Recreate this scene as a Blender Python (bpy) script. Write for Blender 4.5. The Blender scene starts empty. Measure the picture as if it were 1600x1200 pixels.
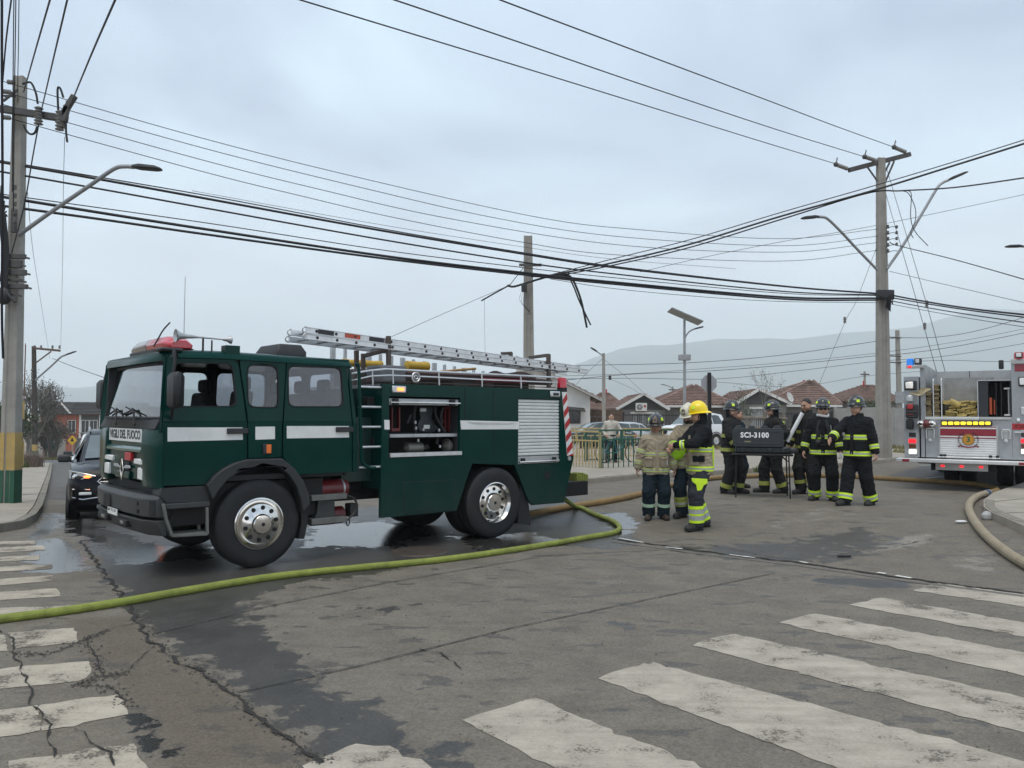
import bpy,bmesh,math,random
import numpy as np
from mathutils import Vector,Matrix
from mathutils.geometry import tessellate_polygon
# ------------------------------------------------------------------ camera, sky, sun, exposure
SC=bpy.context.scene
COL=SC.collection
F,CX,CY,H=1250.0,800.0,600.0,1.75
CAMR=Matrix.Rotation(math.radians(90+2.29),3,'X')@Matrix.Rotation(0.0055,3,'Z')
cam_data=bpy.data.cameras.new('camera')
cam=bpy.data.objects.new('camera',cam_data)
COL.objects.link(cam)
cam.matrix_world=Matrix.Translation((0,0,H))@CAMR.to_4x4()
cam_data.sensor_width=36.0
cam_data.lens=36.0*F/1600.0
cam_data.clip_end=12000
SC.camera=cam
SUN_EL,SUN_AZ=math.radians(70),math.radians(200)
world=bpy.data.worlds.new("World")
SC.world=world
world.use_nodes=True
wn,wl=world.node_tree.nodes,world.node_tree.links
wn.clear()
w_out=wn.new('ShaderNodeOutputWorld')
w_sky=wn.new('ShaderNodeTexSky')
w_sky.sky_type='NISHITA'
w_sky.sun_disc=False
w_sky.sun_elevation=SUN_EL
w_sky.sun_rotation=SUN_AZ
w_b1=wn.new('ShaderNodeBackground')
w_b1 .inputs['Strength'].default_value=0.1
wl.new(w_sky.outputs[0],w_b1 .inputs['Color'])
w_tc=wn.new('ShaderNodeTexCoord')
w_sep=wn.new('ShaderNodeSeparateXYZ')
wl.new(w_tc.outputs['Generated'],w_sep.inputs[0])
w_add=wn.new('ShaderNodeMath');w_add.operation='ADD';w_add.inputs[1].default_value=0.22
w_abs=wn.new('ShaderNodeMath');w_abs.operation='ABSOLUTE'
wl.new(w_sep.outputs['Z'],w_abs.inputs[0]);wl.new(w_abs.outputs[0],w_add.inputs[0])
w_dx=wn.new('ShaderNodeMath');w_dx.operation='DIVIDE'
w_dy=wn.new('ShaderNodeMath');w_dy.operation='DIVIDE'
wl.new(w_sep.outputs['X'],w_dx.inputs[0]);wl.new(w_add.outputs[0],w_dx.inputs[1])
wl.new(w_sep.outputs['Y'],w_dy.inputs[0]);wl.new(w_add.outputs[0],w_dy.inputs[1])
w_com=wn.new('ShaderNodeCombineXYZ')
wl.new(w_dx.outputs[0],w_com.inputs[0]);wl.new(w_dy.outputs[0],w_com.inputs[1])
w_noise=wn.new('ShaderNodeTexNoise')
w_noise.inputs['Scale'].default_value=1.35
w_noise.inputs['Detail'].default_value=4.5
w_noise.inputs['Roughness'].default_value=0.48
w_noise.inputs['Distortion'].default_value=0.5
wl.new(w_com.outputs[0],w_noise.inputs['Vector'])
w_ramp=wn.new('ShaderNodeValToRGB')
cr=w_ramp.color_ramp
cr.elements[0].position=0.33;cr.elements[0].color=(0.41,0.50,0.655,1)
cr.elements[1].position=0.66;cr.elements[1].color=(0.76,0.94,1.07,1)
e=cr.elements.new(0.5);e.color=(0.575,0.695,0.845,1)
wl.new(w_noise.outputs['Fac'],w_ramp.inputs[0])
w_b2=wn.new('ShaderNodeBackground')
w_b2 .inputs['Strength'].default_value=0.95
w_hz=wn.new('ShaderNodeMapRange');w_hz.interpolation_type='SMOOTHSTEP'
w_hz.inputs[1].default_value=0.0;w_hz.inputs[2].default_value=0.34;w_hz.inputs[3].default_value=0.85;w_hz.inputs[4].default_value=0.0
wl.new(w_abs.outputs[0],w_hz.inputs[0])
w_low=wn.new('ShaderNodeMixRGB');w_low.inputs[2].default_value=(1.12,1.13,1.15,1)
wl.new(w_hz.outputs[0],w_low.inputs[0]);wl.new(w_ramp.outputs[0],w_low.inputs[1])
wl.new(w_low.outputs[0],w_b2 .inputs['Color'])
w_mix=wn.new('ShaderNodeMixShader');w_mix.inputs[0].default_value=0.94
wl.new(w_b1 .outputs[0],w_mix.inputs[1]);wl.new(w_b2 .outputs[0],w_mix.inputs[2])
wl.new(w_mix.outputs[0],w_out.inputs['Surface'])
sun_data=bpy.data.lights.new('sun','SUN')
sun_data.energy=1.5
sun_data.angle=math.radians(40)
sun_data.color=(1.0,0.91,0.79)
sun=bpy.data.objects.new('sun',sun_data)
COL.objects.link(sun)
sd=Vector((math.sin(SUN_AZ)*math.cos(SUN_EL),math.cos(SUN_AZ)*math.cos(SUN_EL),math.sin(SUN_EL)))
sun.rotation_euler=sd.to_track_quat('Z','Y').to_euler()
vs=SC.view_settings
vs.view_transform='Standard';vs.look='None';vs.exposure=0.37;vs.gamma=1.0;vs.use_curve_mapping=False
# ------------------------------------------------------------------ terrain height and photo-to-place helpers
def sstep(a,b,x):
 t=np.clip((np.asarray(x,float)-a)/(b-a),0,1)
 return t*t*(3-2*t)
def gz(x,y):
 x=np.asarray(x,float);y=np.asarray(y,float)
 d=(x-1.44)*0.653+(y-12.17)*0.758
 z=0.2*sstep(0.0,4.5,d)
 z=z-0.009*np.clip(y-32,0,40)
 a=-x/np.maximum(y,0.5)
 m=sstep(0.36,0.50,a)*sstep(10,13,y)
 z=z*(1-m)-m*0.04*np.clip(y-10.5,0,85)
 return z
def ray(px,py):
 return CAMR@Vector(((px-CX)/F,(CY-py)/F,-1.0))
def at(px,py,Y):
 v=ray(px,py)
 return Vector((0,0,H))+v*(Y/v.y)
def gp(px,py):
 v=ray(px,py);z=0.0
 for _ in range(40):
  t=(z-H)/min(v.z,-1e-4)
  z=0.5*z+0.5*float(gz(v.x*t,v.y*t))
 t=(z-H)/min(v.z,-1e-4)
 return Vector((v.x*t,v.y*t,z))
# ------------------------------------------------------------------ object helpers
def link(o):
 COL.objects.link(o);return o
def thing(name,label,cat,loc=(0,0,0),rz=0.0,group=None):
 o=link(bpy.data.objects.new(name,None))
 o.empty_display_size=0.2
 o.location=loc;o.rotation_euler=(0,0,rz)
 o['label']=label;o['category']=cat
 if group:o['group']=group
 return o
def tag(o,label,cat,group=None):
 o['label']=label;o['category']=cat
 if group:o['group']=group
 return o
def copy_tree(o,parent=None):
 c=o.copy();COL.objects.link(c)
 if parent is not None:c.parent=parent
 for ch in list(o.children):copy_tree(ch,c)
 return c
class MB:
 def __init__(s):
  s.v=[];s.f =[];s.m=[];s.mi=0
 def add(s,vs,fs):
  b=len(s.v);s.v.extend([tuple(p)for p in vs])
  for f in fs:
   s.f .append([i+b for i in f ]);s.m.append(s.mi)
  return s
 def box(s,x0,x1,y0,y1,z0,z1):
  v=[(x,y,z)for z in(z0,z1)for y in(y0,y1)for x in(x0,x1)]
  return s.add(v,[(0,2,3,1),(4,5,7,6),(0,1,5,4),(2,6,7,3),(0,4,6,2),(1,3,7,5)])
 def obox(s,c,ax,ay,az,sx,sy,sz):
  c=Vector(c);ax=Vector(ax)*sx/2;ay=Vector(ay)*sy/2;az=Vector(az)*sz/2
  v=[c+i*ax+j*ay+k*az for k in(-1,1)for j in(-1,1)for i in(-1,1)]
  return s.add(v,[(0,2,3,1),(4,5,7,6),(0,1,5,4),(2,6,7,3),(0,4,6,2),(1,3,7,5)])
 def bar(s,a,b,w,h,up=(0,0,1)):
  a=Vector(a);b=Vector(b);d=b-a;L=d.length
  if L<1e-6:return s
  d.normalize();u=Vector(up)
  if abs(d.dot(u))>0.98:u=Vector((1,0,0))
  sd_=d.cross(u).normalized();u=sd_.cross(d).normalized()
  return s.obox((a+b)/2,d,sd_,u,L,w,h)
 def loft(s,rings,caps=True,closed=False):
  n=len(rings[0]);v=[p for r in rings for p in r];f =[]
  R=len(rings)
  for i in range(R if closed else R-1):
   j=(i+1)%R
   for k in range(n):
    f .append((i*n+k,i*n+(k+1)%n,j*n+(k+1)%n,j*n+k))
  if caps and not closed:
   f .append(tuple(range(n-1,-1,-1)));f .append(tuple((R-1)*n+k for k in range(n)))
  return s.add(v,f )
 def tube(s,path,r,n=8,closed=False,caps=True):
  P=[Vector(p)for p in path]
  rs=r if isinstance(r,(list,tuple))else[r]*len(P)
  T=[]
  for i in range(len(P)):
   if closed:t=P[(i+1)%len(P)]-P[i-1]
   else:t=P[min(i+1,len(P)-1)]-P[max(i-1,0)]
   if t.length<1e-9:t=Vector((0,0,1))
   T.append(t.normalized())
  u=T[0].orthogonal().normalized();rings=[]
  for p,t,q in zip(P,T,rs):
   u=(u-t*u.dot(t))
   if u.length<1e-6:u=t.orthogonal()
   u.normalize();w=t.cross(u)
   rings.append([p+(u*math.cos(2*math.pi*k/n)+w*math.sin(2*math.pi*k/n))*q for k in range(n)])
  return s.loft(rings,caps,closed)
 def cyl(s,a,b,r0,r1=None,n=16,caps=True):
  return s.tube([a,b],[r0,r0 if r1 is None else r1],n,caps=caps)
 def lathe(s,prof,o=(0,0,0),axis=(0,0,1),n=24,caps=False,up=None):
  o=Vector(o);a=Vector(axis).normalized();u=a.orthogonal().normalized()if up is None else Vector(up);w=a.cross(u)
  rings=[[o+a*t+(u*math.cos(2*math.pi*k/n)+w*math.sin(2*math.pi*k/n))*max(r,1e-4)for k in range(n)]for r,t in prof]
  return s.loft(rings,caps)
 def plate(s,outer,holes,fn,t0,t1):
  """extruded outline with holes: fn(a, b, t) -> point"""
  loops=[list(outer)]+[list(h)for h in holes]
  tri=tessellate_polygon([[Vector((a,b,0))for a,b in L]for L in loops])
  pts=[p for L in loops for p in L];N=len(pts)
  v=[fn(a,b,t0)for a,b in pts]+[fn(a,b,t1)for a,b in pts]
  f =[]
  for t in tri:
   f .append(tuple(t));f .append(tuple(N+i for i in reversed(t)))
  b=0
  for L in loops:
   n=len(L)
   for i in range(n):
    j=(i+1)%n
    f .append((b+i,b+j,N+b+j,N+b+i))
   b+=n
  return s.add(v,f )
 def sphere(s,c,r,n=12,m=8,sc=(1,1,1)):
  c=Vector(c);rings=[]
  for i in range(m+1):
   a=math.pi*i/m;rr=max(math.sin(a),1e-3)*r;z=-math.cos(a)*r
   rings.append([c+Vector((rr*math.cos(2*math.pi*k/n)*sc[0],rr*math.sin(2*math.pi*k/n)*sc[1],z*sc[2]))for k in range(n)])
  return s.loft(rings,True)
 def mesh(s,name,mats,smooth=35):
  me=bpy.data.meshes.new(name)
  me.from_pydata(s.v,[],s.f )
  if not isinstance(mats,(list,tuple)):mats=[mats]
  for m in mats:me.materials.append(m)
  if len(mats)>1:me.polygons.foreach_set('material_index',s.m)
  bm=bmesh.new();bm.from_mesh(me)
  bmesh.ops.recalc_face_normals(bm,faces=bm.faces)
  bm.to_mesh(me);bm.free()
  if smooth:
   me.polygons.foreach_set('use_smooth',[True]*len(me.polygons))
   me.set_sharp_from_angle(angle=math.radians(smooth))
  me.update()
  return me
 def build(s,name,mats,parent=None,smooth=35,bevel=0,label=None,loc=None,rz=0,kind=None,seg=2):
  o=link(bpy.data.objects.new(name,s.mesh(name,mats,smooth)))
  if parent is not None:o.parent=parent
  if loc is not None:o.location=loc
  if rz:o.rotation_euler=(0,0,rz)
  if bevel:
   b=o.modifiers.new('bevel','BEVEL');b.width=bevel;b.segments=seg;b.limit_method='ANGLE'
   b.angle_limit=math.radians(38);b.harden_normals=False
  if label:o['label']=label
  if kind:o['kind']=kind
  return o
def rrect(x0,x1,z0,z1,r,n=4):
 """rounded rectangle outline"""
 out=[]
 for cx,cz,a0 in((x1-r,z1-r,0),(x0+r,z1-r,90),(x0+r,z0+r,180),(x1-r,z0+r,270)):
  for i in range(n+1):
   a=math.radians(a0+90*i/n);out.append((cx+r*math.cos(a),cz+r*math.sin(a)))
 return out
def rpoly(pts,r,n=4):
 """polygon with rounded corners"""
 out=[];N=len(pts)
 for i in range(N):
  p0,p,p2=Vector(pts[i-1]),Vector(pts[i]),Vector(pts[(i+1)%N])
  a=(p0-p);b=(p2-p);q=min(r,a.length*0.45,b.length*0.45)
  A=p+a.normalized()*q;B=p+b.normalized()*q
  for k in range(n+1):
   t=k/n
   c=A*(1-t)**2+p*2*t*(1-t)+B*t*t
   out.append((c.x,c.y))
 return out
def circ(cx,cz,r,n=24):
 return[(cx+r*math.cos(2*math.pi*k/n),cz+r*math.sin(2*math.pi*k/n))for k in range(n)]
def curve(pts,n=8):
 """smooth path through points (Catmull-Rom)"""
 P=[Vector(p)for p in pts];out=[]
 for i in range(len(P)-1):
  p0=P[i-1]if i else P[0]*2-P[1]
  p3=P[i+2]if i+2<len(P)else P[-1]*2-P[-2]
  p1,p2=P[i],P[i+1]
  for k in range(n):
   t=k/n
   out.append(0.5*((2*p1)+(p2-p0)*t+(2*p0-5*p1+4*p2-p3)*t*t+(3*p1-p0-3*p2+p3)*t**3))
 out.append(P[-1]);return out
def text_mb(body,size,fn,depth=0.004,bold=0.02,sx=1.0,align='CENTER',spacing=1.0):
 """lettering as geometry: fn(a, b, t) -> point, a along the line, b up"""
 cu=bpy.data.curves.new('lettering','FONT');cu.body=body;cu.size=size;cu.offset=bold*size
 cu.align_x=align;cu.align_y='CENTER';cu.extrude=0.5;cu.resolution_u=3;cu.space_character=spacing
 ob=bpy.data.objects.new('lettering',cu);COL.objects.link(ob)
 dg=bpy.context.evaluated_depsgraph_get()
 me=bpy.data.meshes.new_from_object(ob.evaluated_get(dg))
 mb=MB();mb.add([fn(v.co.x*sx,v.co.y,v.co.z*2*depth)for v in me.vertices],[tuple(p.vertices)for p in me.polygons])
 bpy.data.objects.remove(ob);bpy.data.curves.remove(cu);bpy.data.meshes.remove(me)
 return mb
# ------------------------------------------------------------------ materials
_MATS={}
def nd(nt,t,**kw):
 n=nt.nodes.new(t)
 for k,v in kw.items():setattr(n,k,v)
 return n
def P(name,col,rough=0.5,metal=0.0,var=0.12,scale=6.0,bump=0.0,bscale=60.0,coat=0.0,dirt=0.0,dirtcol=(0.16,0.14,0.11),spec=0.5,emit=0.0,ecol=None,trans=0.0,aniso=None):
 if name in _MATS:return _MATS[name]
 m=bpy.data.materials.new(name);m.use_nodes=True
 nt=m.node_tree;b=nt.nodes['Principled BSDF'];L=nt.links.new
 b.inputs['Roughness'].default_value=rough;b.inputs['Metallic'].default_value=metal
 b.inputs['Specular IOR Level'].default_value=spec
 if coat:b.inputs['Coat Weight'].default_value=coat;b.inputs['Coat Roughness'].default_value=0.06
 tc=nd(nt,'ShaderNodeTexCoord')
 nz=nd(nt,'ShaderNodeTexNoise');nz.inputs['Scale'].default_value=scale;nz.inputs['Detail'].default_value=5;nz.inputs['Roughness'].default_value=0.6
 L(tc.outputs['Object'],nz.inputs['Vector'])
 rp=nd(nt,'ShaderNodeValToRGB')
 rp.color_ramp.elements[0].position=0.28;rp.color_ramp.elements[1].position=0.72
 rp.color_ramp.elements[0].color=(*[c*(1-var)for c in col],1);rp.color_ramp.elements[1].color=(*[min(1,c*(1+var))for c in col],1)
 L(nz.outputs['Fac'],rp.inputs[0]);out=rp.outputs[0]
 if dirt:
  n2=nd(nt,'ShaderNodeTexNoise');n2 .inputs['Scale'].default_value=scale*0.6;n2 .inputs['Detail'].default_value=7;n2 .inputs['Roughness'].default_value=0.7
  mp=nd(nt,'ShaderNodeMapping');mp.inputs['Location'].default_value=(3.1,7.7,1.3)
  L(tc.outputs['Object'],mp.inputs[0]);L(mp.outputs[0],n2 .inputs['Vector'])
  r2=nd(nt,'ShaderNodeMapRange');r2 .inputs[1].default_value=0.48;r2 .inputs[2].default_value=0.72;r2 .inputs[3].default_value=0;r2 .inputs[4].default_value=dirt
  L(n2 .outputs['Fac'],r2 .inputs[0])
  mx=nd(nt,'ShaderNodeMixRGB');mx.inputs[2].default_value=(*dirtcol,1)
  L(r2 .outputs[0],mx.inputs[0]);L(out,mx.inputs[1]);out=mx.outputs[0]
  r3=nd(nt,'ShaderNodeMapRange');r3 .inputs[3].default_value=rough;r3 .inputs[4].default_value=min(1,rough+0.35)
  L(r2 .outputs[0],r3 .inputs[0]);L(r3 .outputs[0],b.inputs['Roughness'])
 L(out,b.inputs['Base Color'])
 if bump:
  n3=nd(nt,'ShaderNodeTexNoise');n3 .inputs['Scale'].default_value=bscale;n3 .inputs['Detail'].default_value=4
  L(tc.outputs['Object'],n3 .inputs['Vector'])
  bp=nd(nt,'ShaderNodeBump');bp.inputs['Strength'].default_value=bump;bp.inputs['Distance'].default_value=0.02
  L(n3 .outputs['Fac'],bp.inputs['Height']);L(bp.outputs[0],b.inputs['Normal'])
 if emit:
  b.inputs['Emission Color'].default_value=(*(ecol or col),1);b.inputs['Emission Strength'].default_value=emit
 _MATS[name]=m
 return m
def GLASS(name,tint=(0.8,0.85,0.85),refl=0.06,rough=0.02):
 if name in _MATS:return _MATS[name]
 m=bpy.data.materials.new(name);m.use_nodes=True
 nt=m.node_tree;nt.nodes.clear();L=nt.links.new
 o=nd(nt,'ShaderNodeOutputMaterial');mx=nd(nt,'ShaderNodeMixShader')
 t=nd(nt,'ShaderNodeBsdfTransparent');t.inputs[0].default_value=(*tint,1)
 g=nd(nt,'ShaderNodeBsdfGlossy');g.inputs['Roughness'].default_value=rough
 fr=nd(nt,'ShaderNodeLayerWeight');fr.inputs['Blend'].default_value=0.25
 ad=nd(nt,'ShaderNodeMath',operation='MULTIPLY_ADD');ad.inputs[1].default_value=0.9;ad.inputs[2].default_value=refl;ad.use_clamp=True
 L(fr.outputs['Fresnel'],ad.inputs[0]);L(ad.outputs[0],mx.inputs[0]);L(t.outputs[0],mx.inputs[1]);L(g.outputs[0],mx.inputs[2])
 L(mx.outputs[0],o.inputs['Surface'])
 _MATS[name]=m
 return m
# ------------------------------------------------------------------ ground, road and painted markings
def sheet(name,poly,mat,dz,cell=0.5,parent=None,thick=0.0,attr=None,kind='structure',rough_edge=0.0):
 """flat sheet draped on the terrain; poly in world x, y; thick > 0 gives it a side wall down to the ground"""
 bm=bmesh.new()
 vs_=[bm.verts.new((x,y,0))for x,y in poly]
 f =bm.faces.new(vs_)
 bmesh.ops.triangulate(bm,faces=[f ])
 xs=[p[0]for p in poly];ys2=[p[1]for p in poly]
 for ax,lo,hi in((0,min(xs),max(xs)),(1,min(ys2),max(ys2))):
  k=math.floor(lo/cell)+1
  while k*cell<hi:
   co=[0,0,0];no=[0,0,0];co[ax]=k*cell;no[ax]=1
   bmesh.ops.bisect_plane(bm,geom=bm.verts[:]+bm.edges[:]+bm.faces[:],plane_co=co,plane_no=no,dist=1e-5);k+=1
 if thick:
  be=[e_ for e_ in bm.edges if len(e_.link_faces)==1]
  r=bmesh.ops.extrude_edge_only(bm,edges=be);low={v for v in r['geom']if isinstance(v,bmesh.types.BMVert)}
 else:low=set()
 for v in bm.verts:v.co.z=float(gz(v.co.x,v.co.y))+dz-(thick if v in low else 0)
 bmesh.ops.recalc_face_normals(bm,faces=bm.faces)
 me=bpy.data.meshes.new(name);bm.to_mesh(me);bm.free();me.materials.append(mat)
 o=link(bpy.data.objects.new(name,me))
 if parent is not None:o.parent=parent
 elif kind:o['kind']=kind
 return o
def G2(px,py):
 p=gp(px,py);return(p.x,p.y)
def ext(a,b,t):
 return(a[0]+(b[0]-a[0])*t,a[1]+(b[1]-a[1])*t)
def ground_mat():
 m=bpy.data.materials.new('dusty_ground');m.use_nodes=True;nt=m.node_tree;L=nt.links.new;b=nt.nodes['Principled BSDF']
 tc=nd(nt,'ShaderNodeTexCoord');n1=nd(nt,'ShaderNodeTexNoise');n1 .inputs['Scale'].default_value=.35;n1 .inputs['Detail'].default_value=8
 L(tc.outputs['Object'],n1 .inputs['Vector']);r=nd(nt,'ShaderNodeValToRGB');r.color_ramp.elements[0].color=(.20,.165,.12,1);r.color_ramp.elements[1].color=(.34,.30,.24,1);r.color_ramp.elements[0].position=.35;r.color_ramp.elements[1].position=.65
 L(n1 .outputs['Fac'],r.inputs[0]);L(r.outputs[0],b.inputs['Base Color']);b.inputs['Roughness'].default_value=.95;b.inputs['Specular IOR Level'].default_value=.1
 return m
v=[];f =[];rs_=[1,3,6,9,12,15,18,21,24,27,30,33,37,42,48,55,65,80,100,130,180,300,600,1200,2500,6000];na=96
for r in rs_:
 for k in range(na):
  a=2*math.pi*k/na;x,y=r*math.sin(a),r*math.cos(a);v.append((x,y,float(gz(x,y))-.07-.28*float(1-sstep(48,66,r))))
for i in range(len(rs_)-1):
 for k in range(na):f .append((i*na+k,i*na+(k+1)%na,(i+1)*na+(k+1)%na,(i+1)*na+k))
f .append(tuple(range(na-1,-1,-1)))
mb=MB();mb.add(v,f );mb.build('ground',ground_mat(),None,smooth=60,kind='structure')
def lines(pts):return np.array([G2(*p)for p in pts])
def inside(X,Y,poly):
 c=np.zeros(X.shape,bool);n=len(poly);j=n-1
 for i in range(n):
  xi,yi=poly[i];xj,yj=poly[j]
  c^=((yi>Y)!=(yj>Y))&(X<(xj-xi)*(Y-yi)/(yj-yi+1e-12)+xi);j=i
 return c
def pdist(X,Y,poly,closed=True):
 d=np.full(X.shape,1e9);n=len(poly)
 for i in range(n if closed else n-1):
  ax,ay=poly[i];bx_,by=poly[(i+1)%n];dx,dy=bx_-ax,by-ay
  t=np.clip(((X-ax)*dx+(Y-ay)*dy)/(dx*dx+dy*dy+1e-12),0,1);d=np.minimum(d,np.hypot(X-ax-t*dx,Y-ay-t*dy))
 return d
def soft_in(X,Y,pts,w):
 """1 inside, 0 outside, half on the outline, over a width that grows with distance"""
 poly=lines(pts);d=pdist(X,Y,poly);s_=np.where(inside(X,Y,poly),1,-1);return np.clip(.5+.5*s_*d/w,0,1)
x0,x1,y0,y1,dl=-14.0,16.0,1.0,34.0,0.11
nx,ny=int((x1-x0)/dl)+1,int((y1-y0)/dl)+1
gx=np.linspace(x0,x1,nx);gy=np.linspace(y0,y1,ny);GX,GY=np.meshgrid(gx,gy);GZ=gz(GX,GY)
damp=np.zeros(GX.shape);pud=np.zeros(GX.shape);dust=np.zeros(GX.shape);pale=np.zeros(GX.shape)
for pts,w,a in((((215,965),(130,850),(60,800),(300,800),(900,775),(965,835),(760,868),(560,898),(440,915),(375,938),(400,985),(450,1015),(480,1062),(560,1100),(650,1152),(760,1200),(560,1200),(370,1080)),.55,1.0),(((560,945),(610,935),(680,942),(590,975),(510,968)),.35,.62),(((880,970),(960,955),(1120,1000),(1050,1010)),.25,.5),(((1240,900),(1440,905),(1430,922),(1280,915)),.25,.75),(((1000,1110),(1090,1120),(1080,1170),(1000,1150)),.3,.55),(((1390,1120),(1600,1150),(1590,1180),(1420,1150)),.3,.6),(((1210,840),(1350,815),(1460,845),(1330,885),(1150,880),(1000,862),(1010,850)),.5,.6),(((830,790),(985,800),(1000,850),(960,860),(850,850)),.5,.9)):
 damp=np.maximum(damp,a*soft_in(GX,GY,pts,w))
for pts,w in((((100,802),(150,815),(240,850),(330,856),(345,872),(190,885),(165,870),(140,850),(95,830)),.45),(((40,850),(95,838),(130,862),(150,888),(80,896),(30,894)),.4),(((70,805),(100,800),(90,830),(60,845),(30,850)),.3),(((480,822),(600,812),(690,832),(620,856),(470,855)),.5),(((700,838),(830,832),(900,850),(760,862)),.4),(((186,1090),(222,1100),(258,1150),(295,1200),(228,1200),(205,1150)),.22),(((930,800),(985,800),(1000,832),(960,838)),.4)):
 pud=np.maximum(pud,soft_in(GX,GY,pts,w))
for pts,w,a in((((105,970),(215,965),(245,1010),(360,1080),(430,1140),(500,1195),(270,1200),(200,1100),(140,1020)),.15,1.0),(((960,850),(1600,925),(1600,760),(1500,790),(1200,790),(1000,830)),.8,.55),(((1000,700),(1600,690),(1600,755),(900,760)),.6,.3),(((0,1200),(0,980),(105,970),(200,1110),(270,1200)),.2,.45),(((560,1000),(1000,900),(1200,960),(800,1080)),.9,.25)):
 dust=np.maximum(dust,a*soft_in(GX,GY,pts,w))
for pts,w,a in((((1395,838),(1460,832),(1465,848),(1400,860),(1300,872)),.2,.8),(((1480,860),(1530,830),(1600,880),(1590,905),(1460,890)),.4,.6),(((1190,800),(1330,785),(1400,800),(1250,830),(1180,835)),.3,.45)):
 pale=np.maximum(pale,a*soft_in(GX,GY,pts,w))
me=bpy.data.meshes.new('road')
co=np.stack([GX,GY,GZ],-1).reshape(-1,3);me.vertices.add(len(co));me.vertices.foreach_set('co',co.astype(np.float32).ravel())
ii=np.arange(nx*ny).reshape(ny,nx);q=np.stack([ii[:-1,:-1],ii[:-1,1:],ii[1:,1:],ii[1:,:-1]],-1).reshape(-1,4).astype(np.int32);n=len(q)
me.loops.add(4*n);me.loops.foreach_set('vertex_index',q.ravel());me.polygons.add(n);me.polygons.foreach_set('loop_start',np.arange(0,4*n,4,dtype=np.int32));me.polygons.foreach_set('loop_total',np.full(n,4,np.int32));me.polygons.foreach_set('use_smooth',np.ones(n,bool))
gut=soft_in(GX,GY,((108,968),(216,962),(245,1008),(360,1078),(430,1138),(510,1200),(275,1203),(195,1095),(150,1035)),.09)
for nm,arr in(('damp',damp),('puddle',pud),('dust',dust),('pale',pale),('gutter',gut)):
 at_=me.attributes.new(nm,'FLOAT','POINT');at_.data.foreach_set('value',arr.astype(np.float32).ravel())
me.update(calc_edges=True)
def road_mat():
 m=bpy.data.materials.new('asphalt');m.use_nodes=True;nt=m.node_tree;L=nt.links.new;b=nt.nodes['Principled BSDF']
 tc=nd(nt,'ShaderNodeTexCoord')
 def noise(s,det=5,ro=.6,loc=(0,0,0),sc=(1,1,1),rz=0):
  mp=nd(nt,'ShaderNodeMapping');mp.inputs['Location'].default_value=loc;mp.inputs['Scale'].default_value=sc;mp.inputs['Rotation'].default_value=(0,0,rz);L(tc.outputs['Object'],mp.inputs[0])
  n=nd(nt,'ShaderNodeTexNoise');n.inputs['Scale'].default_value=s;n.inputs['Detail'].default_value=det;n.inputs['Roughness'].default_value=ro;L(mp.outputs[0],n.inputs['Vector']);return n.outputs['Fac']
 def M(op,a,c,d=None,clamp=False):
  n=nd(nt,'ShaderNodeMath',operation=op);n.use_clamp=clamp
  for i,q in enumerate((a,c)if d is None else(a,c,d)):
   if isinstance(q,(int,float)):n.inputs[i].default_value=q
   else:L(q,n.inputs[i])
  return n.outputs[0]
 def R(v_,a,c,d=0,e_=1):
  n=nd(nt,'ShaderNodeMapRange');n.interpolation_type='SMOOTHSTEP'
  for i,q in enumerate((v_,a,c,d,e_)):
   if isinstance(q,(int,float)):n.inputs[i].default_value=q
   else:L(q,n.inputs[i])
  return n.outputs[0]
 def mixc(f_,a,c):
  n=nd(nt,'ShaderNodeMixRGB');L(f_,n.inputs[0])
  for i,q in((1,a),(2,c)):
   if isinstance(q,tuple):n.inputs[i].default_value=(*q,1)
   else:L(q,n.inputs[i])
  return n.outputs[0]
 def A(nm):n=nd(nt,'ShaderNodeAttribute',attribute_name=nm);return n.outputs['Fac']
 big=noise(.55,6,.6);mid=noise(2.3,7,.65,(5,2,0));rag=noise(3.2,8,.68,(1,9,0),(1,1,1));fine=noise(85,3,.6);strk=noise(1.6,6,.6,(2,2,0),(1,4.5,1),.75)
 spots=noise(2.1,5,.55,(8,3,0),(1,2.2,1),.7)
 dm=R(M('ADD',A('damp'),M('MULTIPLY',M('SUBTRACT',rag,.5),1.15)),.46,.53)
 few=R(spots,.59,.606,0,.66)
 few=M('MULTIPLY',few,R(mid,.40,.5))
 dm2=M('MAXIMUM',dm,few)
 pd=R(M('ADD',A('puddle'),M('MULTIPLY',M('SUBTRACT',rag,.5),1.4)),.52,.60)
 du=M('MULTIPLY',A('dust'),R(big,.3,.65,.5,1),None,True)
 dry=mixc(R(mid,.3,.7),(.118,.102,.083),(.168,.148,.119))
 dry=mixc(R(strk,.45,.75,0,.5),dry,(.178,.159,.131))
 dry=mixc(du,dry,(.142,.119,.092))
 dry=mixc(R(M('ADD',A('pale'),M('MULTIPLY',M('SUBTRACT',rag,.5),1.2)),.4,.7,0,.8),dry,(.235,.215,.183))
 dry=mixc(M('MULTIPLY',A('gutter'),R(mid,.25,.6,.6,1)),dry,(.108,.089,.068))
 wet=mixc(R(mid,.3,.7),(.047,.0445,.041),(.064,.060,.055))
 wet=mixc(M('MULTIPLY',du,.8),wet,(.08,.065,.05))
 col=mixc(dm2,dry,wet)
 vo=nd(nt,'ShaderNodeTexVoronoi');vo.inputs['Scale'].default_value=80;L(tc.outputs['Object'],vo.inputs['Vector'])
 sp=nd(nt,'ShaderNodeSeparateXYZ');L(vo.outputs['Color'],sp.inputs[0])
 hs=nd(nt,'ShaderNodeHueSaturation');L(col,hs.inputs['Color']);L(R(sp.outputs[0],0,1,.84,1.17),hs.inputs['Value']);col=hs.outputs[0]
 col=mixc(pd,col,(.032,.03,.028))
 L(col,b.inputs['Base Color'])
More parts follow.
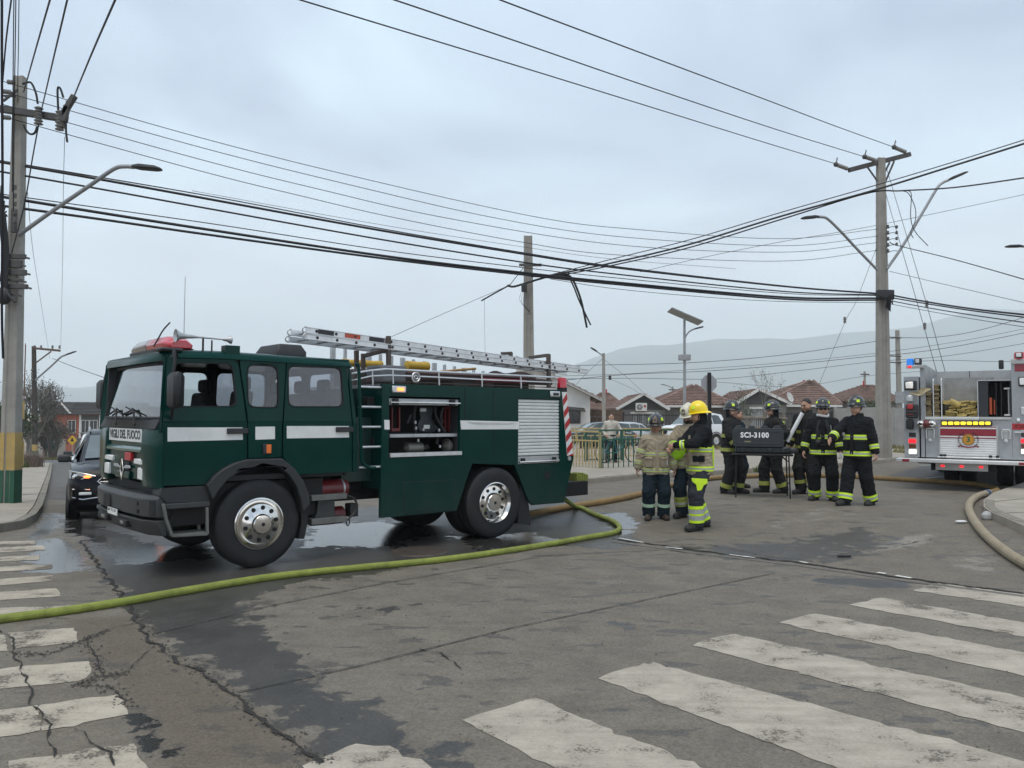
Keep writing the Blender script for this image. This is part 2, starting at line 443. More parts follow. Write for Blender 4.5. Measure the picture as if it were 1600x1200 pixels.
 ro=M('ADD',R(dm2,0,1,.86,.42),M('MULTIPLY',M('SUBTRACT',mid,.5),.25))
 ro2=nd(nt,'ShaderNodeMix');ro2 .data_type='FLOAT';L(pd,ro2 .inputs[0]);L(ro,ro2 .inputs[2]);ro2 .inputs[3].default_value=.10
 L(ro2 .outputs[0],b.inputs['Roughness']);b.inputs['Specular IOR Level'].default_value=.35
 hsum=M('ADD',M('MULTIPLY',fine,.6),M('MULTIPLY',vo.outputs['Distance'],.6))
 bp=nd(nt,'ShaderNodeBump');bp.inputs['Distance'].default_value=.006;L(R(pd,0,1,.55,.10),bp.inputs['Strength']);L(hsum,bp.inputs['Height']);L(bp.outputs[0],b.inputs['Normal'])
 return m
me.materials.append(road_mat())
road=link(bpy.data.objects.new('road',me));road['kind']='structure'
road.location.z=0.0
# ---- painted stripes of the two crossings, worn
def paint_mat(name,wear,tint):
 m=bpy.data.materials.new(name);m.use_nodes=True;nt=m.node_tree;L=nt.links.new;b=nt.nodes['Principled BSDF']
 tc=nd(nt,'ShaderNodeTexCoord');n1=nd(nt,'ShaderNodeTexNoise');n1 .inputs['Scale'].default_value=2.2;n1 .inputs['Detail'].default_value=9;n1 .inputs['Roughness'].default_value=.7;L(tc.outputs['Object'],n1 .inputs['Vector'])
 n2=nd(nt,'ShaderNodeTexNoise');n2 .inputs['Scale'].default_value=60;n2 .inputs['Detail'].default_value=4;L(tc.outputs['Object'],n2 .inputs['Vector'])
 mp=nd(nt,'ShaderNodeMapping');mp.inputs['Rotation'].default_value=(0,0,.85);mp.inputs['Scale'].default_value=(.45,3.2,1);L(tc.outputs['Object'],mp.inputs[0])
 n3=nd(nt,'ShaderNodeTexNoise');n3 .inputs['Scale'].default_value=2.0;n3 .inputs['Detail'].default_value=8;n3 .inputs['Roughness'].default_value=.72;L(mp.outputs[0],n3 .inputs['Vector'])
 ad=nd(nt,'ShaderNodeMath',operation='MULTIPLY_ADD');L(n2 .outputs['Fac'],ad.inputs[0]);ad.inputs[1].default_value=.30;L(n1 .outputs['Fac'],ad.inputs[2])
 r=nd(nt,'ShaderNodeValToRGB');cr_=r.color_ramp;cr_.elements[0].position=.50+wear;cr_.elements[0].color=(.125,.108,.088,1);cr_.elements[1].position=.92;cr_.elements[1].color=(*tint,1);e_=cr_.elements.new(.565+wear*.9);e_.color=(*[c*.72 for c in tint],1);e_=cr_.elements.new(.74);e_.color=(*[c*.90 for c in tint],1)
 L(ad.outputs[0],r.inputs[0]);st=nd(nt,'ShaderNodeMapRange');st.inputs[1].default_value=.46;st.inputs[2].default_value=.70;st.inputs[4].default_value=.48;L(n3 .outputs['Fac'],st.inputs[0])
 mx=nd(nt,'ShaderNodeMixRGB');mx.inputs[2].default_value=(.19,.165,.135,1);L(st.outputs[0],mx.inputs[0]);L(r.outputs[0],mx.inputs[1]);L(mx.outputs[0],b.inputs['Base Color']);b.inputs['Roughness'].default_value=.8;b.inputs['Specular IOR Level'].default_value=.2
 bp=nd(nt,'ShaderNodeBump');bp.inputs['Strength'].default_value=.4;bp.inputs['Distance'].default_value=.004;L(n2 .outputs['Fac'],bp.inputs['Height']);L(bp.outputs[0],b.inputs['Normal'])
 return m
m_paint=paint_mat('worn_crossing_paint',0.03,(.455,.405,.335));m_paintl=paint_mat('dirty_crossing_paint',.06,(.47,.415,.335))
random.seed(4)
def ragged(poly,amp,step=.07):
 out=[]
 for i in range(len(poly)):
  a,b=poly[i],poly[(i+1)%len(poly)];L_=math.hypot(b[0]-a[0],b[1]-a[1]);n=max(1,int(L_/step))
  for k in range(n):
   t=k/n;p=ext(a,b,t)
   q_=amp*(1 if random.random()<.8 else 2.2);out.append((p[0]+random.uniform(-q_,q_),p[1]+random.uniform(-q_,q_))if k else(p[0]+random.uniform(-amp,amp)*.6,p[1]+random.uniform(-amp,amp)*.6))
 return out
def stripe(pts,mat,amp=.016):
 return sheet('crossing_stripe',ragged(pts,amp),mat,.0035,.5,parent=road)
def z4(x,y):return G2(800+x/2,800+y/2)
def z3(x,y):return G2(x/2,800+y/2)
for tl,tr,tr2,bl2,bl in(((1330,222),(1600,258),1.9,(1600,296),(1247,246)),((1155,268),(1600,346),1.6,(1600,391),(1049,290)),((945,318),(1600,440),1.5,(1600,513),(826,347)),((690,380),(1600,580),1.35,(1600,690),(556,415)),((430,468),(1500,752),1.5,(1010,800),(264,519)),((68,580),(602,800),1.7,(130,800),(-158,652))):
 A,B,C_,D=z4(*tl),z4(*tr),z4(*bl2),z4(*bl)
 ca=ext(A,D,.12);mid_=ext(A,D,.5)
 dv=((B[0]-A[0]),(B[1]-A[1]));stripe([ext(A,B,.012),ext(A,B,tr2),ext(D,C_,tr2 if tl!=(430,468)else 2.4),ext(D,C_,.012),ext(A,D,.85),ext(A,D,.12)],m_paint)
stripe([G2(470,1197),G2(558,1163),G2(610,1166),G2(740,1235),G2(600,1300)],m_paint)
for q in([(0,300),(222,293),(230,312),(120,330),(0,340)],[(25,378),(232,363),(246,407),(46,428)],[(-60,384),(15,384),(22,434),(-60,442)],[(-40,492),(276,468),(284,503),(238,530),(-40,560)],[(-50,626),(120,606),(128,684),(-60,714)],[(126,604),(370,571),(400,634),(134,684)],[(20,782),(412,726),(462,806),(300,880),(60,880)],[(-40,93),(106,90),(110,100),(-40,106)],[(-40,114),(138,105),(140,119),(-40,129)],[(-40,143),(126,135),(118,150),(-40,157)],[(-40,173),(165,164),(160,178),(-40,190)],[(-40,213),(164,198),(172,215),(-40,234)],[(-40,253),(178,239),(190,264),(-40,280)]):
 stripe([z3(*p)for p in q],m_paintl,.014)
# ---- joints, cracks and the tar line
m_crack=P('crack_shadow',(.022,.019,.016),.95,var=.3,scale=20);m_tar=P('joint_seal',(.035,.034,.034),.8,var=.3,scale=10)
def line(name,pts,w,mat,dz=.009,jag=.0,sub=1,wv=.0):
 P_=[]
 W=[G2(*p)for p in pts]
 for a,b in zip(W[:-1],W[1:]):
  n=max(1,int(math.hypot(b[0]-a[0],b[1]-a[1])/.05))if jag or sub>1 else 1
  for k in range(n):P_.append(ext(a,b,k/n))
 P_.append(W[-1]);ph=random.uniform(0,9);P_=[(p[0]+random.uniform(-jag,jag)*.7+jag*1.5*math.sin(i*.7+ph)*math.sin(i*.23),p[1]+random.uniform(-jag,jag)*.7+jag*1.5*math.sin(i*.9+ph*2))for i,p in enumerate(P_)]
 Lf,Rt=[],[]
 for i,p in enumerate(P_):
  a=P_[max(i-1,0)];b=P_[min(i+1,len(P_)-1)];d=Vector((b[0]-a[0],b[1]-a[1])).normalized();n_=Vector((-d.y,d.x));ww=w*(1+random.uniform(-wv,wv))/2
  Lf.append((p[0]+n_.x*ww,p[1]+n_.y*ww));Rt.append((p[0]-n_.x*ww,p[1]-n_.y*ww))
 v_=[(x,y,float(gz(x,y))+dz)for x,y in Lf+Rt];n=len(Lf)
 mb=MB();mb.add(v_,[(i,i+1,n+i+1,n+i)for i in range(n-1)]);return mb.build(name,mat,road,smooth=0)
line('joint',[(244,990),(420,948),(600,912),(860,868),(1030,860)],.014,m_tar,sub=2,wv=.4)
line('joint',[(372,1083),(560,1042),(800,982),(1000,940),(1210,896)],.014,m_tar,sub=2,wv=.4)
line('crack',[(125,845),(160,892),(200,945),(222,985),(245,1010),(280,1035),(320,1055),(362,1085),(400,1118),(430,1143),(470,1170),(510,1196)],.022,m_crack,jag=.014,wv=.95)
for pts in([(0,985),(20,1000),(20,1020),(70,1025),(135,1000),(170,985),(235,966)],[(20,1020),(45,1070),(50,1100),(75,1130),(85,1185)],[(135,1000),(150,1030),(165,1060),(195,1050),(240,1012)],[(150,1058),(125,1070),(185,1080),(195,1105)],[(180,1195),(150,1160),(115,1140)]):
 line('crack',pts,.009,m_crack,jag=.012,wv=.95)
for pts in([(655,1015),(690,1022),(722,1048)],[(1300,870),(1340,862),(1395,855),(1455,843)],[(1100,850),(1200,870),(1290,880)]):line('crack',pts,.010,m_crack,jag=.01,wv=.95)
line('joint',[(955,842),(1100,862),(1250,880),(1400,902),(1600,928)],.05,m_crack,jag=.012,wv=.5)
line('gutter_edge',[(955,846),(1100,866),(1250,884),(1400,906),(1600,932)],.09,P('gutter_concrete',(.125,.113,.097),.85,var=.2),dz=.0085-.004,sub=2)
for pts in([(967,842),(1005,849)],[(1040,856),(1066,859)],[(1140,868),(1180,873)],[(1250,879),(1262,881)],[(1371,896),(1384,898)],[(1400,901),(1424,905)]):line('white_paint_mark',pts,.05,P('chipped_white_line',(.55,.54,.5),.7,var=.2,scale=30),dz=.014,sub=2,wv=.4)
random.seed(17);mb=MB()
CR=[[(125,845),(200,945),(245,1010),(320,1055),(400,1118),(470,1170),(510,1196)],[(20,1020),(70,1025),(135,1000),(170,985)],[(135,1000),(150,1030),(165,1060),(195,1050)],[(150,1058),(125,1070),(185,1080),(195,1105)]]
for ln_ in CR:
 W=[G2(*p)for p in ln_]
 for _ in range(260 if ln_ is CR[0]else 130):
  i=random.randrange(len(W)-1);p=ext(W[i],W[i+1],random.random());x,y=p[0]+random.gauss(0,.035),p[1]+random.gauss(0,.035);r=random.uniform(.004,.013);z=float(gz(x,y))+.003
  a=random.uniform(0,6.28);mb.add([(x+r*math.cos(a+k*1.57)*random.uniform(.7,1.2),y+r*math.sin(a+k*1.57)*random.uniform(.7,1.2),z)for k in range(4)]+[(x+random.uniform(-.3,.3)*r,y+random.uniform(-.3,.3)*r,z+r*random.uniform(.6,1.1))],[(0,1,4),(1,2,4),(2,3,4),(3,0,4)])
for _ in range(900):
 x,y=random.uniform(-7,8),random.uniform(3.2,13);r=random.uniform(.003,.008);z=float(gz(x,y))+.002;a=random.uniform(0,6.28)
 mb.add([(x+r*math.cos(a+k*1.57),y+r*math.sin(a+k*1.57),z)for k in range(4)]+[(x,y,z+r)],[(0,1,4),(1,2,4),(2,3,4),(3,0,4)])
o=mb.build('road_grit',P('asphalt_crumb',(.07,.063,.055),.9,var=.6,scale=30),None,smooth=0,kind='stuff')
p=gp(655,862);mb=MB();mb.lathe([(.0,.012),(.30,.012),(.32,.016),(.36,.014),(.37,.0)],(0,0,0),(0,0,1),32);mh=mb.build('manhole_cover',P('rusty_iron',(.075,.06,.05),.6,.3,var=.4,scale=8,bump=.5,bscale=40),None,loc=p);mh['kind']='structure'
# ---- pavements and kerbs
m_conc=P('pavement_concrete',(.31,.275,.225),.9,var=.16,scale=1.6,bump=.25,bscale=60,dirt=.5,dirtcol=(.19,.17,.14));m_kerb=P('kerb_concrete',(.20,.18,.145),.9,var=.22,scale=4,bump=.3,bscale=40,dirt=.5,dirtcol=(.12,.115,.09));m_joint=P('slab_joint',(.10,.09,.075),.95)
def kerb_stones(pts,w,h,n_each=1.0):
 """row of kerb stones along a path; each is a part of the pavement"""
 path=[]
 for a,b in zip(pts[:-1],pts[1:]):
  L_=math.hypot(b[0]-a[0],b[1]-a[1]);n=max(1,round(L_/n_each))
  for k in range(n):path.append((ext(a,b,k/n),ext(a,b,(k+1)/n)))
 return path
def kerb(pts,w,h,parent,side_=1,mat=None,ln=1.0):
 for i,(a,b)in enumerate(kerb_stones(pts,w,h,ln)):
  d=Vector((b[0]-a[0],b[1]-a[1])).normalized();n_=Vector((-d.y,d.x))*side_;g_=.006
  A=Vector(a)+d*g_;B=Vector(b)-d*g_;za,zb2=float(gz(*a)),float(gz(*b));j=random.uniform(-.006,.006)
  mb=MB();r=[]
  for p,z in((A,za),(B,zb2)):
   q=p+n_*w;r.append([(p.x,p.y,z-.05),(p.x+n_.x*.01,p.y+n_.y*.01,z+h*.8+j),(p.x+n_.x*.035,p.y+n_.y*.035,z+h+j),(q.x,q.y,z+h+j),(q.x,q.y,z-.05)])
  mb.loft(r);mb.build('kerb_stone',mat or m_kerb,parent,smooth=0,bevel=.006,seg=1)
kl=[G2(78,726),G2(73,745),G2(62,775),G2(52,800),G2(40,815),G2(20,826),G2(-40,836)]
back=[G2(-130,834),(-14.2,16.5),(-16.5,22),G2(-60,735),G2(20,724)]
pl=sheet('pavement',kl+back,m_conc,.125,1.0,thick=.16)
kerb(kl,.16,.135,pl,1 if True else-1,ln=1.0)
for pts in([(0,800),(52,792)],[(20,770),(64,768)],[(35,750),(70,748)]):
 W=[G2(*p)for p in pts];a,b=W;v_=[(a[0],a[1],float(gz(*a))+.13),(b[0],b[1],float(gz(*b))+.13),(b[0],b[1]+.03,float(gz(*b))+.13),(a[0],a[1]+.03,float(gz(*a))+.13)];mb=MB();mb.add(v_,[(0,1,2,3)]);mb.build('slab_joint',m_joint,pl,smooth=0)
kr=[G2(1600,762),G2(1552,779),G2(1537,792),G2(1537,803),G2(1548,812),G2(1585,828),G2(1660,862)]
pr_=sheet('pavement',kr+[(9.2,8.6),(12.5,10.5),(11.5,15)],m_conc,.12,1.0,thick=.14)
kerb(kr[2:],.16,.13,pr_,1,ln=.8)
for pts in([(1537,797),(1600,790)],[(1560,815),(1640,812)]):
 a,b=[G2(*p)for p in pts];mb=MB();mb.add([(a[0],a[1],float(gz(*a))+.126),(b[0],b[1],float(gz(*b))+.126),(b[0],b[1]+.025,float(gz(*b))+.126),(a[0],a[1]+.025,float(gz(*a))+.126)],[(0,1,2,3)]);mb.build('slab_joint',m_joint,pr_,smooth=0)
kb=[G2(760,770),G2(900,757),G2(1000,748),G2(1110,742),G2(1240,735),G2(1330,728),G2(1385,723),G2(1410,719)]
pb=sheet('pavement',kb[::-1]+[G2(760,752),G2(900,742),G2(1000,736),G2(1240,722),G2(1400,706)][0:0]+[G2(640,760),G2(640,745),G2(900,731),G2(1100,722),G2(1400,704),G2(1440,712)],m_conc,.1,1.0,thick=.14)
kerb(kb,.16,.115,pb,1,ln=1.2)
m_dust=P('dusty_plaza',(.31,.26,.195),.95,var=.25,scale=.5,dirt=.5,dirtcol=(.19,.16,.11))
sheet('plaza_ground',[(-10,21),(0,24.6),(4,25.5),(12.5,29.5),(16,33),(30,50),(30,62),(-14,62)],m_dust,.02,1.5)
sheet('left_street',[(-16.5,20),(-4,20),(-4,34),(-12,61),(-42,61),(-26,36)],P('street_asphalt',(.095,.088,.078),.8,var=.2,scale=1.5),.006,1.0)
sheet('unseen_road_behind',[(-40,-45),(40,-45),(40,1.02),(-40,1.02)],P('unseen_asphalt_behind',(.11,.10,.09),.85,var=.2,scale=.8),-.002,3.0)  # unseen asphalt added behind the camera to cut light bounce and reflections
sheet('unseen_road_behind',[(-40,1.0),(-13.95,1.0),(-13.95,9),(-40,9)],P('unseen_asphalt_behind',(.11,.10,.09)),-.002,3.0)  # more of the added unseen asphalt, out to the left
sheet('side_street',[(-60,58),(-10,58),(-10,75),(-60,75)],P('far_asphalt',(.11,.11,.11),.85,var=.15),.03,2.0)
sheet('street',[(9,20),(14,27),(26,44),(60,60),(60,30),(20,14)],P('right_street_asphalt',(.075,.072,.068),.75,var=.25,scale=1.2),.004,1.0)
for pts in([(1430,750),(1500,742)],[(1440,728),(1600,716)]):line('white_line',pts,.08,P('far_white_line',(.4,.4,.38),.8),dz=.012,sub=2)
# ------------------------------------------------------------------ green fire engine
def Z1(x,y):return(140+x/2.857,490+y/2.857)
def Z2(x,y):return(440+x/3.2,490+y/3.2)
def Z3(x,y):return(590+x/10.0,600+y/10.0)
def Z5(x,y):return(440+x/6.154,500+y/6.157)
def Z6(x,y):return(140+x/5.4545,640+y/5.4545)
def Z8(x,y):return(210+x/8.889,500+y/8.89)
TA=gp(400,888);TB=gp(765,842)
TU=(TB-TA);TU.z=0;TU.normalize();TV=Vector((-TU.y,TU.x,0));TA.z=0
TRZ=math.atan2(TU.y,TU.x)
def TP(p,y=0.0):
 r=ray(*p);o=Vector((0,0,H));q=TA+TV*y
 t=(q-o).dot(TV)/r.dot(TV);w=o+r*t
 return((w-TA).dot(TU),w.z)
def TF(p,x):
 r=ray(*p);o=Vector((0,0,H));q=TA+TU*x
 t=(q-o).dot(TU)/r.dot(TU);w=o+r*t
 return((w-TA).dot(TV),w.z)
W1=2.32
ZC=1.69
def slope(z):return max(0.0,z-ZC)*0.075
def TPS(p):
 y=0.0
 for _ in range(4):
  x,z=TP(p,y);y=slope(z)
 return(x,z)
m_green=P('fire_engine_green',(0.0004,0.031,0.0250),rough=0.16,var=0.15,scale=2.5,dirt=0.10,dirtcol=(0.010,0.034,0.03),spec=0.15)
def road_dust(m,z0,z1,amt,col):
 nt=m.node_tree;L=nt.links.new;b=nt.nodes['Principled BSDF'];src=b.inputs['Base Color'].links[0].from_socket
 tc=nd(nt,'ShaderNodeTexCoord');sp=nd(nt,'ShaderNodeSeparateXYZ');L(tc.outputs['Object'],sp.inputs[0]);r=nd(nt,'ShaderNodeMapRange');L(sp.outputs['Z'],r.inputs[0]);r.inputs[1].default_value=z1;r.inputs[2].default_value=z0
 n=nd(nt,'ShaderNodeTexNoise');n.inputs['Scale'].default_value=3.5;n.inputs['Detail'].default_value=8;n.inputs['Roughness'].default_value=.7;mp=nd(nt,'ShaderNodeMapping');mp.inputs['Scale'].default_value=(1,1,.35);L(tc.outputs['Object'],mp.inputs[0]);L(mp.outputs[0],n.inputs['Vector'])
 q=nd(nt,'ShaderNodeMath',operation='MULTIPLY');L(r.outputs[0],q.inputs[0]);L(n.outputs['Fac'],q.inputs[1]);q2=nd(nt,'ShaderNodeMath',operation='MULTIPLY');q2 .inputs[1].default_value=amt;L(q.outputs[0],q2 .inputs[0])
 mx=nd(nt,'ShaderNodeMixRGB');mx.inputs[2].default_value=(*col,1);L(q2 .outputs[0],mx.inputs[0]);L(src,mx.inputs[1]);L(mx.outputs[0],b.inputs['Base Color'])
road_dust(m_green,.45,1.25,.42,(.075,.075,.066))
m_white=P('white_paint',(0.72,0.72,0.70),rough=0.4,var=0.05,dirt=0.15)
m_plastic=P('dark_plastic',(0.022,0.023,0.025),rough=0.55,var=0.15,scale=12,dirt=0.25,dirtcol=(0.07,0.065,0.06),bump=0.15,bscale=180)
m_bumper=P('grey_bumper_plastic',(0.034,0.036,0.038),rough=0.5,var=0.12,scale=8,dirt=0.3,dirtcol=(0.08,0.075,0.065),bump=0.12,bscale=220)
m_black=P('matt_black',(0.008,0.008,0.009),rough=0.7)
m_rubber=P('tyre_rubber',(0.010,0.010,0.012),rough=0.68,var=0.25,scale=5,dirt=0.35,dirtcol=(0.055,0.05,0.045),bump=0.2,bscale=90)
m_chrome=P('chrome',(0.72,0.70,0.67),rough=0.13,metal=1.0,var=0.06,dirt=0.22,dirtcol=(0.25,0.22,0.18))
m_alu=P('aluminium',(0.62,0.63,0.64),rough=0.36,metal=0.85,var=0.1,scale=9,dirt=0.3,dirtcol=(0.3,0.29,0.27))
m_alu2=P('dull_aluminium',(0.45,0.46,0.47),rough=0.45,metal=0.7,var=0.12,scale=9,dirt=0.35,dirtcol=(0.2,0.19,0.18))
m_steel=P('dark_steel',(0.05,0.05,0.05),rough=0.5,metal=0.6,var=0.25,scale=12,dirt=0.4,dirtcol=(0.07,0.05,0.035))
m_redtank=P('dark_red_paint',(0.13,0.012,0.014),rough=0.35,var=0.2,dirt=0.4,dirtcol=(0.05,0.03,0.025))
m_red=P('red_paint',(0.42,0.015,0.022),rough=0.35,var=0.1,dirt=0.15)
m_brown=P('brown_steel',(0.07,0.052,0.045),rough=0.6,var=0.25,scale=14,dirt=0.3)
m_seat=P('seat_fabric',(0.02,0.02,0.023),rough=0.8)
m_interior=P('cab_interior',(0.035,0.036,0.04),rough=0.8)
m_yellow=P('yellow_paint',(0.46,0.29,0.025),rough=0.55,dirt=0.5,dirtcol=(.2,.14,.05))
g_clear=GLASS('clear_glass',(0.82,0.86,0.87),0.05)
g_dark=GLASS('tinted_glass',(0.6,0.62,0.66),0.09)
g_wind=GLASS('windscreen_glass',(0.72,0.76,0.77),0.30)
m_lampw=P('clear_lamp_lens',(0.75,0.77,0.76),rough=0.15,var=0.1,scale=40,coat=0.6)
m_amber=P('amber_lens',(0.75,0.16,0.02),rough=0.2,coat=0.5)
m_redlens=P('red_lens',(0.5,0.01,0.03),rough=0.15,coat=0.8)
m_amberlit=P('lit_amber_lamp',(1.0,0.25,0.04),rough=0.3,emit=2.6,ecol=(1.0,0.20,0.04))
m_letter=P('black_lettering',(0.012,0.012,0.012),rough=0.5)
fe=thing('fire_engine','dark green fire engine with white side stripe and a silver ladder on its roof','fire engine',TA,TRZ)
def side(y0):
 """near side (0) or mirrored far side"""
 if y0==0:return lambda a,b,t:(a,slope(b)+t,b)
 return lambda a,b,t:(a,W1-slope(b)-t,b)
def panel(name,lower,upper,hole,far,glass=None,gname='window',stripe=None,handle=None,labels=None):
 fn=side(1 if far else 0)
 mb=MB()
 lo=[TPS(Z1(*p))for p in lower];mb.plate(lo,[],fn,0.0,0.04)
 up=[TPS(Z1(*p))for p in upper]
 hp=rpoly([TPS(Z1(*p))for p in hole],0.09,5)
 mb.plate(up,[hp],fn,0.0,0.04)
 o=mb.build(name,m_green,fe,smooth=25,bevel=0.006)
 cxm=sum(p[0]for p in hp)/len(hp);czm=sum(p[1]for p in hp)/len(hp)
 hi=[(cxm+(a-cxm)*(1-0.018/max(0.1,abs(a-cxm)+.15)),czm+(b-czm)*0.955)for a,b in hp]
 mb=MB();mb.plate(hp,[hi],fn,-0.004,0.03);mb.build('window_seal',m_black,o,smooth=0)
 if glass is not None:
  mb=MB();mb.plate(hi,[],fn,0.012,0.018);mb.build(gname,glass,o,smooth=0)
 if stripe and not far:
  mb=MB();mb.plate([TPS(Z1(*p))for p in stripe],[],fn,-0.003,0.0015);mb.build('white_stripe',m_white,o,smooth=0)
 if handle and not far:
  (hx0,hz0),(hx1,hz1)=TPS(Z1(handle[0],handle[1])),TPS(Z1(handle[2],handle[3]))
  mb=MB();mb.box(hx0,hx1,-0.035,-0.012,min(hz0,hz1),max(hz0,hz1));mb.box(hx0,hx0+.03,-0.012,0.0,min(hz0,hz1),max(hz0,hz1));mb.box(hx1-.03,hx1,-0.012,0,min(hz0,hz1),max(hz0,hz1))
  mb.build('door_handle',m_plastic,o,bevel=0.008)
 return o
ys=484
for far in(False,True):
 panel('front_door',[(326,ys),(322,770),(515,765),(545,728),(590,693),(640,668),(703,652),(703,ys)],[(326,ys),(345,197),(640,203),(655,210),(666,232),(703,ys)],[(372,216),(640,220),(660,416),(368,416)],far,None if not far else g_dark,stripe=[(348,508),(682,508),(684,563),(348,571)],handle=(612,512,703,536))
 panel('middle_panel',[(708,ys),(708,648),(858,642),(860,ys)],[(708,ys),(672,226),(672,205),(878,212),(862,ys)],[(702,226),(842,232),(846,422),(706,418)],far,g_clear,stripe=[(740,505),(827,504),(827,560),(740,563)])
 panel('rear_door',[(866,ys),(864,642),(925,719),(1172,707),(1172,ys)],[(866,ys),(882,216),(1128,221),(1146,232),(1172,ys)],[(884,232),(1126,240),(1136,417),(886,417)],far,g_dark,stripe=[(880,502),(1157,502),(1158,553),(880,557)],handle=(1098,506,1172,528))
 mb=MB();fn=side(1 if far else 0)
 mb.plate([TPS(Z1(*p))for p in[(1176,ys),(1176,707),(1196,705),(1196,500)]],[],fn,0.004,0.04)
 mb.plate([TPS(Z1(*p))for p in[(1176,ys),(1152,232),(1140,218),(1160,216),(1196,500)]],[],fn,0.004,0.04)
 mb.plate([TPS(Z1(*p))for p in[(345,200),(1160,217),(1160,205),(345,180)]],[],fn,0.006,0.04)
 mb.build('cab_frame',m_green,fe,smooth=25,bevel=0.005)
 mb=MB();mb.plate([TPS(Z1(*p))for p in[(340,200),(326,770),(515,760),(640,662),(866,640),(925,712),(1185,704),(1185,490),(1155,215)]],[rpoly([TPS(Z1(*p))for p in h],.05)for h in([(366,210),(646,214),(666,422),(362,422)],[(696,220),(850,226),(853,430),(700,426)],[(878,226),(1132,234),(1144,424),(880,424)])],fn,0.045,0.07)
 mb.build('door_lining',m_interior,fe,smooth=0)
XF=-1.08
zt=TPS(Z1(345,190))[1]
xr=TPS(Z1(1160,214))[0]
ys_=[0.10,0.22,0.45,0.8,1.16,1.52,1.87,2.10,2.22]
def wx(y,z):
 q=(y-1.16)/1.06
 return XF-0.05+0.09*abs(q)**3+(z-1.70)*0.20
def wy(y,z):return 1.16+(y-1.16)*(1-(z-1.70)*0.045)
zg=[1.70,1.9,2.1,2.25,zt-0.06]
mb=MB();v=[];f =[]
for z in zg:
 for y in ys_:v.append((wx(y,z),wy(y,z),z))
n=len(ys_)
for i in range(len(zg)-1):
 for k in range(n-1):f .append((i*n+k,i*n+k+1,(i+1)*n+k+1,(i+1)*n+k))
mb.add(v,f )
ws=mb.build('windscreen',g_wind,fe,smooth=60)
mb=MB();mb.tube([(wx(y,1.70)-.004,wy(y,1.70),1.70)for y in ys_],0.022,6);mb.tube([(wx(y,zt-.06)-.004,wy(y,zt-.06),zt-.06)for y in ys_],0.02,6)
for y in(ys_[0],ys_[-1]):mb.tube([(wx(y,z)-.004,wy(y,z),z)for z in zg],0.02,6)
mb.build('windscreen_seal',m_black,ws)
for s in(0,1):
 mb=MB();Y=(lambda y:y)if s==0 else(lambda y:W1-y)
 rings=[]
 for z in[1.55,1.70,1.9,2.1,2.25,zt]:
  sl=slope(z);y1=wy(0.11,z);xw=wx(0.10,z)-0.008
  xs=TPS(Z1(326+(345-326)*(z-1.69)/0.75,480-285*(z-1.69)/0.75))[0]if z>1.69 else-1.065
  rings.append([(xs-.006,Y(sl+.03),z),(xs-.006,Y(sl+.002),z),(xs-.03,Y(sl+.004),z),(xw+.012,Y(sl+.05),z),(xw,Y(y1),z),(xw+.05,Y(y1+.01),z)])
 mb.loft(rings);mb.build('windscreen_pillar',m_green,fe,smooth=30)
mb=MB()
for z0,z1,o_ in((1.585,1.70,-0.02),):
 mb.loft([[(wx(y,1.70)+o_,wy(y,1.7),z1)for y in ys_]+[(wx(y,1.70)+.12,wy(y,1.7),z1)for y in reversed(ys_)],[(XF-.035,wy(y,1.7),z0)for y in ys_]+[(XF+.1,wy(y,1.7),z0)for y in reversed(ys_)]])
mb.build('scuttle',m_plastic,fe,bevel=0.006)
z_bot=TF(Z6(470,655),XF)[1]
fp=MB();fp.box(XF-.02,XF+.1,0.50,1.84,z_bot+.06,1.585)
front=fp.build('front_panel',m_green,fe,bevel=0.012)
for s in(0,1):
 Y=(lambda y:y)if s==0 else(lambda y:W1-y)
 def plan(o,top):return[(-1.03,Y(0.0)),(-1.055-.0,Y(0.0)),(-1.075-o*.4,Y(.03)),(XF-.03-o,Y(.12)),(XF-.05-o,Y(.46)),(XF-.03,Y(.50)),(XF+.05,Y(.50)),(-1.0,Y(.2))]
 mb=MB();mb.loft([[(x,y,z)for x,y in plan(o,0)]for z,o in((z_bot,-.02),(z_bot+.1,.0),(1.40,.005),(1.54,.0),(1.645,-.045))])
 mb.build('corner_deflector',m_green,fe,smooth=30,bevel=0.008)
zs1=TF(Z6(445,166),XF-.025)[1];zs0=TF(Z6(445,281),XF-.025)[1]
y_r=TF(Z6(445,200),XF-.025)[0]
mb=MB();mb.box(XF-.026,XF-.019,y_r,1.82,zs0,zs1);sg=mb.build('name_board',m_white,front,bevel=0.002)
wl_=1.82-y_r;hs=zs1-zs0
tm=text_mb('VIGILI DEL FUOCO',hs*0.92,lambda a,b,t:(XF-.0275-t*.5,y_r+wl_/2-a,(zs0+zs1)/2+b),0.002,0.032,sx=1.0)
ext=max(abs(p[1]-(y_r+wl_/2))for p in tm.v);k_=(wl_*0.475)/ext
tm.v=[(p[0],y_r+wl_/2+(p[1]-y_r-wl_/2)*k_,p[2])for p in tm.v]
tm.build('lettering',m_letter,front,smooth=0)
zl=TF(Z6(450,345),XF-.04)[1]
mb=MB();mb.loft([[(XF-.02,y,zl+.03),(XF-.05,y,zl),(XF-.05,y,zl-.03),(XF-.0,y,zl-.05)]for y in(.5,1.84)]);mb.build('grille_ledge',P('ledge_sky_sheen_green',(0.02,0.07,0.055),0.25,coat=.6),front,bevel=.004)  # body green lightened to imitate the sky reflected off the ledge
zg0=TF(Z6(340,600),XF-.04)[1];zg1=TF(Z6(340,440),XF-.04)[1]
ya=TF(Z6(335,500),XF-.04)[0];yb=2.33-ya
mb=MB();mb.box(XF-.024,XF-.015,ya,yb,zg0,zg1)
gr=mb.build('grille',m_black,front)
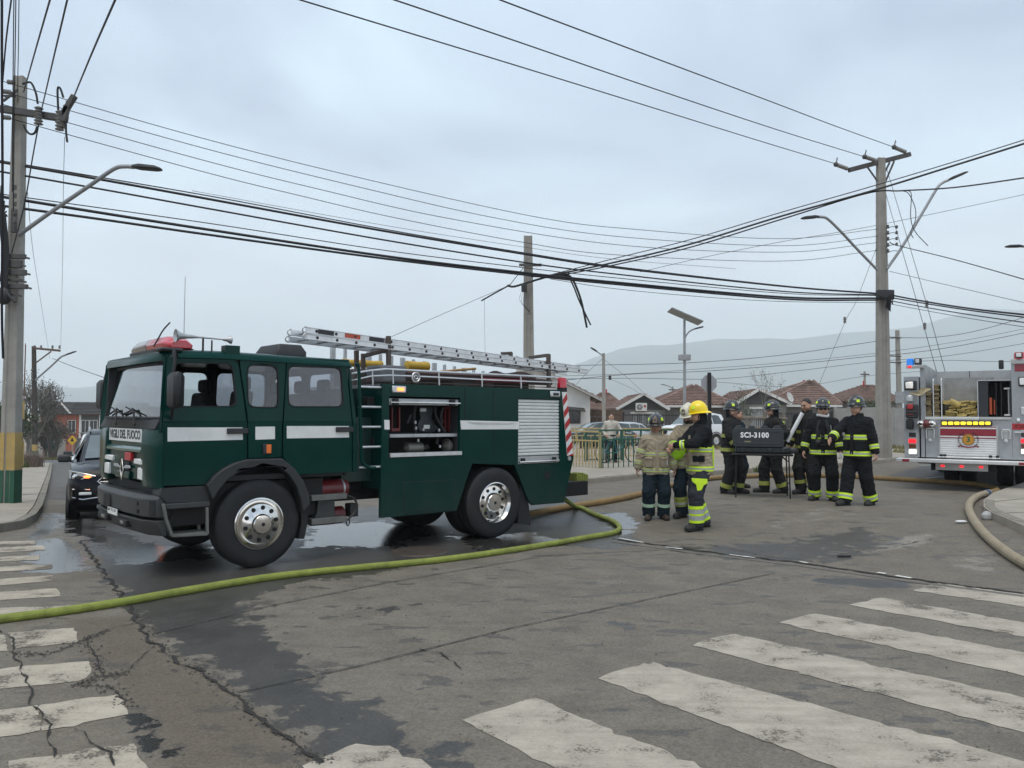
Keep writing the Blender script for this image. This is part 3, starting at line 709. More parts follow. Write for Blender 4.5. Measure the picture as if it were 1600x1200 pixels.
for i in range(5):
 z=zg1-.02-i*(zg1-zg0-.09)/5
 mb=MB();mb.box(XF-.04,XF-.022,ya+.01,yb-.01,z-.012,z+.004);mb.build('grille_slat',m_plastic,gr)
mb=MB();mb.loft([[(XF-.022,y,zg0+.10),(XF-.05,y,zg0+.085),(XF-.05,y,zg0+.01),(XF-.02,y,zg0)]for y in(ya-.03,yb+.03)]);mb.build('grille_lower_bar',m_green,gr,bevel=.01)
yc=1.165;zc=(zg0+zg1)/2
for s in(-1,1):
 mb=MB();mb.loft([[(XF-.045,yc+s*a,zc+b)for a,b in q]if i==0 else[(XF-.06,yc+s*a,zc+b)for a,b in q]for i,q in enumerate([[(.05,.02),(.16,.06),(.30,.06),(.32,.03),(.16,.02)]]*2)]);mb.build('emblem_wing',m_alu2,gr,bevel=.004)
mb=MB();mb.plate([(0,.13),(.075,0),(0,-.13),(-.075,0)],[[(0,.08),(.045,0),(0,-.08),(-.045,0)]],lambda a,b,t:(XF-.046-t,yc+a,zc+b),0,.012);mb.build('diamond_emblem',m_chrome,gr,bevel=.004)
r0=TF(Z6(370,367),XF-.03);r1=TF(Z6(318,428),XF-.03)
mb=MB();mb.box(XF-.056,XF-.02,r0[0],r1[0],r1[1],r0[1]);mb.build('red_marker',m_red,front,bevel=.004)
for flip in(0,1):
 for nm,a,b in(('upper_lamp',(375,424),(450,464)),('headlight',(416,502),(470,598))):
  q0=TF(Z6(b[0],a[1]),XF-.05);q1=TF(Z6(a[0],b[1]),XF-.05)
  y0,y1=sorted((q0[0],q1[0]));y0=max(y0,.42);y1=max(y1,y0+.17)
  if flip:y0,y1=W1-y1,W1-y0
  xo=XF-.052
  mb=MB();mb.box(xo,xo+.07,y0,y1,min(q0[1],q1[1]),max(q0[1],q1[1]));mb.build('headlight' if nm=='headlight' else 'lamp',m_lampw,front,bevel=.012)
def bplan(o):return[(-.99,.02),(-1.08-o,.03),(-1.17-o,.22),(-1.205-o,.7),(-1.21-o,1.16),(-1.20-o,1.62),(-1.15-o,2.06),(-1.04-o,2.27),(-.99,2.30),(-.9,2.2),(-.9,.12)]
zb=[TP(Z6(612,q),-.0)[1]for q in(738,768,925,950,1085)]
mb=MB();mb.loft([[(x,y,z)for x,y in bplan(o)]for z,o in((zb[2],.0),(zb[1],.015),(zb[0],-.035))]);bum=mb.build('bumper',m_bumper,fe,smooth=30,bevel=.01)
mb=MB();mb.loft([[(x,y,z)for x,y in bplan(o)]for z,o in((zb[4],-.06),(zb[3]-.05,.0),(zb[3],.01))]);bl=mb.build('bumper_skirt',m_bumper,bum,smooth=30,bevel=.008)
for y0,y1 in((.62,.98),(1.36,1.74)):
 mb=MB();zz=(zb[4]+.05,zb[3]-.04)
 mb.box(-1.232,-1.13,y0,y1,*zz);mb.build('fog_lamp_recess',m_black,bl,bevel=.01)
 mb=MB();mb.box(-1.238,-1.22,y0+.08,y1-.16,zz[0]+.02,zz[0]+.06);mb.build('fog_lamp',P('dusty_lens',(.16,.155,.13),.35),bl,bevel=.01)
for yy,zz in((.34,.72),(.34,.28)):
 z=zb[2]+(zb[1]-zb[2])*zz;mb=MB();mb.cyl((-1.2,yy,z),(-1.15,yy,z),.022,n=10);mb.build('bolt_hole',m_black,bum)
mb=MB()
for k in range(4):mb.box(-1.14-.0,-1.10,.055+k*.018,.062+k*.018,zb[2]+.02,zb[1]-.01)
mb.build('corner_ribs',m_plastic,bum)
mb=MB();mb.box(-1.232,-1.17,1.25,1.52,zb[1]-.17,zb[1]-.02);mb.build('tow_recess',m_black,bum,bevel=.01)
py0,pz0=TF(Z6(232,905),-1.24);py1,pz1=TF(Z6(157,812),-1.24)
mb=MB();mb.box(-1.245,-1.232,py0,py1,pz0,pz1-.02);lp=mb.build('licence_plate',m_white,bum,bevel=.003)
ph=pz1-.02-pz0
tm=text_mb('SP·7137',ph*.62,lambda a,b,t:(-1.2455-t*.5,(py0+py1)/2-a,(pz0+pz1-.02)/2+.015+b),.002,.02)
ext=max(abs(p[1]-(py0+py1)/2)for p in tm.v);k_=(py1-py0)*.46/ext
tm.v=[(p[0],(py0+py1)/2+(p[1]-(py0+py1)/2)*k_,p[2])for p in tm.v]
tm.build('plate_lettering',m_letter,lp,smooth=0)
mb=MB();mb.box(-1.02,.9,.15,2.15,zb[0]-.35,z_bot+.02);mb.build('engine_bay',m_black,fe)
mb=MB();pr=[(0.0,0),(.012,.035),(.05,.075),(.13,.095)]
def roofring(x,dz,inn):
 y0=slope(zt)-.025+inn;y1=W1-y0
 return[(x,y0+a,zt-.01+dz+b)for a,b in pr]+[(x,y1-a,zt-.01+dz+b)for a,b in reversed(pr)]
xw0=wx(1.16,zt-.06)
mb.loft([roofring(xw0+q,d,i)for q,d,i in((-.05,-.035,.10),(0,-.02,.03),(.10,0,.0),(.6,.012,0),(1.4,.005,0),(xr-xw0-.02,-.005,0),(xr-xw0+.03,-.02,.02))])
roof=mb.build('cab_roof',m_green,fe,smooth=40)
def bx(name,p0,p1,y0,y1,mat,parent,bev=.006,label=None):
 """box whose near face covers two photo points"""
 a=TP(p0,y0);b=TP(p1,y0);mb=MB()
 mb.box(min(a[0],b[0]),max(a[0],b[0]),y0,y1,min(a[1],b[1]),max(a[1],b[1]));return mb.build(name,mat,parent,bevel=bev,label=label)
bx('roof_bracket',Z1(608,140),Z1(672,190),.06,.2,m_green,roof)
a=TP(Z1(838,172),.35);b=TP(Z1(970,140),.35)
mb=MB();mb.loft([[(a[0]+i,.35+i,z),(b[0]-i,.35+i,z),(b[0]-i,1.0-i,z),(a[0]+i,1.0-i,z)]for z,i in((a[1]-.05,0),(a[1]+.02,0),(b[1],.05))]);mb.build('roof_vent',m_plastic,roof,bevel=.015)
bx('roof_corner_cap',Z8(372,372),Z8(684,440),.03,.25,m_plastic,roof,.02)
lx=TP((305,528),.28)[0]-.17
base=zt+.085
def lring(y,sx,h):return[(lx-.15*sx,y,base+.02),(lx-.17*sx,y,base+.09*h),(lx-.10*sx,y,base+.165*h),(lx+.08*sx,y,base+.165*h),(lx+.17*sx,y,base+.09*h),(lx+.15*sx,y,base+.02)]
mb=MB();mb.loft([lring(y,s,h)for y,s,h in((.93,1,1),(1.42,1,.95),(1.6,.8,.7))]);lb=mb.build('light_bar',P('smoky_lens',(0.16,0.12,0.11),.2,coat=.6),roof,smooth=25,bevel=.012,label='smoky grey lens half of the light bar')
mb=MB();mb.loft([lring(y,s,h)for y,s,h in((.22,.75,.65),(.34,.97,.95),(.5,1,1),(.92,1,1))]);mb.build('red_dome',m_redlens,lb,smooth=25,bevel=.012)
mb=MB();mb.box(lx-.16,lx+.16,.28,1.56,base-.03,base+.03);mb.build('light_bar_base',m_plastic,lb,bevel=.01)
h0=TP(Z8(570,215),.12);h1=TP(Z8(1345,275),.12)
ax=Vector((h1[0]-h0[0],0,h1[1]-h0[1]));Lh=ax.length;o=Vector((h0[0],.12,h0[1]))
mb=MB();mb.lathe([(.02,.02),(.072,0),(.068,.012),(.040,.05),(.026,.12),(.018,.2),(.011,.25),(.010,Lh-.10),(.02,Lh-.09),(.024,Lh-.05),(.044,Lh-.015),(.048,Lh),(.01,Lh-.015)],o,ax,20);hn=mb.build('air_horn',m_alu2,roof,smooth=50)
mb=MB();mb.cyl((h1[0]-.22,.12,h1[1]-.02),(h1[0]-.22,.12,zt),.010,n=8);mb.cyl((h0[0]+.3,.12,h0[1]),(h0[0]+.3,.12,zt),.012,n=8);mb.build('horn_bracket',m_steel,hn)
p=[TP(Z8(*q),.2)for q in((265,370),(330,260),(400,140),(494,34))]
mb=MB();mb.tube(curve([(a,.2,b)for a,b in p],4),.008,6);mb.build('whip_antenna',m_black,roof)
a=TP((287,545),.9);b=TP((287,432),.9)
mb=MB();mb.tube([(a[0],.9,zt),(a[0],.9,b[1])],[.006,.004],6);mb.build('radio_antenna',m_alu2,roof)
for far in(0,1):
 Y=(lambda y:y)if not far else(lambda y:W1-y)
 a=TP(Z1(348,424),-.16);b=TP(Z1(424,262),-.16)
 mb=MB();mb.loft([[(a[0]+.03,Y(-.30),z)if False else(a[0]+i,Y(-.34+i),z),(b[0]-.1+0*i,Y(-.34+i),z),(b[0]-i,Y(-.18),z),(b[0]-i-.01,Y(-.12-i),z),(a[0]+i,Y(-.1-i),z)]for z,i in((a[1],.03),(a[1]+.04,0),(b[1]-.05,0),(b[1],.03))])
 mr=mb.build('wing_mirror',P('mirror_black_plastic',(.010,.0105,.012),.5,var=.2,dirt=.2,dirtcol=(.03,.03,.03)),fe,bevel=.02,smooth=40)
 pts=[TP(Z1(*q),-.02)for q in((402,190),(372,168),(366,215),(352,300),(350,430),(368,468))]
 mb=MB();mb.tube(curve([(x,Y(y),z)for(x,z),y in zip(pts,(.05,-.05,-.12,-.15,-.14,.0))],5),.018,8);mb.build('mirror_arm',m_black,mr)
for y0,y1 in((.55,1.15),(1.2,1.8)):
 mb=MB();mb.tube([(wx(y0,1.66)-.06,y0,1.63),(wx(y0+.2,1.8)-.03,y0+.22,1.80),(wx(y1,1.74)-.02,y1,1.74)],.012,6);mb.tube([(wx(y0+.1,1.78)-.03,y0-.05,1.74),(wx(y1,1.8)-.03,y1-.1,1.83)],.008,5);mb.build('wiper',m_black,ws)
mb=MB();mb.box(-1.0,xr-.03,.08,W1-.08,1.0,1.06);mb.plate(rrect(.05,W1-.05,1.0,zt,.03),[rrect(.2,1.05,1.78,2.28,.07),rrect(1.25,W1-.2,1.78,2.28,.07)],lambda a,b,t:(xr-.05+t,a,b),0,.03);mb.box(-1.02,-.62,.12,W1-.12,1.05,1.66);mb.build('cab_floor',m_interior,fe)
for(x,y)in((-.32,.45),(-.32,1.75),(.75,.5),(.75,1.15),(.75,1.8)):
 mb=MB();mb.box(x-.25,x+.22,y-.24,y+.24,1.25,1.42);st=mb.build('seat',m_seat,fe,bevel=.04)
 mb=MB();mb.obox((x+.27,y,1.72),(1,0,-.12),(0,1,0),(.12,0,1),.12,.46,.62);mb.build('seat_back',m_seat,st,bevel=.045)
 mb=MB();mb.obox((x+.33,y,2.12),(1,0,0),(0,1,0),(0,0,1),.09,.26,.17);mb.build('headrest',m_seat,st,bevel=.04)
mb=MB();mb.tube([(-.52+.06*math.sin(a),.5+.22*math.cos(a),1.66+.2*math.sin(a))for a in[2*math.pi*k/20 for k in range(20)]],.015,6,closed=True);mb.build('steering_wheel',m_black,fe)
bx('side_marker',Z1(790,585),Z1(812,624),-.03,0.0,m_amber,fe);bx('marker_bracket',Z1(776,582),Z1(791,627),-.03,0.0,m_plastic,fe)
outer=[(515,765),(545,725),(590,690),(640,665),(700,650),(850,645),(905,690),(945,745),(968,800),(974,850)]
inner=[(940,885),(932,830),(915,775),(880,720),(836,682),(720,688),(655,708),(605,742),(565,790),(540,830)]
oo=[TP(Z1(*p))for p in outer];ii=[TP(Z1(*p))for p in inner]
mb=MB();mb.plate(oo+ii,[],lambda a,b,t:(a,t,b),-.07,.02)
N=len(ii)
for i in range(N-1):
 (a0,b0),(a1,b1)=ii[i],ii[i+1]
 mb.add([(a0,.0,b0),(a1,.0,b1),(a1,.45,b1),(a0,.45,b0),(a0,0,b0+.02),(a1,0,b1+.02),(a1,.45,b1+.02),(a0,.45,b0+.02)],[(0,1,2,3),(4,7,6,5)])
mb.build('wheel_arch',m_plastic,fe,smooth=40,bevel=.012)
q=[TP(Z1(*p),.02)for p in((972,850),(970,930),(955,1005),(930,1005),(944,930),(940,870))]
mb=MB();mb.plate(q,[],lambda a,b,t:(a,t,b),0,.4);mb.build('mudguard_flap',m_rubber,fe)
q=[TP(Z1(*p))for p in((316,780),(515,768),(540,800),(536,838),(340,846),(312,815))]
mb=MB();mb.plate(q,[],lambda a,b,t:(a,t,b),.0,.25);stp=mb.build('door_step_panel',m_plastic,fe,bevel=.01)
q0=TP(Z1(340,850),-.02);q1=TP(Z1(536,838),-.02);q2=TP(Z1(345,874),-.02)
mb=MB();mb.box(q0[0],q1[0],-.04,.3,q2[1],q0[1]);mb.build('upper_step',m_bumper,stp,bevel=.008)
pts=[TP(Z1(*p),-.03)for p in((328,850),(342,920),(368,992),(525,984),(523,865))]
mb=MB()
for i in range(4):mb.bar((pts[i][0],-.03,pts[i][1]),(pts[i+1][0],-.03,pts[i+1][1]),.03,.035,up=(0,1,0))
mb.bar((pts[3][0],.22,pts[3][1]),(pts[4][0],.22,pts[4][1]),.03,.035,up=(0,1,0));mb.box(pts[2][0],pts[3][0],-.03,.25,pts[2][1]-.012,pts[2][1]+.012)
mb.build('step_frame',P('worn_grey_metal',(0.16,0.16,0.15),.5,.4,dirt=.4,dirtcol=(.07,.06,.05)),stp,bevel=.004)
def tyre_prof(R,w):
 return[(.30,0),(.33,.0),(R-.10,-.012),(R-.05,0.0),(R-.02,.012),(R-.004,.03),(R,.05),(R,.085),(R-.012,.087),(R-.012,.095),(R,.097),(R,w/2-.006),(R-.012,w/2-.004),(R-.012,w/2+.004),(R,w/2+.006),(R,w-.097),(R-.012,w-.095),(R-.012,w-.087),(R,w-.085),(R,w-.05),(R-.02,w-.012),(R-.1,w+.012),(.30,w)]
def wheel(x,z,y,sgn,dual,R):
 """sgn +1: outer face looks to -y"""
 A=(0,sgn,0)
 mb=MB();mb.lathe(tyre_prof(R,.28),(x,y,z),A,56);t=mb.build('wheel',m_rubber,fe,smooth=28)
 mb=MB()
 if not dual:
  prof=[(.285,.01),(.295,-.006),(.282,-.012),(.262,.012),(.245,.01),(.225,-.03),(.135,-.052),(.128,-.06),(.118,-.062),(.112,-.085),(.10,-.10),(.03,-.106),(.0,-.106)]
 else:
  prof=[(.285,.01),(.295,-.006),(.282,-.012),(.262,.02),(.25,.04),(.242,.06),(.15,.055),(.14,.05),(.128,.01),(.118,.0),(.0,-.004)]
 mb.lathe(prof,(x,y,z),A,40);mb.build('rim',m_chrome,t,smooth=40)
 rh,dh=(.185,-.042)if not dual else(.195,.056)
 for k in range(10):
  a=2*math.pi*k/10+.2;c=Vector((x+rh*math.cos(a),y+sgn*dh,z+rh*math.sin(a)))
  mb=MB();mb.lathe([(.0,-.006),(.018,-.006),(.02,-.003),(.024,-.008),(.027,.012)],c,A,10);mb.build('hand_hole',m_black,t)
 mb=MB();mb.cyl((x,y+sgn*(-.108 if not dual else-.007),z),(x,y+sgn*(-.09 if not dual else .01),z),.022,n=10);mb.build('hub_cap',m_black,t)
 mb=MB();mb.lathe([(.30,.02),(.28,.1),(.1,.12),(.0,.12)],(x,y,z),A,24);mb.build('wheel_inside',m_black,t)
 if dual:
  mb=MB();mb.lathe(tyre_prof(R,.28),(x,y+sgn*.33,z),A,40);mb.build('inner_tyre',m_rubber,t,smooth=28)
 return t
RT=.505
xfw=TP(Z1(763,943),-.03)[0];xrw=TP(Z2(1064,953),.02)[0]
wheel(xfw,RT,.0,1,False,RT);wheel(xfw,RT,W1-.0,-1,False,RT)
wheel(xrw,RT,.0,1,True,RT);wheel(xrw,RT,W1,-1,True,RT)
mb=MB();mb.box(-.9,5.0,.62,.72,.62,.86);mb.box(-.9,5.0,1.6,1.7,.62,.86);mb.cyl((xfw,.25,RT),(xfw,2.1,RT),.07);mb.cyl((xrw,.25,RT),(xrw,2.1,RT),.09);mb.sphere((xrw,1.16,RT),.25);mb.cyl((.8,1.16,.75),(xrw,1.16,.55),.06);mb.build('chassis',m_steel,fe)
mb=MB();mb.box(xr-.05,1.75,.5,1.9,.75,1.35);mb.box(.55,1.2,.5,1.8,.75,1.0);mb.build('gearbox_block',m_black,fe,bevel=.03)
a=TP(Z1(968,790),.25);b=TP(Z1(1160,790),.25)
mb=MB();mb.lathe([(.0,0),(.08,.01),(.115,.05),(.12,.1),(.12,b[0]-a[0]-.1),(.115,b[0]-a[0]-.05),(.0,b[0]-a[0])],(a[0],.28,a[1]),(1,0,0),20);tk=mb.build('air_tank',m_redtank,fe)
for q in(.2,.8):
 x=a[0]+(b[0]-a[0])*q;mb=MB();mb.lathe([(.121,-.012),(.125,-.012),(.125,.012),(.121,.012)],(x,.28,a[1]),(1,0,0),20);mb.build('tank_strap',m_alu2,tk)
a2=TP(Z1(975,912),.3);b2=TP(Z1(1150,912),.3)
mb=MB();mb.lathe([(.0,0),(.09,.02),(.11,.06),(.11,b2[0]-a2[0]-.06),(.0,b2[0]-a2[0])],(a2[0],.34,a2[1]),(1,0,0),18);mb.build('air_tank',m_redtank,fe)
q=[TP(Z1(*p),.1)for p in((1020,830),(1095,828),(1095,915),(1000,922),(1015,895))]
mb=MB();mb.plate(q,[],lambda a,b,t:(a,t,b),.1,.3);bp=mb.build('battery_guard',m_bumper,fe,bevel=.008)
for za,zb_ in((812,826),(918,930)):
 bx('step_tread',Z1(992,za),Z1(1150,zb_),.05,.3,P('worn_grey_metal',(.16,.16,.15)),bp,.005)
pts=[TP(Z1(*p),.05)for p in((1150,812),(1180,825),(1192,850),(1185,885),(1150,922))]
mb=MB();mb.tube(curve([(a,.05,b)for a,b in pts],4),.014,7);mb.build('guard_rail',m_steel,bp)
bx('valve_block',Z1(1165,850),Z1(1200,905),.2,.35,m_steel,fe,.01)
mb=MB();mb.tube(curve([(a,.1,b)for a,b in[TP(Z1(*p),.1)for p in((1140,905),(1150,945),(1160,935),(1158,905))]],5),.008,6);mb.build('hose_loop',m_black,fe)
# ---- body
outer=[(503,352),(1392,379),(1400,392),(1460,722),(1411,945),(1256,958),(1233,930),(1166,757),(955,750),(940,782),(875,985),(520,1020)]
oo=[TP(Z2(*p))for p in outer]
xb0=oo[0][0];xb1=max(p[0]for p in oo);ztop=(oo[0][1]+oo[1][1])/2
oo[0]=(xb0,ztop);oo[1]=(oo[1][0],ztop);oo[11]=(xb0,oo[11][1])
c0=TP(Z2(538,412));c1=TP(Z2(906,708));comp=[(c0[0],c0[1]),(TP(Z2(893,412))[0],c0[1]),(TP(Z2(893,412))[0],c1[1]),(c0[0],c1[1])]
s0=TP(Z2(1184,424));s1=TP(Z2(1412,744));xs1=TP(Z2(1392,560))[0];shut=[(s0[0],s0[1]),(xs1,s0[1]),(xs1,s1[1]),(s0[0],s1[1])]
xm_=TP(Z2(1060,753))[0];zm_=TP(Z2(1060,753))[1]
mb=MB();mb.plate([oo[0],(xm_,ztop),(xm_,zm_)]+oo[8:],[comp],lambda a,b,t:(a,t,b),0,.05)
mb.plate([(xm_,ztop)]+oo[1:8]+[(xm_,zm_)],[shut],lambda a,b,t:(a,t,b),0,.05)
body=mb.build('body_side',m_green,fe,smooth=25)
mb=MB();mb.plate(oo,[],lambda a,b,t:(a,W1-t,b),0,.05);mb.build('body_side',m_green,fe,smooth=25)
mb=MB();mb.box(xb0+.003,oo[1][0],.05,W1-.05,ztop-.05,ztop-.004);mb.build('body_roof',m_alu2,fe)
mb=MB();mb.box(xb0+.004,xb0+.04,.05,W1-.05,.8,ztop-.01);mb.box(xb1-.25,xb1-.2,.05,W1-.05,.75,ztop-.06);mb.box(xb0+.05,xb1-.3,.75,W1-.75,.7,1.0);mb.build('body_bulkhead',m_green,fe)
mb=MB()
for k in range(-8,9):
 a=math.pi*k/18;
wa=[(xrw+.60*math.sin(math.pi*k/18),RT+.60*math.cos(math.pi*k/18))for k in range(-8,9)]
mb.loft([[(a,.052,b)for a,b in wa],[(a,.7,b)for a,b in wa]],caps=False);mb.build('rear_wheel_arch',m_black,fe)
def boxin(x0,x1,z0,z1,d,mat,name):
 mb=MB();mb.add([(x0,.05,z0),(x1,.05,z0),(x1,.05,z1),(x0,.05,z1),(x0,d,z0),(x1,d,z0),(x1,d,z1),(x0,d,z1)],[(4,5,6,7),(0,1,5,4),(3,7,6,2),(0,4,7,3),(1,2,6,5)])
 return mb.build(name,mat,body,smooth=0)
lk=boxin(comp[0][0],comp[1][0],comp[2][1],comp[0][1],.72,P('locker_lining',(0.025,0.028,0.03),.6),'locker')
cx0,cx1=comp[0][0],comp[1][0]
zc0,zc1=comp[2][1],comp[0][1]
zz=TP(Z3(200,220))[1];z2_=TP(Z3(200,325))[1]
mb=MB();mb.box(cx0+.01,cx1-.01,.02,.10,z2_,zz);rs=mb.build('rolled_shutter',m_alu2,lk,bevel=.01)
mb=MB();zb_=TP(Z3(200,285))[1];mb.cyl((cx0+.01,-.012,zb_),(cx1-.01,-.012,zb_),.012,n=10);mb.build('shutter_bar',m_chrome,rs)
for xx in(280,1170):
 x=TP(Z3(xx,270))[0];mb=MB();mb.box(x-.04,x+.04,-.02,.03,zb_-.03,zb_+.05);mb.build('bar_clamp',m_black,rs,bevel=.005)
bx('locker_shelf',Z3(192,786),Z3(1248,822),.06,.70,m_alu2,lk,.004)
bx('locker_sill',Z3(200,1085),Z3(1320,1110),-.012,.10,m_alu,lk,.004)
for xx in(230,345,1060,1125):
 bx('red_bracket',Z3(xx-8,360),Z3(xx+8,740),.22,.28,m_redtank,lk,.003)
bx('red_bracket',Z3(222,690),Z3(350,740),.2,.3,m_redtank,lk,.003);bx('red_bracket',Z3(1050,355),Z3(1150,385),.2,.3,m_redtank,lk,.003)
m_ba=P('breathing_set_black',(0.02,0.025,0.03),.5)
q=[TP(Z3(*p),.25)for p in((640,360),(870,360),(840,540),(900,600),(910,760),(640,740),(630,600),(680,540))]
mb=MB();mb.plate(rpoly(q,.05),[],lambda a,b,t:(a,t,b),.25,.36);ba=mb.build('backplate',m_ba,lk,bevel=.01)
bx('label_tag',Z3(728,640),Z3(815,700),.235,.25,m_white,ba,0);bx('grey_tag',Z3(668,380),Z3(760,430),.235,.25,m_alu2,ba,0)
for pts in(((590,340),(580,500),(600,700),(640,900)),((900,360),(920,500),(1000,640),(1070,780)),((880,640),(960,740),(950,860),(920,940)),((1020,370),(1000,500),(1020,620)),((520,480),(470,610))):
 mb=MB();pp=[TP(Z3(*p),.16)for p in pts];mb.tube(curve([(a,.16+.02*math.sin(i),b)for i,(a,b)in enumerate(pp)],4),.02,6);mb.build('harness_strap',m_seat,ba)
for(xx,yy)in((590,600),(600,690),(635,880),(960,720),(975,975),(715,710)):
 x,z=TP(Z3(xx,yy),.13);mb=MB();mb.box(x-.014,x+.014,.12,.145,z-.02,z+.02);mb.build('buckle',m_alu2,ba,bevel=.004)
for x0,x1,yy,rr,yd in((400,720,1000,.075,.22),(1010,1150,965,.098,.2)):
 a=TP(Z3(x0,yy),yd);b=TP(Z3(x1,yy),yd)
 mb=MB();mb.lathe([(.0,0),(rr,.05),(rr,b[0]-a[0]-.07),(rr*.85,b[0]-a[0]-.03),(rr*.4,b[0]-a[0]),(.02,b[0]-a[0]+.01)],(a[0],yd,max(a[1],zc0+rr+.01)),(1,0,.0),18);cy=mb.build('air_cylinder',P('grey_cylinder',(.16,.155,.14),.35,.4,dirt=.3),lk)
 mb=MB();zz=max(a[1],zc0+rr+.01);mb.box(b[0]+.0,b[0]+.05,yd-.03,yd+.03,zz-.035,zz+.04);mb.cyl((b[0]+.05,yd,zz),(b[0]+.1,yd,zz),.018,n=8);mb.build('cylinder_valve',m_black,cy,bevel=.006)
sx0,sx1,sz0,sz1=shut[0][0],shut[1][0],shut[2][1],shut[0][1]
ns=17;hh=(sz1-sz0-.13)/ns
mb=MB();mb.box(sx0,sx1,.045,.06,sz0,sz1);sh=mb.build('roller_shutter',m_black,body)
m_slat=P('shutter_slat_metal',(0.78,0.79,0.78),rough=.4,metal=.25,var=.05,dirt=.12)
for k in range(ns):
 z=sz0+.12+k*hh;mb=MB();mb.loft([[(x,.03,z+.006),(x,.018,z+.015),(x,.016,z+hh-.012),(x,.03,z+hh-.002),(x,.045,z+hh),(x,.045,z+.004)]for x in(sx0+.006,sx1-.006)]);mb.build('slat',m_slat,sh,smooth=20)
mb=MB();mb.box(sx0+.006,sx1-.006,.015,.045,sz0+.005,sz0+.115);mb.build('shutter_kick_plate',m_alu2,sh,bevel=.004)
mb=MB();mb.cyl((sx0+.02,-.01,sz0+.035),(sx1-.02,-.01,sz0+.035),.013,n=10);mb.build('shutter_bar',m_chrome,sh)
for x in(sx0+.1,sx1-.12):mb=MB();mb.box(x-.035,x+.035,-.015,.02,sz0+.02,sz0+.09);mb.build('bar_clamp',m_black,sh,bevel=.005)
def strip(p0,p1,w,mat,name,par,y=-.003):
 a=TP(Z2(*p0));b=TP(Z2(*p1));mb=MB();mb.bar((a[0],y+.003,a[1]),(b[0],y+.003,b[1]),.008,w,up=(0,0,1));return mb.build(name,mat,par,smooth=0)
strip((522,800),(944,782),.018,m_green,'panel_lip',body)
strip((1190,776),(1450,763),.016,m_green,'panel_lip',body)
ht=[TP(Z2(*p))for p in((607,845),(858,831),(855,974),(611,993))]
mb=MB();mb.plate(ht,[],lambda a,b,t:(a,t,b),-.006,.0);hm=mb.build('skirt_hatch',m_green,body,bevel=.004)
for i in range(4):
 a,b=ht[i],ht[(i+1)%4];mb=MB();mb.bar((a[0],-.001,a[1]),(b[0],-.001,b[1]),.006,.012);mb.build('hatch_gap',m_black,hm,smooth=0)
mb=MB();mb.plate([TP(Z2(*p))for p in((513,531),(539,532),(540,580),(514,579))],[],lambda a,b,t:(a,t,b),-.003,.002);mb.build('white_stripe',m_white,body,smooth=0)
a=[TP(Z2(*p))for p in((893,534),(1187,540),(1187,578),(897,579))]
mb=MB();mb.plate(a,[],lambda a,b,t:(a,t,b),-.004,.002);wsx=mb.build('white_stripe',m_white,body,smooth=0)
b=[TP(Z2(*p))for p in((930,540),(1170,544),(1140,553),(960,551))]
mb=MB();mb.plate(b,[],lambda a,b,t:(a,t,b),-.012,-.004);mb.build('recess_lip',P('stripe_shadow_lip',(.55,.55,.53),.4),wsx,bevel=.003)
for(p0,p1)in(((555,360),(624,397)),((1346,387),(1394,417))):
 l_=bx('marker_lamp',Z2(*p0),Z2(*p1),-.03,0.0,m_alu,body,.012)
 if p0[0]<1000:bx('lit_bulb',Z2(583,370),Z2(614,387),-.045,-.03,m_amberlit,l_,.006)
 else:bx('lens',Z2(1362,396),Z2(1388,410),-.04,-.03,m_plastic,l_,.006)
bx('flap_lock',Z2(1318,790),Z2(1340,826),-.008,0,m_black,body,.003)
for p0_,p1_ in(((1060,384),(1060,534)),((1060,582),(1060,745)),((915,378),(915,532)),((520,405),(535,405))):
 a=TP(Z2(*p0_));b=TP(Z2(*p1_));mb=MB();mb.obox(((a[0]+b[0])/2,-.001,(a[1]+b[1])/2),(1,0,0),(0,1,0),(0,0,1),.006,.006,abs(a[1]-b[1])+.01);mb.build('panel_seam',m_black,body,smooth=0)
strip((1256,945),(1400,935),.03,m_green,'skirt_step',body)
cz=[TP(Z2(*p),-.004)for p in((1402,392),(1424,392),(1458,708),(1428,712))]
def cw(a,b):
 t0=(cz[0][0]+(cz[1][0]-cz[0][0])*a,cz[0][1]+(cz[1][1]-cz[0][1])*a);t1=(cz[3][0]+(cz[2][0]-cz[3][0])*a,cz[3][1]+(cz[2][1]-cz[3][1])*a)
 return(t0[0]+(t1[0]-t0[0])*b,t0[1]+(t1[1]-t0[1])*b)
mb=MB();mb.plate([cz[0],cz[1],cz[2],cz[3]],[],lambda a,b,t:(a,t,b),-.008,.02);ch=mb.build('chevron_board',m_white,body,smooth=0)
for k in range(6):
 b0=.02+k*.19;p=[(0,b0+.10),(1,b0),(1,b0+.095),(0,b0+.195)];p=[(a,min(b,1.0))for a,b in p]
 mb=MB();mb.plate([cw(*q)for q in p],[],lambda a,b,t:(a,t,b),-.011,-.007);mb.build('red_chevron',m_red,ch,smooth=0)
x,z=TP(Z2(1440,724),-.01);mb=MB();mb.lathe([(.0,-.012),(.035,-.012),(.035,.01)],(x,-.0,z),(0,1,0),14);mb.build('round_reflector',m_alu,body)
a=TP(Z2(1384,386),.1);b=TP(Z2(1420,322),.1);xm=(a[0]+b[0])/2;rr=(b[0]-a[0])/2
mb=MB();mb.lathe([(rr,a[1]-.02),(rr,a[1]+.05)],(xm,.1,0),(0,0,1),18,caps=True);bc=mb.build('rear_beacon',m_black,fe)
mb=MB();mb.lathe([(rr*.96,a[1]+.05),(rr*.96,b[1]-.03),(rr*.8,b[1]),(.0,b[1])],(xm,.1,0),(0,0,1),18);mb.build('red_dome',m_redlens,bc)
a=TP(Z2(1425,850),.3);b=TP(Z2(1543,905),.3)
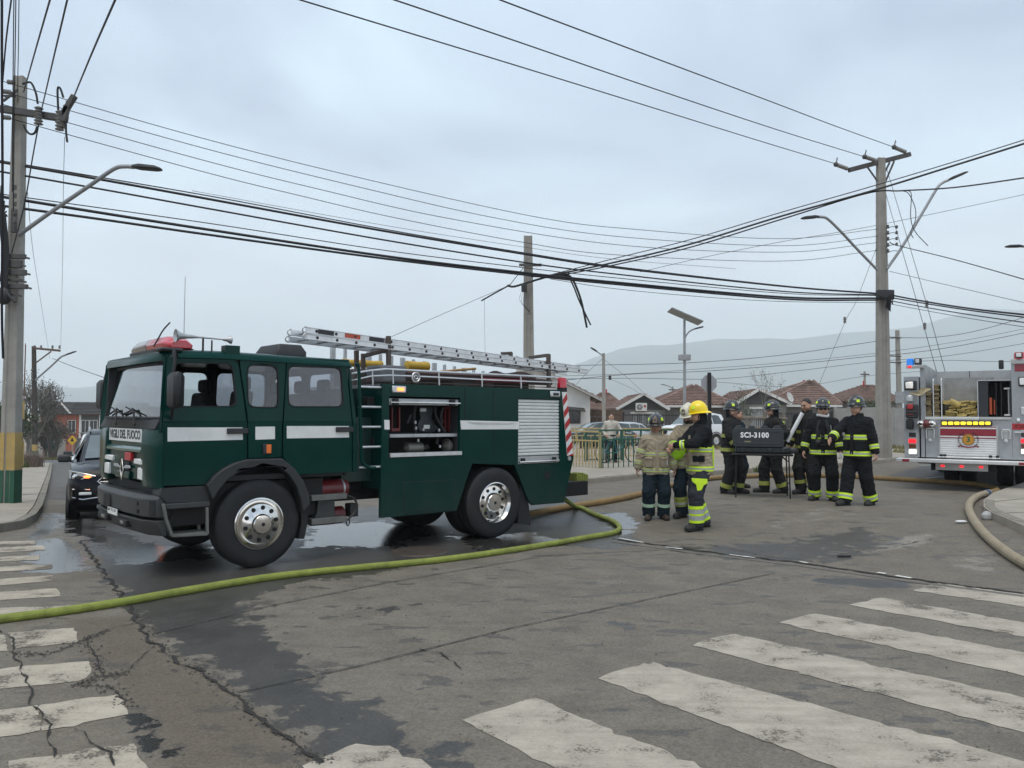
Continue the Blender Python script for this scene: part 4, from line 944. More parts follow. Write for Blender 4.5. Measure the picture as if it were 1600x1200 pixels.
mb=MB();mb.box(xb1-.3,b[0]-.05,.3,W1-.3,b[1],a[1]+.02);mb.build('rear_bumper',m_black,fe,bevel=.01)
a=TP(Z2(1180,850),.05);b=TP(Z2(1245,1058),.05);c=TP(Z2(1180,1050),.05)
mb=MB();mb.plate([(a[0]+.05,a[1]),(b[0]-.05,a[1]-.25),(b[0],b[1]),(c[0],c[1])],[],lambda a,b,t:(a,t,b),.05,.66);mb.build('mud_flap',m_rubber,fe)
p=[TP(Z2(*q),.0)for q in((372,258),(384,262),(390,400),(398,700),(405,745),(440,770),(470,772))]
mb=MB();mb.tube(curve([(a,.0,b)for a,b in p],4),.022,8);al=mb.build('access_ladder',m_green,fe)
for yy in(366,466,567,668,770):
 a=TP(Z2(402,yy),.0);b=TP(Z2(506 if yy<700 else 514,yy),.0)
 mb=MB();mb.cyl((a[0]-.03,.03,a[1]),(b[0]+.02,.03,a[1]),.016,n=10);mb.build('rung',m_alu,al)
bx('toe_box',Z2(430,415),Z2(476,470),.18,.3,m_black,al);bx('toe_box',Z2(460,622),Z2(512,668),.18,.3,m_black,al)
mb=MB();mb.box(xr+.02,xb0-.0,.25,W1-.3,.9,1.72);mb.build('pump_panel',P('dark_green_panel',(.004,.03,.024),.4),fe)
# ---- roof gear
zr=ztop
rt=fe
def rail(pts,y,r,name='roof_rail',mat=m_alu,par=fe):
 p=[TP(Z2(*q),y)for q in pts];mb=MB();mb.tube([(a,y,b)for a,b in p],r,7);return mb.build(name,mat,par)
r1=rail([(350,300),(440,285),(520,277),(780,290),(1190,310),(1385,320)],.08,.013)
rail([(350,335),(450,312),(540,308),(780,318),(1000,330),(1380,345)],.08,.010,par=r1,name='lower_rail')
for x_,y0_,y1_ in((453,285,358),(555,278,358),(785,291,358),(1000,301,366),(1195,311,374),(1370,320,378)):
 rail([(x_,y0_),(x_+3,y1_)],.08,.012,par=r1,name='rail_post')
mb=MB();x,z=TP(Z2(672,318),.06);mb.tube([(x+.06*math.cos(t),.06,z+.06*math.sin(t))for t in[2*math.pi*k/16 for k in range(16)]],.012,6,closed=True);mb.tube([(x+.028*math.cos(t),.06,z+.028*math.sin(t))for t in[2*math.pi*k/12 for k in range(12)]],.01,6,closed=True);mb.build('hose_nozzle_ring',m_alu,r1)
gear=[('equipment_box',(500,255),(625,345),.35,.75,P('grey_box',(.11,.115,.125),.6),.03),('equipment_box',(545,262),(600,300),.4,.7,P('grey_box',(.11,.115,.125),.6),.03),('suction_hose',(640,285),(1240,330),.3,.42,P('old_brown_hose',(.075,.045,.042),.75),.04),('red_hose_bundle',(1010,320),(1230,352),.25,.45,m_redtank,.03),('roof_tray',(380,330),(1380,372),.12,.2,m_brown,.0)]
for nme,a_,b_,y0,y1,mt,bv in gear:bx(nme,Z2(*a_),Z2(*b_),y0,y1,mt,fe,bv)
mb=MB();p=[TP(Z2(*q),.5)for q in((1000,345),(1060,305),(1120,318),(1200,308),(1260,330))];mb.tube(curve([(a,.5,b)for a,b in p],4),.06,8);mb.build('dark_hose',P('old_brown_hose',(.075,.045,.042)),fe)
for a_,b_ in(((300,225),(505,275)),((620,235),(735,290))):
 a=TP(Z2(*a_),1.5);b=TP(Z2(*b_),1.5);mb=MB();rr=abs(a[1]-b[1])/2
 mb.lathe([(.0,0),(rr,.02),(rr,.1),(rr*.93,.12),(rr*.93,b[0]-a[0]-.12),(rr,b[0]-a[0]-.1),(rr,b[0]-a[0]-.02),(0,b[0]-a[0])],(a[0],1.5,(a[1]+b[1])/2),(1,0,0),16);mb.build('yellow_drum',m_yellow,fe)
mb=MB();a=TP(Z2(690,300),1.3);b=TP(Z2(970,275),1.3);mb.cyl((a[0],1.3,a[1]),(b[0],1.3,b[1]),.02,n=8);mb.build('pike_pole',P('wood_pole',(.35,.2,.06),.6),fe)
mb=MB();a=TP(Z2(225,200),1.9);b=TP(Z2(1120,290),1.9);z0=zr+.04;z1=zr+.62
mb.bar((a[0],1.9,z0),(b[0],1.9,z0),.03,.07)
fl=mb.build('spare_ladder',m_alu2,fe)
for k in range(17):
 x=a[0]+(b[0]-a[0])*(k+.5)/17;mb=MB();mb.box(x-(.022 if k%3 else .04),x+(.022 if k%3 else .04),1.88,1.92,z0,z1-k*.018);mb.build('rung',m_alu2,fl,bevel=.006)
for x0_,x1_2,y0_,h_ in((.05,.32,1.0,.24),(.34,.52,.9,.17),(.55,.72,1.05,.26),(.74,.95,.85,.15)):
 mb=MB();xa_=xb0+(xb1-xb0)*x0_;mb.box(xa_,xb0+(xb1-xb0)*x1_2,y0_,y0_+.6,zr,zr+h_);mb.build('roof_locker',P('brown_grey_locker',(.06,.05,.047),.65,var=.3,dirt=.4),fe,bevel=.02)
for k in range(3):
 p=[TP(Z2(*q),.7)for q in((420+30*k,330-8*k),(640,318-9*k),(900,326-9*k),(1180,340-6*k),(1330,346-4*k))];mb=MB();mb.tube(curve([(a,.62+.1*k,b)for a,b in p],5),.045,8);mb.build('rolled_hose',P('old_brown_hose',(.075,.045,.042)),fe)
def post(p0,p1,y,w=.045):
 a=TP(Z2(*p0),y);b=TP(Z2(*p1),y);mb=MB();mb.bar((a[0],y,a[1]),(b[0],y,b[1]),w,w);return mb
g=post((534,112),(536,350),.42,.055).build('ladder_gantry',m_brown,fe,bevel=.004)
for p0,p1,y in(((1334,203),(1336,372),.42),((374,185),(376,350),1.1),((408,200),(408,350),1.2),((1145,195),(1147,260),1.1)):post(p0,p1,y,.055).build('gantry_post',m_brown,g,bevel=.004)
for(p0,y0),(p1,y1)in((((410,212),1.05),((534,180),.42)),(((1240,220),1.1),((1334,208),.42)),(((1100,200),1.1),((1150,198),1.1))):
 a=TP(Z2(*p0),y0);b=TP(Z2(*p1),y1);mb=MB();mb.bar((a[0],y0,a[1]),(b[0],y1,b[1]),.05,.05);mb.build('gantry_bar',m_brown,g,bevel=.004)
YL=.46
def lad(p_a,p_b,p_c,y0,y1,name,par,tape=False,lab=None):
 """p_a, p_b: the two ends of the near rail's top edge, p_c: below p_a on its lower edge"""
 a=TP(Z2(*p_a),y0);b=TP(Z2(*p_b),y0);c=TP(Z2(*p_c),y0);h=a[1]-c[1]
 A=Vector((a[0],0,a[1]-h/2));B=Vector((b[0],0,b[1]-h/2));D=(B-A);L=D.length;D.normalize();U=Vector((0,1,0)).cross(D)*-1
 if U.z<0:U=-U
 mb=MB()
 mb.obox((A+B)/2+Vector((0,y0,0)),D,(0,1,0),U,L,.03,h)
 for s in(1,-1):mb.obox((A+B)/2+Vector((0,y0-.008,0))+U*s*h*.43,D,(0,1,0),U,L,.03,h*.14)
 lo=mb.build(name,m_alu,par,bevel=.004,label=lab)
 mb=MB();mb.obox((A+B)/2+Vector((0,y1,0)),D,(0,1,0),U,L,.03,h);mb.build('far_rail',m_alu,lo,bevel=.004)
 nr=int(L/.28)
 for k in range(nr):
  c_=A+D*(.14+k*.28);mb=MB();mb.cyl(c_+Vector((0,y0-.012,0)),c_+Vector((0,y1+.01,0)),.016,n=10);mb.build('rung',m_alu2,lo)
  mb=MB();mb.lathe([(.0,-.004),(.017,-.004),(.021,0)],c_+Vector((0,y0-.016,0)),(0,1,0),10);mb.build('rung_end',m_steel,lo)
 for y in(y0,y1):
  mb=MB();mb.tube([A-D*.03*math.sin(t)*1.6+U*(h*.5)*math.cos(t)+Vector((0,y,0))for t in[math.pi*k/8 for k in range(9)]],.010,6);mb.build('end_loop',m_alu2,lo)
 if tape:
  for q0,q1,mt in tape:
   mb=MB();mb.obox(A+D*(q0+q1)/2+Vector((0,y0-.0165,0)),D,(0,1,0),U,q1-q0,.006,h*.72);mb.build('tape_band',mt,lo,smooth=0)
 return lo
tape_r=P('orange_red_tape',(.42,.075,.04),.5);tape_k=P('dark_tape',(.02,.022,.028),.5)
def frac(x):return x
a0=TP(Z2(*(118,66)),YL)[0]
def tx(z5x):return TP(Z5(z5x,120),YL)[0]-a0
l1=lad((122,66),(1490,262),(122,98),YL,YL+.42,'extension_ladder',fe,tape=[(tx(338),tx(490),tape_k),(tx(598),tx(745),tape_r),(tx(832),tx(972),tape_k)])
lad((126,100),(1530,280),(126,130),YL-.05,YL+.45,'lower_ladder_section',l1)
# ------------------------------------------------------------------ people: bodies and clothes grown from distance fields
def _seg(X,Y,Z,a,b,ra,rb):
 ax,ay,az=a;dx,dy,dz=b[0]-ax,b[1]-ay,b[2]-az
 L2=dx*dx+dy*dy+dz*dz+1e-9
 px,py,pz=X-ax,Y-ay,Z-az
 t=np.clip((px*dx+py*dy+pz*dz)/L2,0,1)
 return np.sqrt((px-t*dx)**2+(py-t*dy)**2+(pz-t*dz)**2)-(ra+(rb-ra)*t)
class Field:
 def __init__(s):s.p=[]
 def cap(s,a,b,ra,rb=None,k=0.02,sq=None,rot=0.0,tagn=''):
  """tapered limb; sq = (sx, sy, sz) squashes it about its middle, turned by rot"""
  s.p.append((tuple(a),tuple(b),ra,ra if rb is None else rb,k,sq,rot,tagn));return s
 def ell(s,c,r,k=0.02,tagn=''):
  m=max(r);s.p.append((tuple(c),tuple(c),m,m,k,tuple(m/q for q in r),0.0,tagn));return s
 def one(s,pr,X,Y,Z):
  a,b,ra,rb,k,sq,rot,_=pr
  if sq is None:return _seg(X,Y,Z,a,b,ra,rb)
  cx,cy,cz=[(i+j)/2 for i,j in zip(a,b)]
  c_,s_=math.cos(rot),math.sin(rot)
  def tr(x,y,z):
   x,y,z=x-cx,y-cy,z-cz
   return(x*c_+y*s_)*sq[0],(-x*s_+y*c_)*sq[1],z*sq[2]
  A=tr(*a);B=tr(*b);x,y,z=tr(X,Y,Z)
  return _seg(x,y,z,A,B,ra,rb)/max(sq)**0.5
 def at(s,pts,tags=None):
  X,Y,Z=pts[...,0],pts[...,1],pts[...,2];d=None
  for pr in s.p:
   if tags and pr[7]not in tags:continue
   q=s.one(pr,X,Y,Z)
   if d is None:d=q
   else:
    k=pr[4];h=np.maximum(k-np.abs(d-q),0)/k;d=np.minimum(d,q)-h*h*k/4
  return d
 def surf(s,h=0.008,noise=0.0,cut=None,seed=0):
  lo=np.array([1e9]*3);hi=-lo;bb=[]
  for a,b,ra,rb,k,sq,rot,_ in s.p:
   r=max(ra,rb)/(min(sq)if sq else 1);r=r+0.03
   l=np.minimum(a,b)-r;u=np.maximum(a,b)+r;bb.append((l,u));lo=np.minimum(lo,l);hi=np.maximum(hi,u)
  n=np.ceil((hi-lo)/h).astype(int)+2
  d=np.full(n,0.3,np.float32)
  ax=[lo[i]+h*np.arange(n[i])for i in range(3)]
  for pr,(l,u)in zip(s.p,bb):
   i0=np.maximum(((l-lo)/h).astype(int),0);i1=np.minimum(((u-lo)/h).astype(int)+2,n)
   sl=tuple(slice(a,b)for a,b in zip(i0,i1))
   X,Y,Z=np.meshgrid(ax[0][sl[0]],ax[1][sl[1]],ax[2][sl[2]],indexing='ij',sparse=True)
   q=s.one(pr,X,Y,Z);e=d[sl];k=pr[4]
   hh=np.maximum(k-np.abs(e-q),0)/k;d[sl]=np.minimum(e,q)-hh*hh*k/4
  X,Y,Z=np.meshgrid(*ax,indexing='ij',sparse=True)
  if noise:
   o=seed*1.7
   d+=noise*(np.sin(23*X+9*np.sin(11*Z+o)+o)*np.sin(31*Z+5*np.sin(13*X+o))+0.7*np.sin(47*Z+17*Y+o*2+4*np.sin(19*X))*np.sin(29*Y+3*o))
  if cut is not None:d=np.maximum(d,cut(X,Y,Z)).astype(np.float32)
  return nets(d,lo,h)
def nets(d,lo,h):
 ins=d<0
 c=np.zeros(tuple(np.array(d.shape)-1),np.int8)
 for i in(0,1):
  for j in(0,1):
   for k in(0,1):c+=ins[i:ins.shape[0]-1+i,j:ins.shape[1]-1+j,k:ins.shape[2]-1+k]
 I=np.argwhere((c>0)&(c<8));idx=np.full(c.shape,-1,np.int32);idx[tuple(I.T)]=np.arange(len(I))
 acc=np.zeros((len(I),3));cnt=np.zeros(len(I))
 cor=[(i,j,k)for i in(0,1)for j in(0,1)for k in(0,1)]
 val={q:d[I[:,0]+q[0],I[:,1]+q[1],I[:,2]+q[2]]for q in cor}
 for q in cor:
  for ax in range(3):
   if q[ax]:continue
   w=list(q);w[ax]=1;w=tuple(w)
   a,b=val[q],val[w];m=(a<0)!=(b<0)
   t=np.where(m,a/np.where(m,a-b,1),0)
   p=np.array(q,float)[None,:]+0*acc;p[:,ax]+=t
   acc+=p*m[:,None];cnt+=m
 V=lo+h*(I+acc/np.maximum(cnt,1)[:,None]);Fc=[]
 for ax in range(3):
  s0=[slice(None)]*3;s1=[slice(None)]*3;s0[ax]=slice(0,-1);s1[ax]=slice(1,None)
  A=ins[tuple(s0)];B=ins[tuple(s1)];E=np.argwhere(A!=B)
  u,v=[(1,2),(2,0),(0,1)][ax]
  ok=(E[:,u]>0)&(E[:,v]>0)&(E[:,u]<d.shape[u]-1)&(E[:,v]<d.shape[v]-1);E=E[ok]
  fl=A[tuple(E.T)]
  def cell(du,dv):
   Q=E.copy();Q[:,u]-=du;Q[:,v]-=dv;return idx[tuple(Q.T)]
  q=np.stack([cell(1,1),cell(0,1),cell(0,0),cell(1,0)],1);q[~fl]=q[~fl][:,::-1];Fc.append(q)
 return V,np.concatenate(Fc)
def soft(name,VF,mat,parent,label=None,keep=None):
 V,Fq=VF
 me=bpy.data.meshes.new(name);me.vertices.add(len(V));me.vertices.foreach_set('co',V.astype(np.float32).ravel())
 n=len(Fq);me.loops.add(4*n);me.loops.foreach_set('vertex_index',Fq.astype(np.int32).ravel())
 me.polygons.add(n);me.polygons.foreach_set('loop_start',np.arange(0,4*n,4,dtype=np.int32));me.polygons.foreach_set('loop_total',np.full(n,4,np.int32))
 me.polygons.foreach_set('use_smooth',np.ones(n,bool));me.materials.append(mat);me.update(calc_edges=True);me.validate()
 o=link(bpy.data.objects.new(name,me));o.parent=parent
 if label:o['label']=label
 return o
def ik(a,c,l1,l2,hint):
 a,c=Vector(a),Vector(c);d=c-a;L=d.length
 if L>(l1+l2)*0.999:c=a+d*((l1+l2)*0.999/L);d=c-a;L=d.length
 t=(l1*l1-l2*l2+L*L)/(2*L);hgt=math.sqrt(max(l1*l1-t*t,1e-6));e_=d/L
 hv=Vector(hint);hv=hv-e_*hv.dot(e_)
 if hv.length<1e-4:hv=e_.orthogonal()
 return a+e_*t+hv.normalized()*hgt,c
m_skin=P('skin',(0.50,0.29,0.20),rough=0.55,var=0.12,scale=25)
m_skin2=P('tanned_skin',(0.38,0.21,0.14),rough=0.55,var=0.12,scale=25)
m_hair=P('dark_hair',(0.012,0.010,0.009),rough=0.6,var=.3,scale=60)
def cloth(name,col,**k):return P(name,col,rough=0.9,var=0.22,scale=7,bump=0.35,bscale=45,dirt=0.25,dirtcol=tuple(min(1,c*1.7+.01)for c in col),spec=0.2,**k)
m_tan=cloth('tan_coat_cloth',(0.31,0.26,0.19));m_blk=cloth('black_turnout_cloth',(0.011,0.012,0.014));m_blk2=cloth('worn_black_turnout_cloth',(0.020,0.020,0.020))
m_navy=cloth('dark_navy_cloth',(0.012,0.022,0.03));m_gry=cloth('dark_grey_cloth',(0.035,0.037,0.045));m_cream=cloth('cream_knit',(0.5,0.46,0.4))
m_boot=P('boot_leather',(0.014,0.013,0.013),.6,var=.3,dirt=.35,dirtcol=(.06,.055,.05));m_boot2=P('brown_boot_leather',(0.035,0.024,0.018),.65,var=.3,dirt=.35)
m_lime=P('lime_reflective',(0.60,0.85,0.02),.5,var=.1,scale=20,dirt=.15);m_limed=P('dull_lime_reflective',(0.33,0.36,0.07),.55,var=.2,scale=20,dirt=.3)
m_paley=P('pale_yellow_reflective',(0.50,0.55,0.16),.5,var=.15,scale=20,dirt=.2);m_silver=P('silver_reflective',(0.36,0.37,0.36),.4,var=.1,scale=30)
m_mint=P('pale_mint_reflective',(0.45,0.62,0.45),.5)
m_helm=P('black_helmet',(0.016,0.017,0.018),.28,var=.3,dirt=.25,coat=.5);m_hgrn=P('lime_helmet',(0.42,0.80,0.02),.3,coat=.4);m_hyel=P('yellow_helmet_shell',(0.85,0.62,0.0),.3,coat=.4);m_hcrm=P('cream_helmet',(0.6,0.57,0.46),.4)
m_eye=P('eye',(0.03,0.02,0.015),.2);m_lip=P('lips',(0.2,0.08,0.06),.5)
m_vis=GLASS('goggle_lens',(.35,.38,.4),.18)
def ring_at(fld,tags,c,axis,n=26,rmax=.40,off=.006):
 """radius of a garment in a full turn round an axis"""
 axis=Vector(axis).normalized();u=Vector((0,1,0))-axis*axis.y
 if u.length<.2:u=Vector((1,0,0))-axis*axis.x
 u.normalize();w=axis.cross(u);c=Vector(c)
 D=np.array([list(u*math.cos(2*math.pi*k/n)+w*math.sin(2*math.pi*k/n))for k in range(n)])
 R=np.linspace(0.0,rmax,120);pts=np.array(list(c))[None,None,:]+D[:,None,:]*R[None,:,None]
 ins=fld.at(pts,tags)<0
 last=np.array([R[np.max(np.nonzero(r)[0])]if r.any()else .03 for r in ins])+off
 return c,D,last
def band(fld,tags,c,axis,w,parent,m1,m2=None,name='reflective_band',off=.010,label=None,arc=None):
 axis=Vector(axis).normalized();R=[]
 for s_,o in((-1,-.012),(-1,off),(1,off),(1,-.012)):
  cc,D,L=ring_at(fld,tags,Vector(c)+axis*s_*w/2,axis,off=o);R.append([cc+Vector(D[k])*L[k]for k in range(len(L))])
 mb=MB();mb.loft(R,caps=False)
 if m2 is not None:
  mb.mi=1;R=[]
  for s_,o in((-1,0),(-1,off+.004),(1,off+.004),(1,0)):
   cc,D,L=ring_at(fld,tags,Vector(c)+axis*s_*w/6,axis,off=o);R.append([cc+Vector(D[k])*L[k]for k in range(len(L))])
  mb.loft(R,caps=False)
 return mb.build(name,[m1,m2]if m2 is not None else m1,parent,smooth=60,label=label)
def helmet(parent,c,yaw,pitch,mat,kind='jet',s=1.0,held=False):
 """fire helmet: shell with ridge, brim, goggles, badge and trim"""
 R=Matrix.Translation(Vector(c))@Matrix.Rotation(yaw,4,'Z')@Matrix.Rotation(pitch,4,'X')
 def T(x,y,z):return R@Vector((x*s,y*s,z*s))
 n=36;mb=MB();rings=[]
 ang=[2*math.pi*k/n for k in range(n)]
 def outline(a,r):
  fx,fy=math.cos(a),math.sin(a);return fx*.118*r,fy*(.148)*r
 wide=kind=='brim'
 for z,r,ridge in((-.045,1.0,0),(-.01,1.035,0),(.035,1.0,.0),(.075,.88,.004),(.105,.68,.010),(.125,.42,.016),(.133,.18,.018),(.135,.02,.018)):
  rings.append([T(outline(a,r)[0],outline(a,r)[1],z+ridge*max(0,1-abs(math.cos(a))*3.0)if r>.1 else z+ridge)for a in ang])
 mb.loft(rings);sh=mb.build('helmet',mat,parent,smooth=50)
 mb=MB()
 def br(a):
  k=.5+.5*math.sin(a);q=(1.20+.22*k)if wide else(1.10+.12*k);return q
 mb.loft([[T(outline(a,1.0)[0],outline(a,1.0)[1],-.03)for a in ang],[T(outline(a,br(a))[0],outline(a,br(a))[1],-.045-.025*max(0,math.sin(a)))for a in ang],[T(outline(a,br(a))[0],outline(a,br(a))[1],-.053-.025*max(0,math.sin(a)))for a in ang],[T(outline(a,.98)[0],outline(a,.98)[1],-.05)for a in ang]],caps=False)
 mb.build('helmet_brim',mat,sh,smooth=50)
 for q in(-1,1):
  mb=MB();mb.loft([[T(q*x,y,z)for x,y,z in((.088,-.085,.03),(.108,-.045,.03),(.095,-.035,.068),(.078,-.075,.068))],[T(q*x,y,z)for x,y,z in((.100,-.098,.03),(.124,-.05,.03),(.108,-.038,.074),(.088,-.085,.074))]]);mb.build('helmet_trim',m_lime if kind!='plain' else m_silver,sh,smooth=0)
 mb=MB();mb.loft([[T(x,y,z)for x,y,z in((-.03,.138,.0),(.03,.138,.0),(.03,.125,.04),(-.03,.125,.04))],[T(x,y,z)for x,y,z in((-.03,.158,.0),(.03,.158,.0),(.03,.14,.045),(-.03,.14,.045))]]);mb.build('helmet_trim',m_lime,sh,smooth=0)
 return sh,T
def person(label,px,h,yaw,coat,trousers,boots,skin=m_skin,coat_band=None,leg_band=None,hat='jet',hatmat=None,lh=(.34,-.03,.80),rh=(-.34,-.03,.80),le=(.6,.5,-.2),re=(-.6,.5,-.2),feet=((.13,0,12),(-.13,0,-12)),head=(0,0),lean=(0,0),curl=(.5,.5),chest_band=True,group=None,beard=False,seed=1,bulk=1.0,loc=None,hair=False,patch=None,yoke=None,glasses=False,scarf=False,pack=False,hood=False,sleeve2=False,hip_shift=0.0,cat='person',hsz=1.0):
 S=h/1.75;g=gp(*px)if loc is None else Vector(loc)
 t=thing('person',label,cat,g,math.radians(yaw),group)
 V=lambda x,y,z:Vector((x*S,y*S,z*S))
 lx,ly=lean
 hips=[V(.098+hip_shift,0,.90),V(-.098+hip_shift,0,.90)];chest=V(lx*.7,ly*.7,1.25);shl=[V(.185+lx,ly,1.425),V(-.185+lx,ly,1.425)]
 neck=V(lx,ly+.01,1.47);hc=V(lx*1.1,ly*1.15-.02,1.635)
 hy,hp=math.radians(head[0]),math.radians(head[1]);HR=Matrix.Rotation(hy,3,'Z')@Matrix.Rotation(hp,3,'X')
 Hd=lambda x,y,z:hc+HR@Vector((x*S,y*S,z*S))
 ank=[];kne=[];toe=[]
 for(fx,fy,ta),hip in zip(feet,hips):
  a=V(fx,fy,.09);ta=math.radians(ta);tv=Vector((math.sin(ta),-math.cos(ta),0))
  k,a=ik(hip,a,.425*S,.41*S,tv);ank.append(a);kne.append(k);toe.append(tv)
 arms=[]
 for sh_,hd,el in((shl[0],lh,le),(shl[1],rh,re)):
  e_,w_=ik(sh_,V(*hd),.285*S,.255*S,el);arms.append((sh_,e_,w_))
# ---- body
 B=Field()
 B.ell(Hd(0,.005,.025),(.074*S,.092*S,.098*S),.02).cap(Hd(0,-.035,-.055),Hd(0,-.05,-.085),.052*S,.034*S,.03).cap(Hd(.04,-.03,-.03),Hd(-.04,-.03,-.03),.05*S,None,.03)
 B.cap(Hd(0,-.088,.02),Hd(0,-.108,-.022),.010*S,.016*S,.015).cap(Hd(.03,-.08,.033),Hd(-.03,-.08,.033),.016*S,None,.02)
 for q in(-1,1):
  B.ell(Hd(.078*q,.012,.0),(.012*S,.022*S,.034*S),.01);B.cap(Hd(.036*q,-.062,-.012),Hd(.04*q,-.055,-.03),.022*S,None,.02)
 B.cap(Hd(.014,-.084,-.062),Hd(-.014,-.084,-.062),.011*S,None,.01)
 B.cap(neck-V(0,0,.05),Hd(0,.01,-.04),.056*S,.052*S,.03)
 B.cap(V(0,0,.95),chest,.12*S,.13*S,.05,(1,1.35,1)).cap(shl[0],shl[1],.06*S,None,.05)
 for i in(0,1):
  q=1 if i==0 else-1;s_,e_,w_=arms[i]
  B.cap(s_,e_,.05*S,.038*S,.03).cap(e_,w_,.038*S,.026*S,.02)
  B.cap(hips[i],kne[i],.08*S,.052*S,.04).cap(kne[i],ank[i],.052*S,.036*S,.03).cap(ank[i],ank[i]+toe[i]*.13*S-V(0,0,.05),.036*S,.03*S,.02)
  fd=(w_-e_).normalized();pn=Vector((-q,0,0))-fd*(-q*fd.x)
  if pn.length<.3:pn=Vector((0,0,-1))-fd*-fd.z
  pn.normalize();sd_=fd.cross(pn)*(1 if(fd.cross(pn)).y<0 else-1);cu=curl[i]
  B.cap(w_,w_+fd*.05*S,.025*S,.024*S,.015)
  for f in(-1.5,-.5,.5,1.5):
   b0=w_+fd*.045*S+sd_*f *.0185*S;b1=w_+fd*.088*S+sd_*f *.020*S
   B.cap(b0,b1,.013*S,.0115*S,.012)
   ln=(.036,.042,.040,.030)[int(f +1.5)]*S;ang_=cu*1.1;p1=b1+(fd*math.cos(ang_)+pn*math.sin(ang_))*ln;ang2=cu*2.2;p2=p1+(fd*math.cos(ang2)+pn*math.sin(ang2))*ln*.95
   B.cap(b1,p1,.0115*S,.0105*S,.005).cap(p1,p2,.0105*S,.009*S,.005)
  tb=w_+fd*.02*S-sd_*-.028*S;tm_=tb+(fd*.7+sd_*.5+pn*.4)*.035*S;te=tm_+(fd*.8+pn*.6)*.032*S
  B.cap(w_+fd*.01*S,tb,.02*S,.016*S,.015).cap(tb,tm_,.016*S,.012*S,.008).cap(tm_,te,.012*S,.0095*S,.006)
 soft('body',B.surf(.006),skin,t)
 for q in(-1,1):
  mb=MB();mb.sphere(Hd(.031*q,-.081,.012),.0115*S,8,6,(1.3,.7,.8));mb.build('eye',m_eye,t)
  mb=MB();a,b=Hd(.014*q,-.101,.033),Hd(.05*q,-.088,.034);mb.tube([a,(a+b)/2+Vector((0,-.003,.004)),b],.006*S,6);mb.build('eyebrow',m_hair,t)
 mb=MB();mb.tube([Hd(-.024,-.09,-.062),Hd(0,-.098,-.060),Hd(.024,-.09,-.062)],[.005*S,.008*S,.005*S],6);mb.build('mouth',m_lip,t)
 hb=Field();hb.ell(Hd(0,.02,.04),(.083*S,.096*S,.098*S),.01)
 if hair:soft('hair',hb.surf(.008,.002,lambda X,Y,Z:-((X-hc.x)*(HR@Vector((0,.55,0))).x+(Y-hc.y)*(HR@Vector((0,.55,0))).y+(Z-hc.z)*.83-.022)if hair is True else-((Y-hc.y)*0.9+(Z-hc.z)*.3-.0)),m_hair,t)
 else:soft('hair',hb.surf(.009,0,lambda X,Y,Z:-((X-hc.x)*(HR@Vector((0,1,0))).x+(Y-hc.y)*(HR@Vector((0,1,0))).y+(Z-hc.z)*.25-.02)),m_hair,t)
 if beard:
  bf=Field();bf.cap(Hd(.045,-.045,-.06),Hd(-.045,-.045,-.06),.048*S,None,.02).cap(Hd(0,-.075,-.09),Hd(0,-.085,-.12),.035*S,.02*S,.03).cap(Hd(.03,-.09,-.05),Hd(-.03,-.09,-.05),.014*S,None,.02);soft('beard',bf.surf(.008,.002,lambda X,Y,Z:(Z-hc.z)+.045*S),m_hair,t)
 if hood:
  hf=Field();hf.ell(Hd(0,.015,.0),(.098*S,.108*S,.13*S),.02).cap(Hd(0,.02,-.08),neck-V(0,0,.02),.09*S,.11*S,.05);fv=HR@Vector((0,-1,0))
  soft('hood',hf.surf(.009,.002,lambda X,Y,Z:((X-hc.x)*fv.x+(Y-hc.y)*fv.y+.018*S)),m_blk,t)
# ---- trousers, boots, coat
 T_=Field();bk=bulk
 T_.cap(V(0,.0,.84)+V(hip_shift,0,0),V(hip_shift*.5,0,1.0),.16*S*bk,.155*S*bk,.05,(1,1.25,1))
 for i in(0,1):
  low=kne[i]+(ank[i]-kne[i])*.99
  T_.cap(hips[i]-V(0,0,.02),kne[i],.122*S*bk,.104*S*bk,.05,tagn='leg%d'%i).cap(kne[i],low,.104*S*bk,.100*S*bk,.03,tagn='leg%d'%i)
 tr=soft('trousers',T_.surf(.009,.0045,lambda X,Y,Z:.055*S-Z,seed),trousers,t)
 for i in(0,1):
  for w_,ff,m1,m2 in(leg_band or()):
   c=kne[i]+(ank[i]-kne[i])*ff;band(T_,('leg%d'%i,),c,ank[i]-kne[i],w_,tr,m1,m2)
  bf=Field();a=ank[i]
  z0=a.z-.09*S;heel=a-toe[i]*.05*S;tip=a+toe[i]*.185*S
  bf.cap((heel.x,heel.y,z0+.045*S),(tip.x,tip.y,z0+.026*S),.048*S,.044*S,.03).cap((a.x,a.y,z0+.06*S),(a.x,a.y,z0+.2*S),.058*S,.065*S,.05).cap(a+toe[i]*.05*S-V(0,0,.03),tip-V(0,0,.05),.052*S,.045*S,.03)
  bo=soft('boot',bf.surf(.008,.0015,lambda X,Y,Z:z0-Z),boots,t)
  mb=MB();sd_=Vector((-toe[i].y,toe[i].x,0));ol=[heel-toe[i]*.055*S+sd_*.02*S,heel-toe[i]*.03*S+sd_*.05*S,a+toe[i]*.05*S+sd_*.045*S,tip+sd_*.053*S,tip+toe[i]*.045*S+sd_*.02*S];ol=ol+[heel*2+(tip-heel)*(2*((p-heel).dot(toe[i])/(tip-heel).length))-p for p in reversed(ol)]
  mb.loft([[Vector((p.x,p.y,z))for p in ol]for z in(z0+.001,z0+.028*S)]);mb.build('sole',m_black,bo,bevel=.004)
 C=Field();lo_z=.79
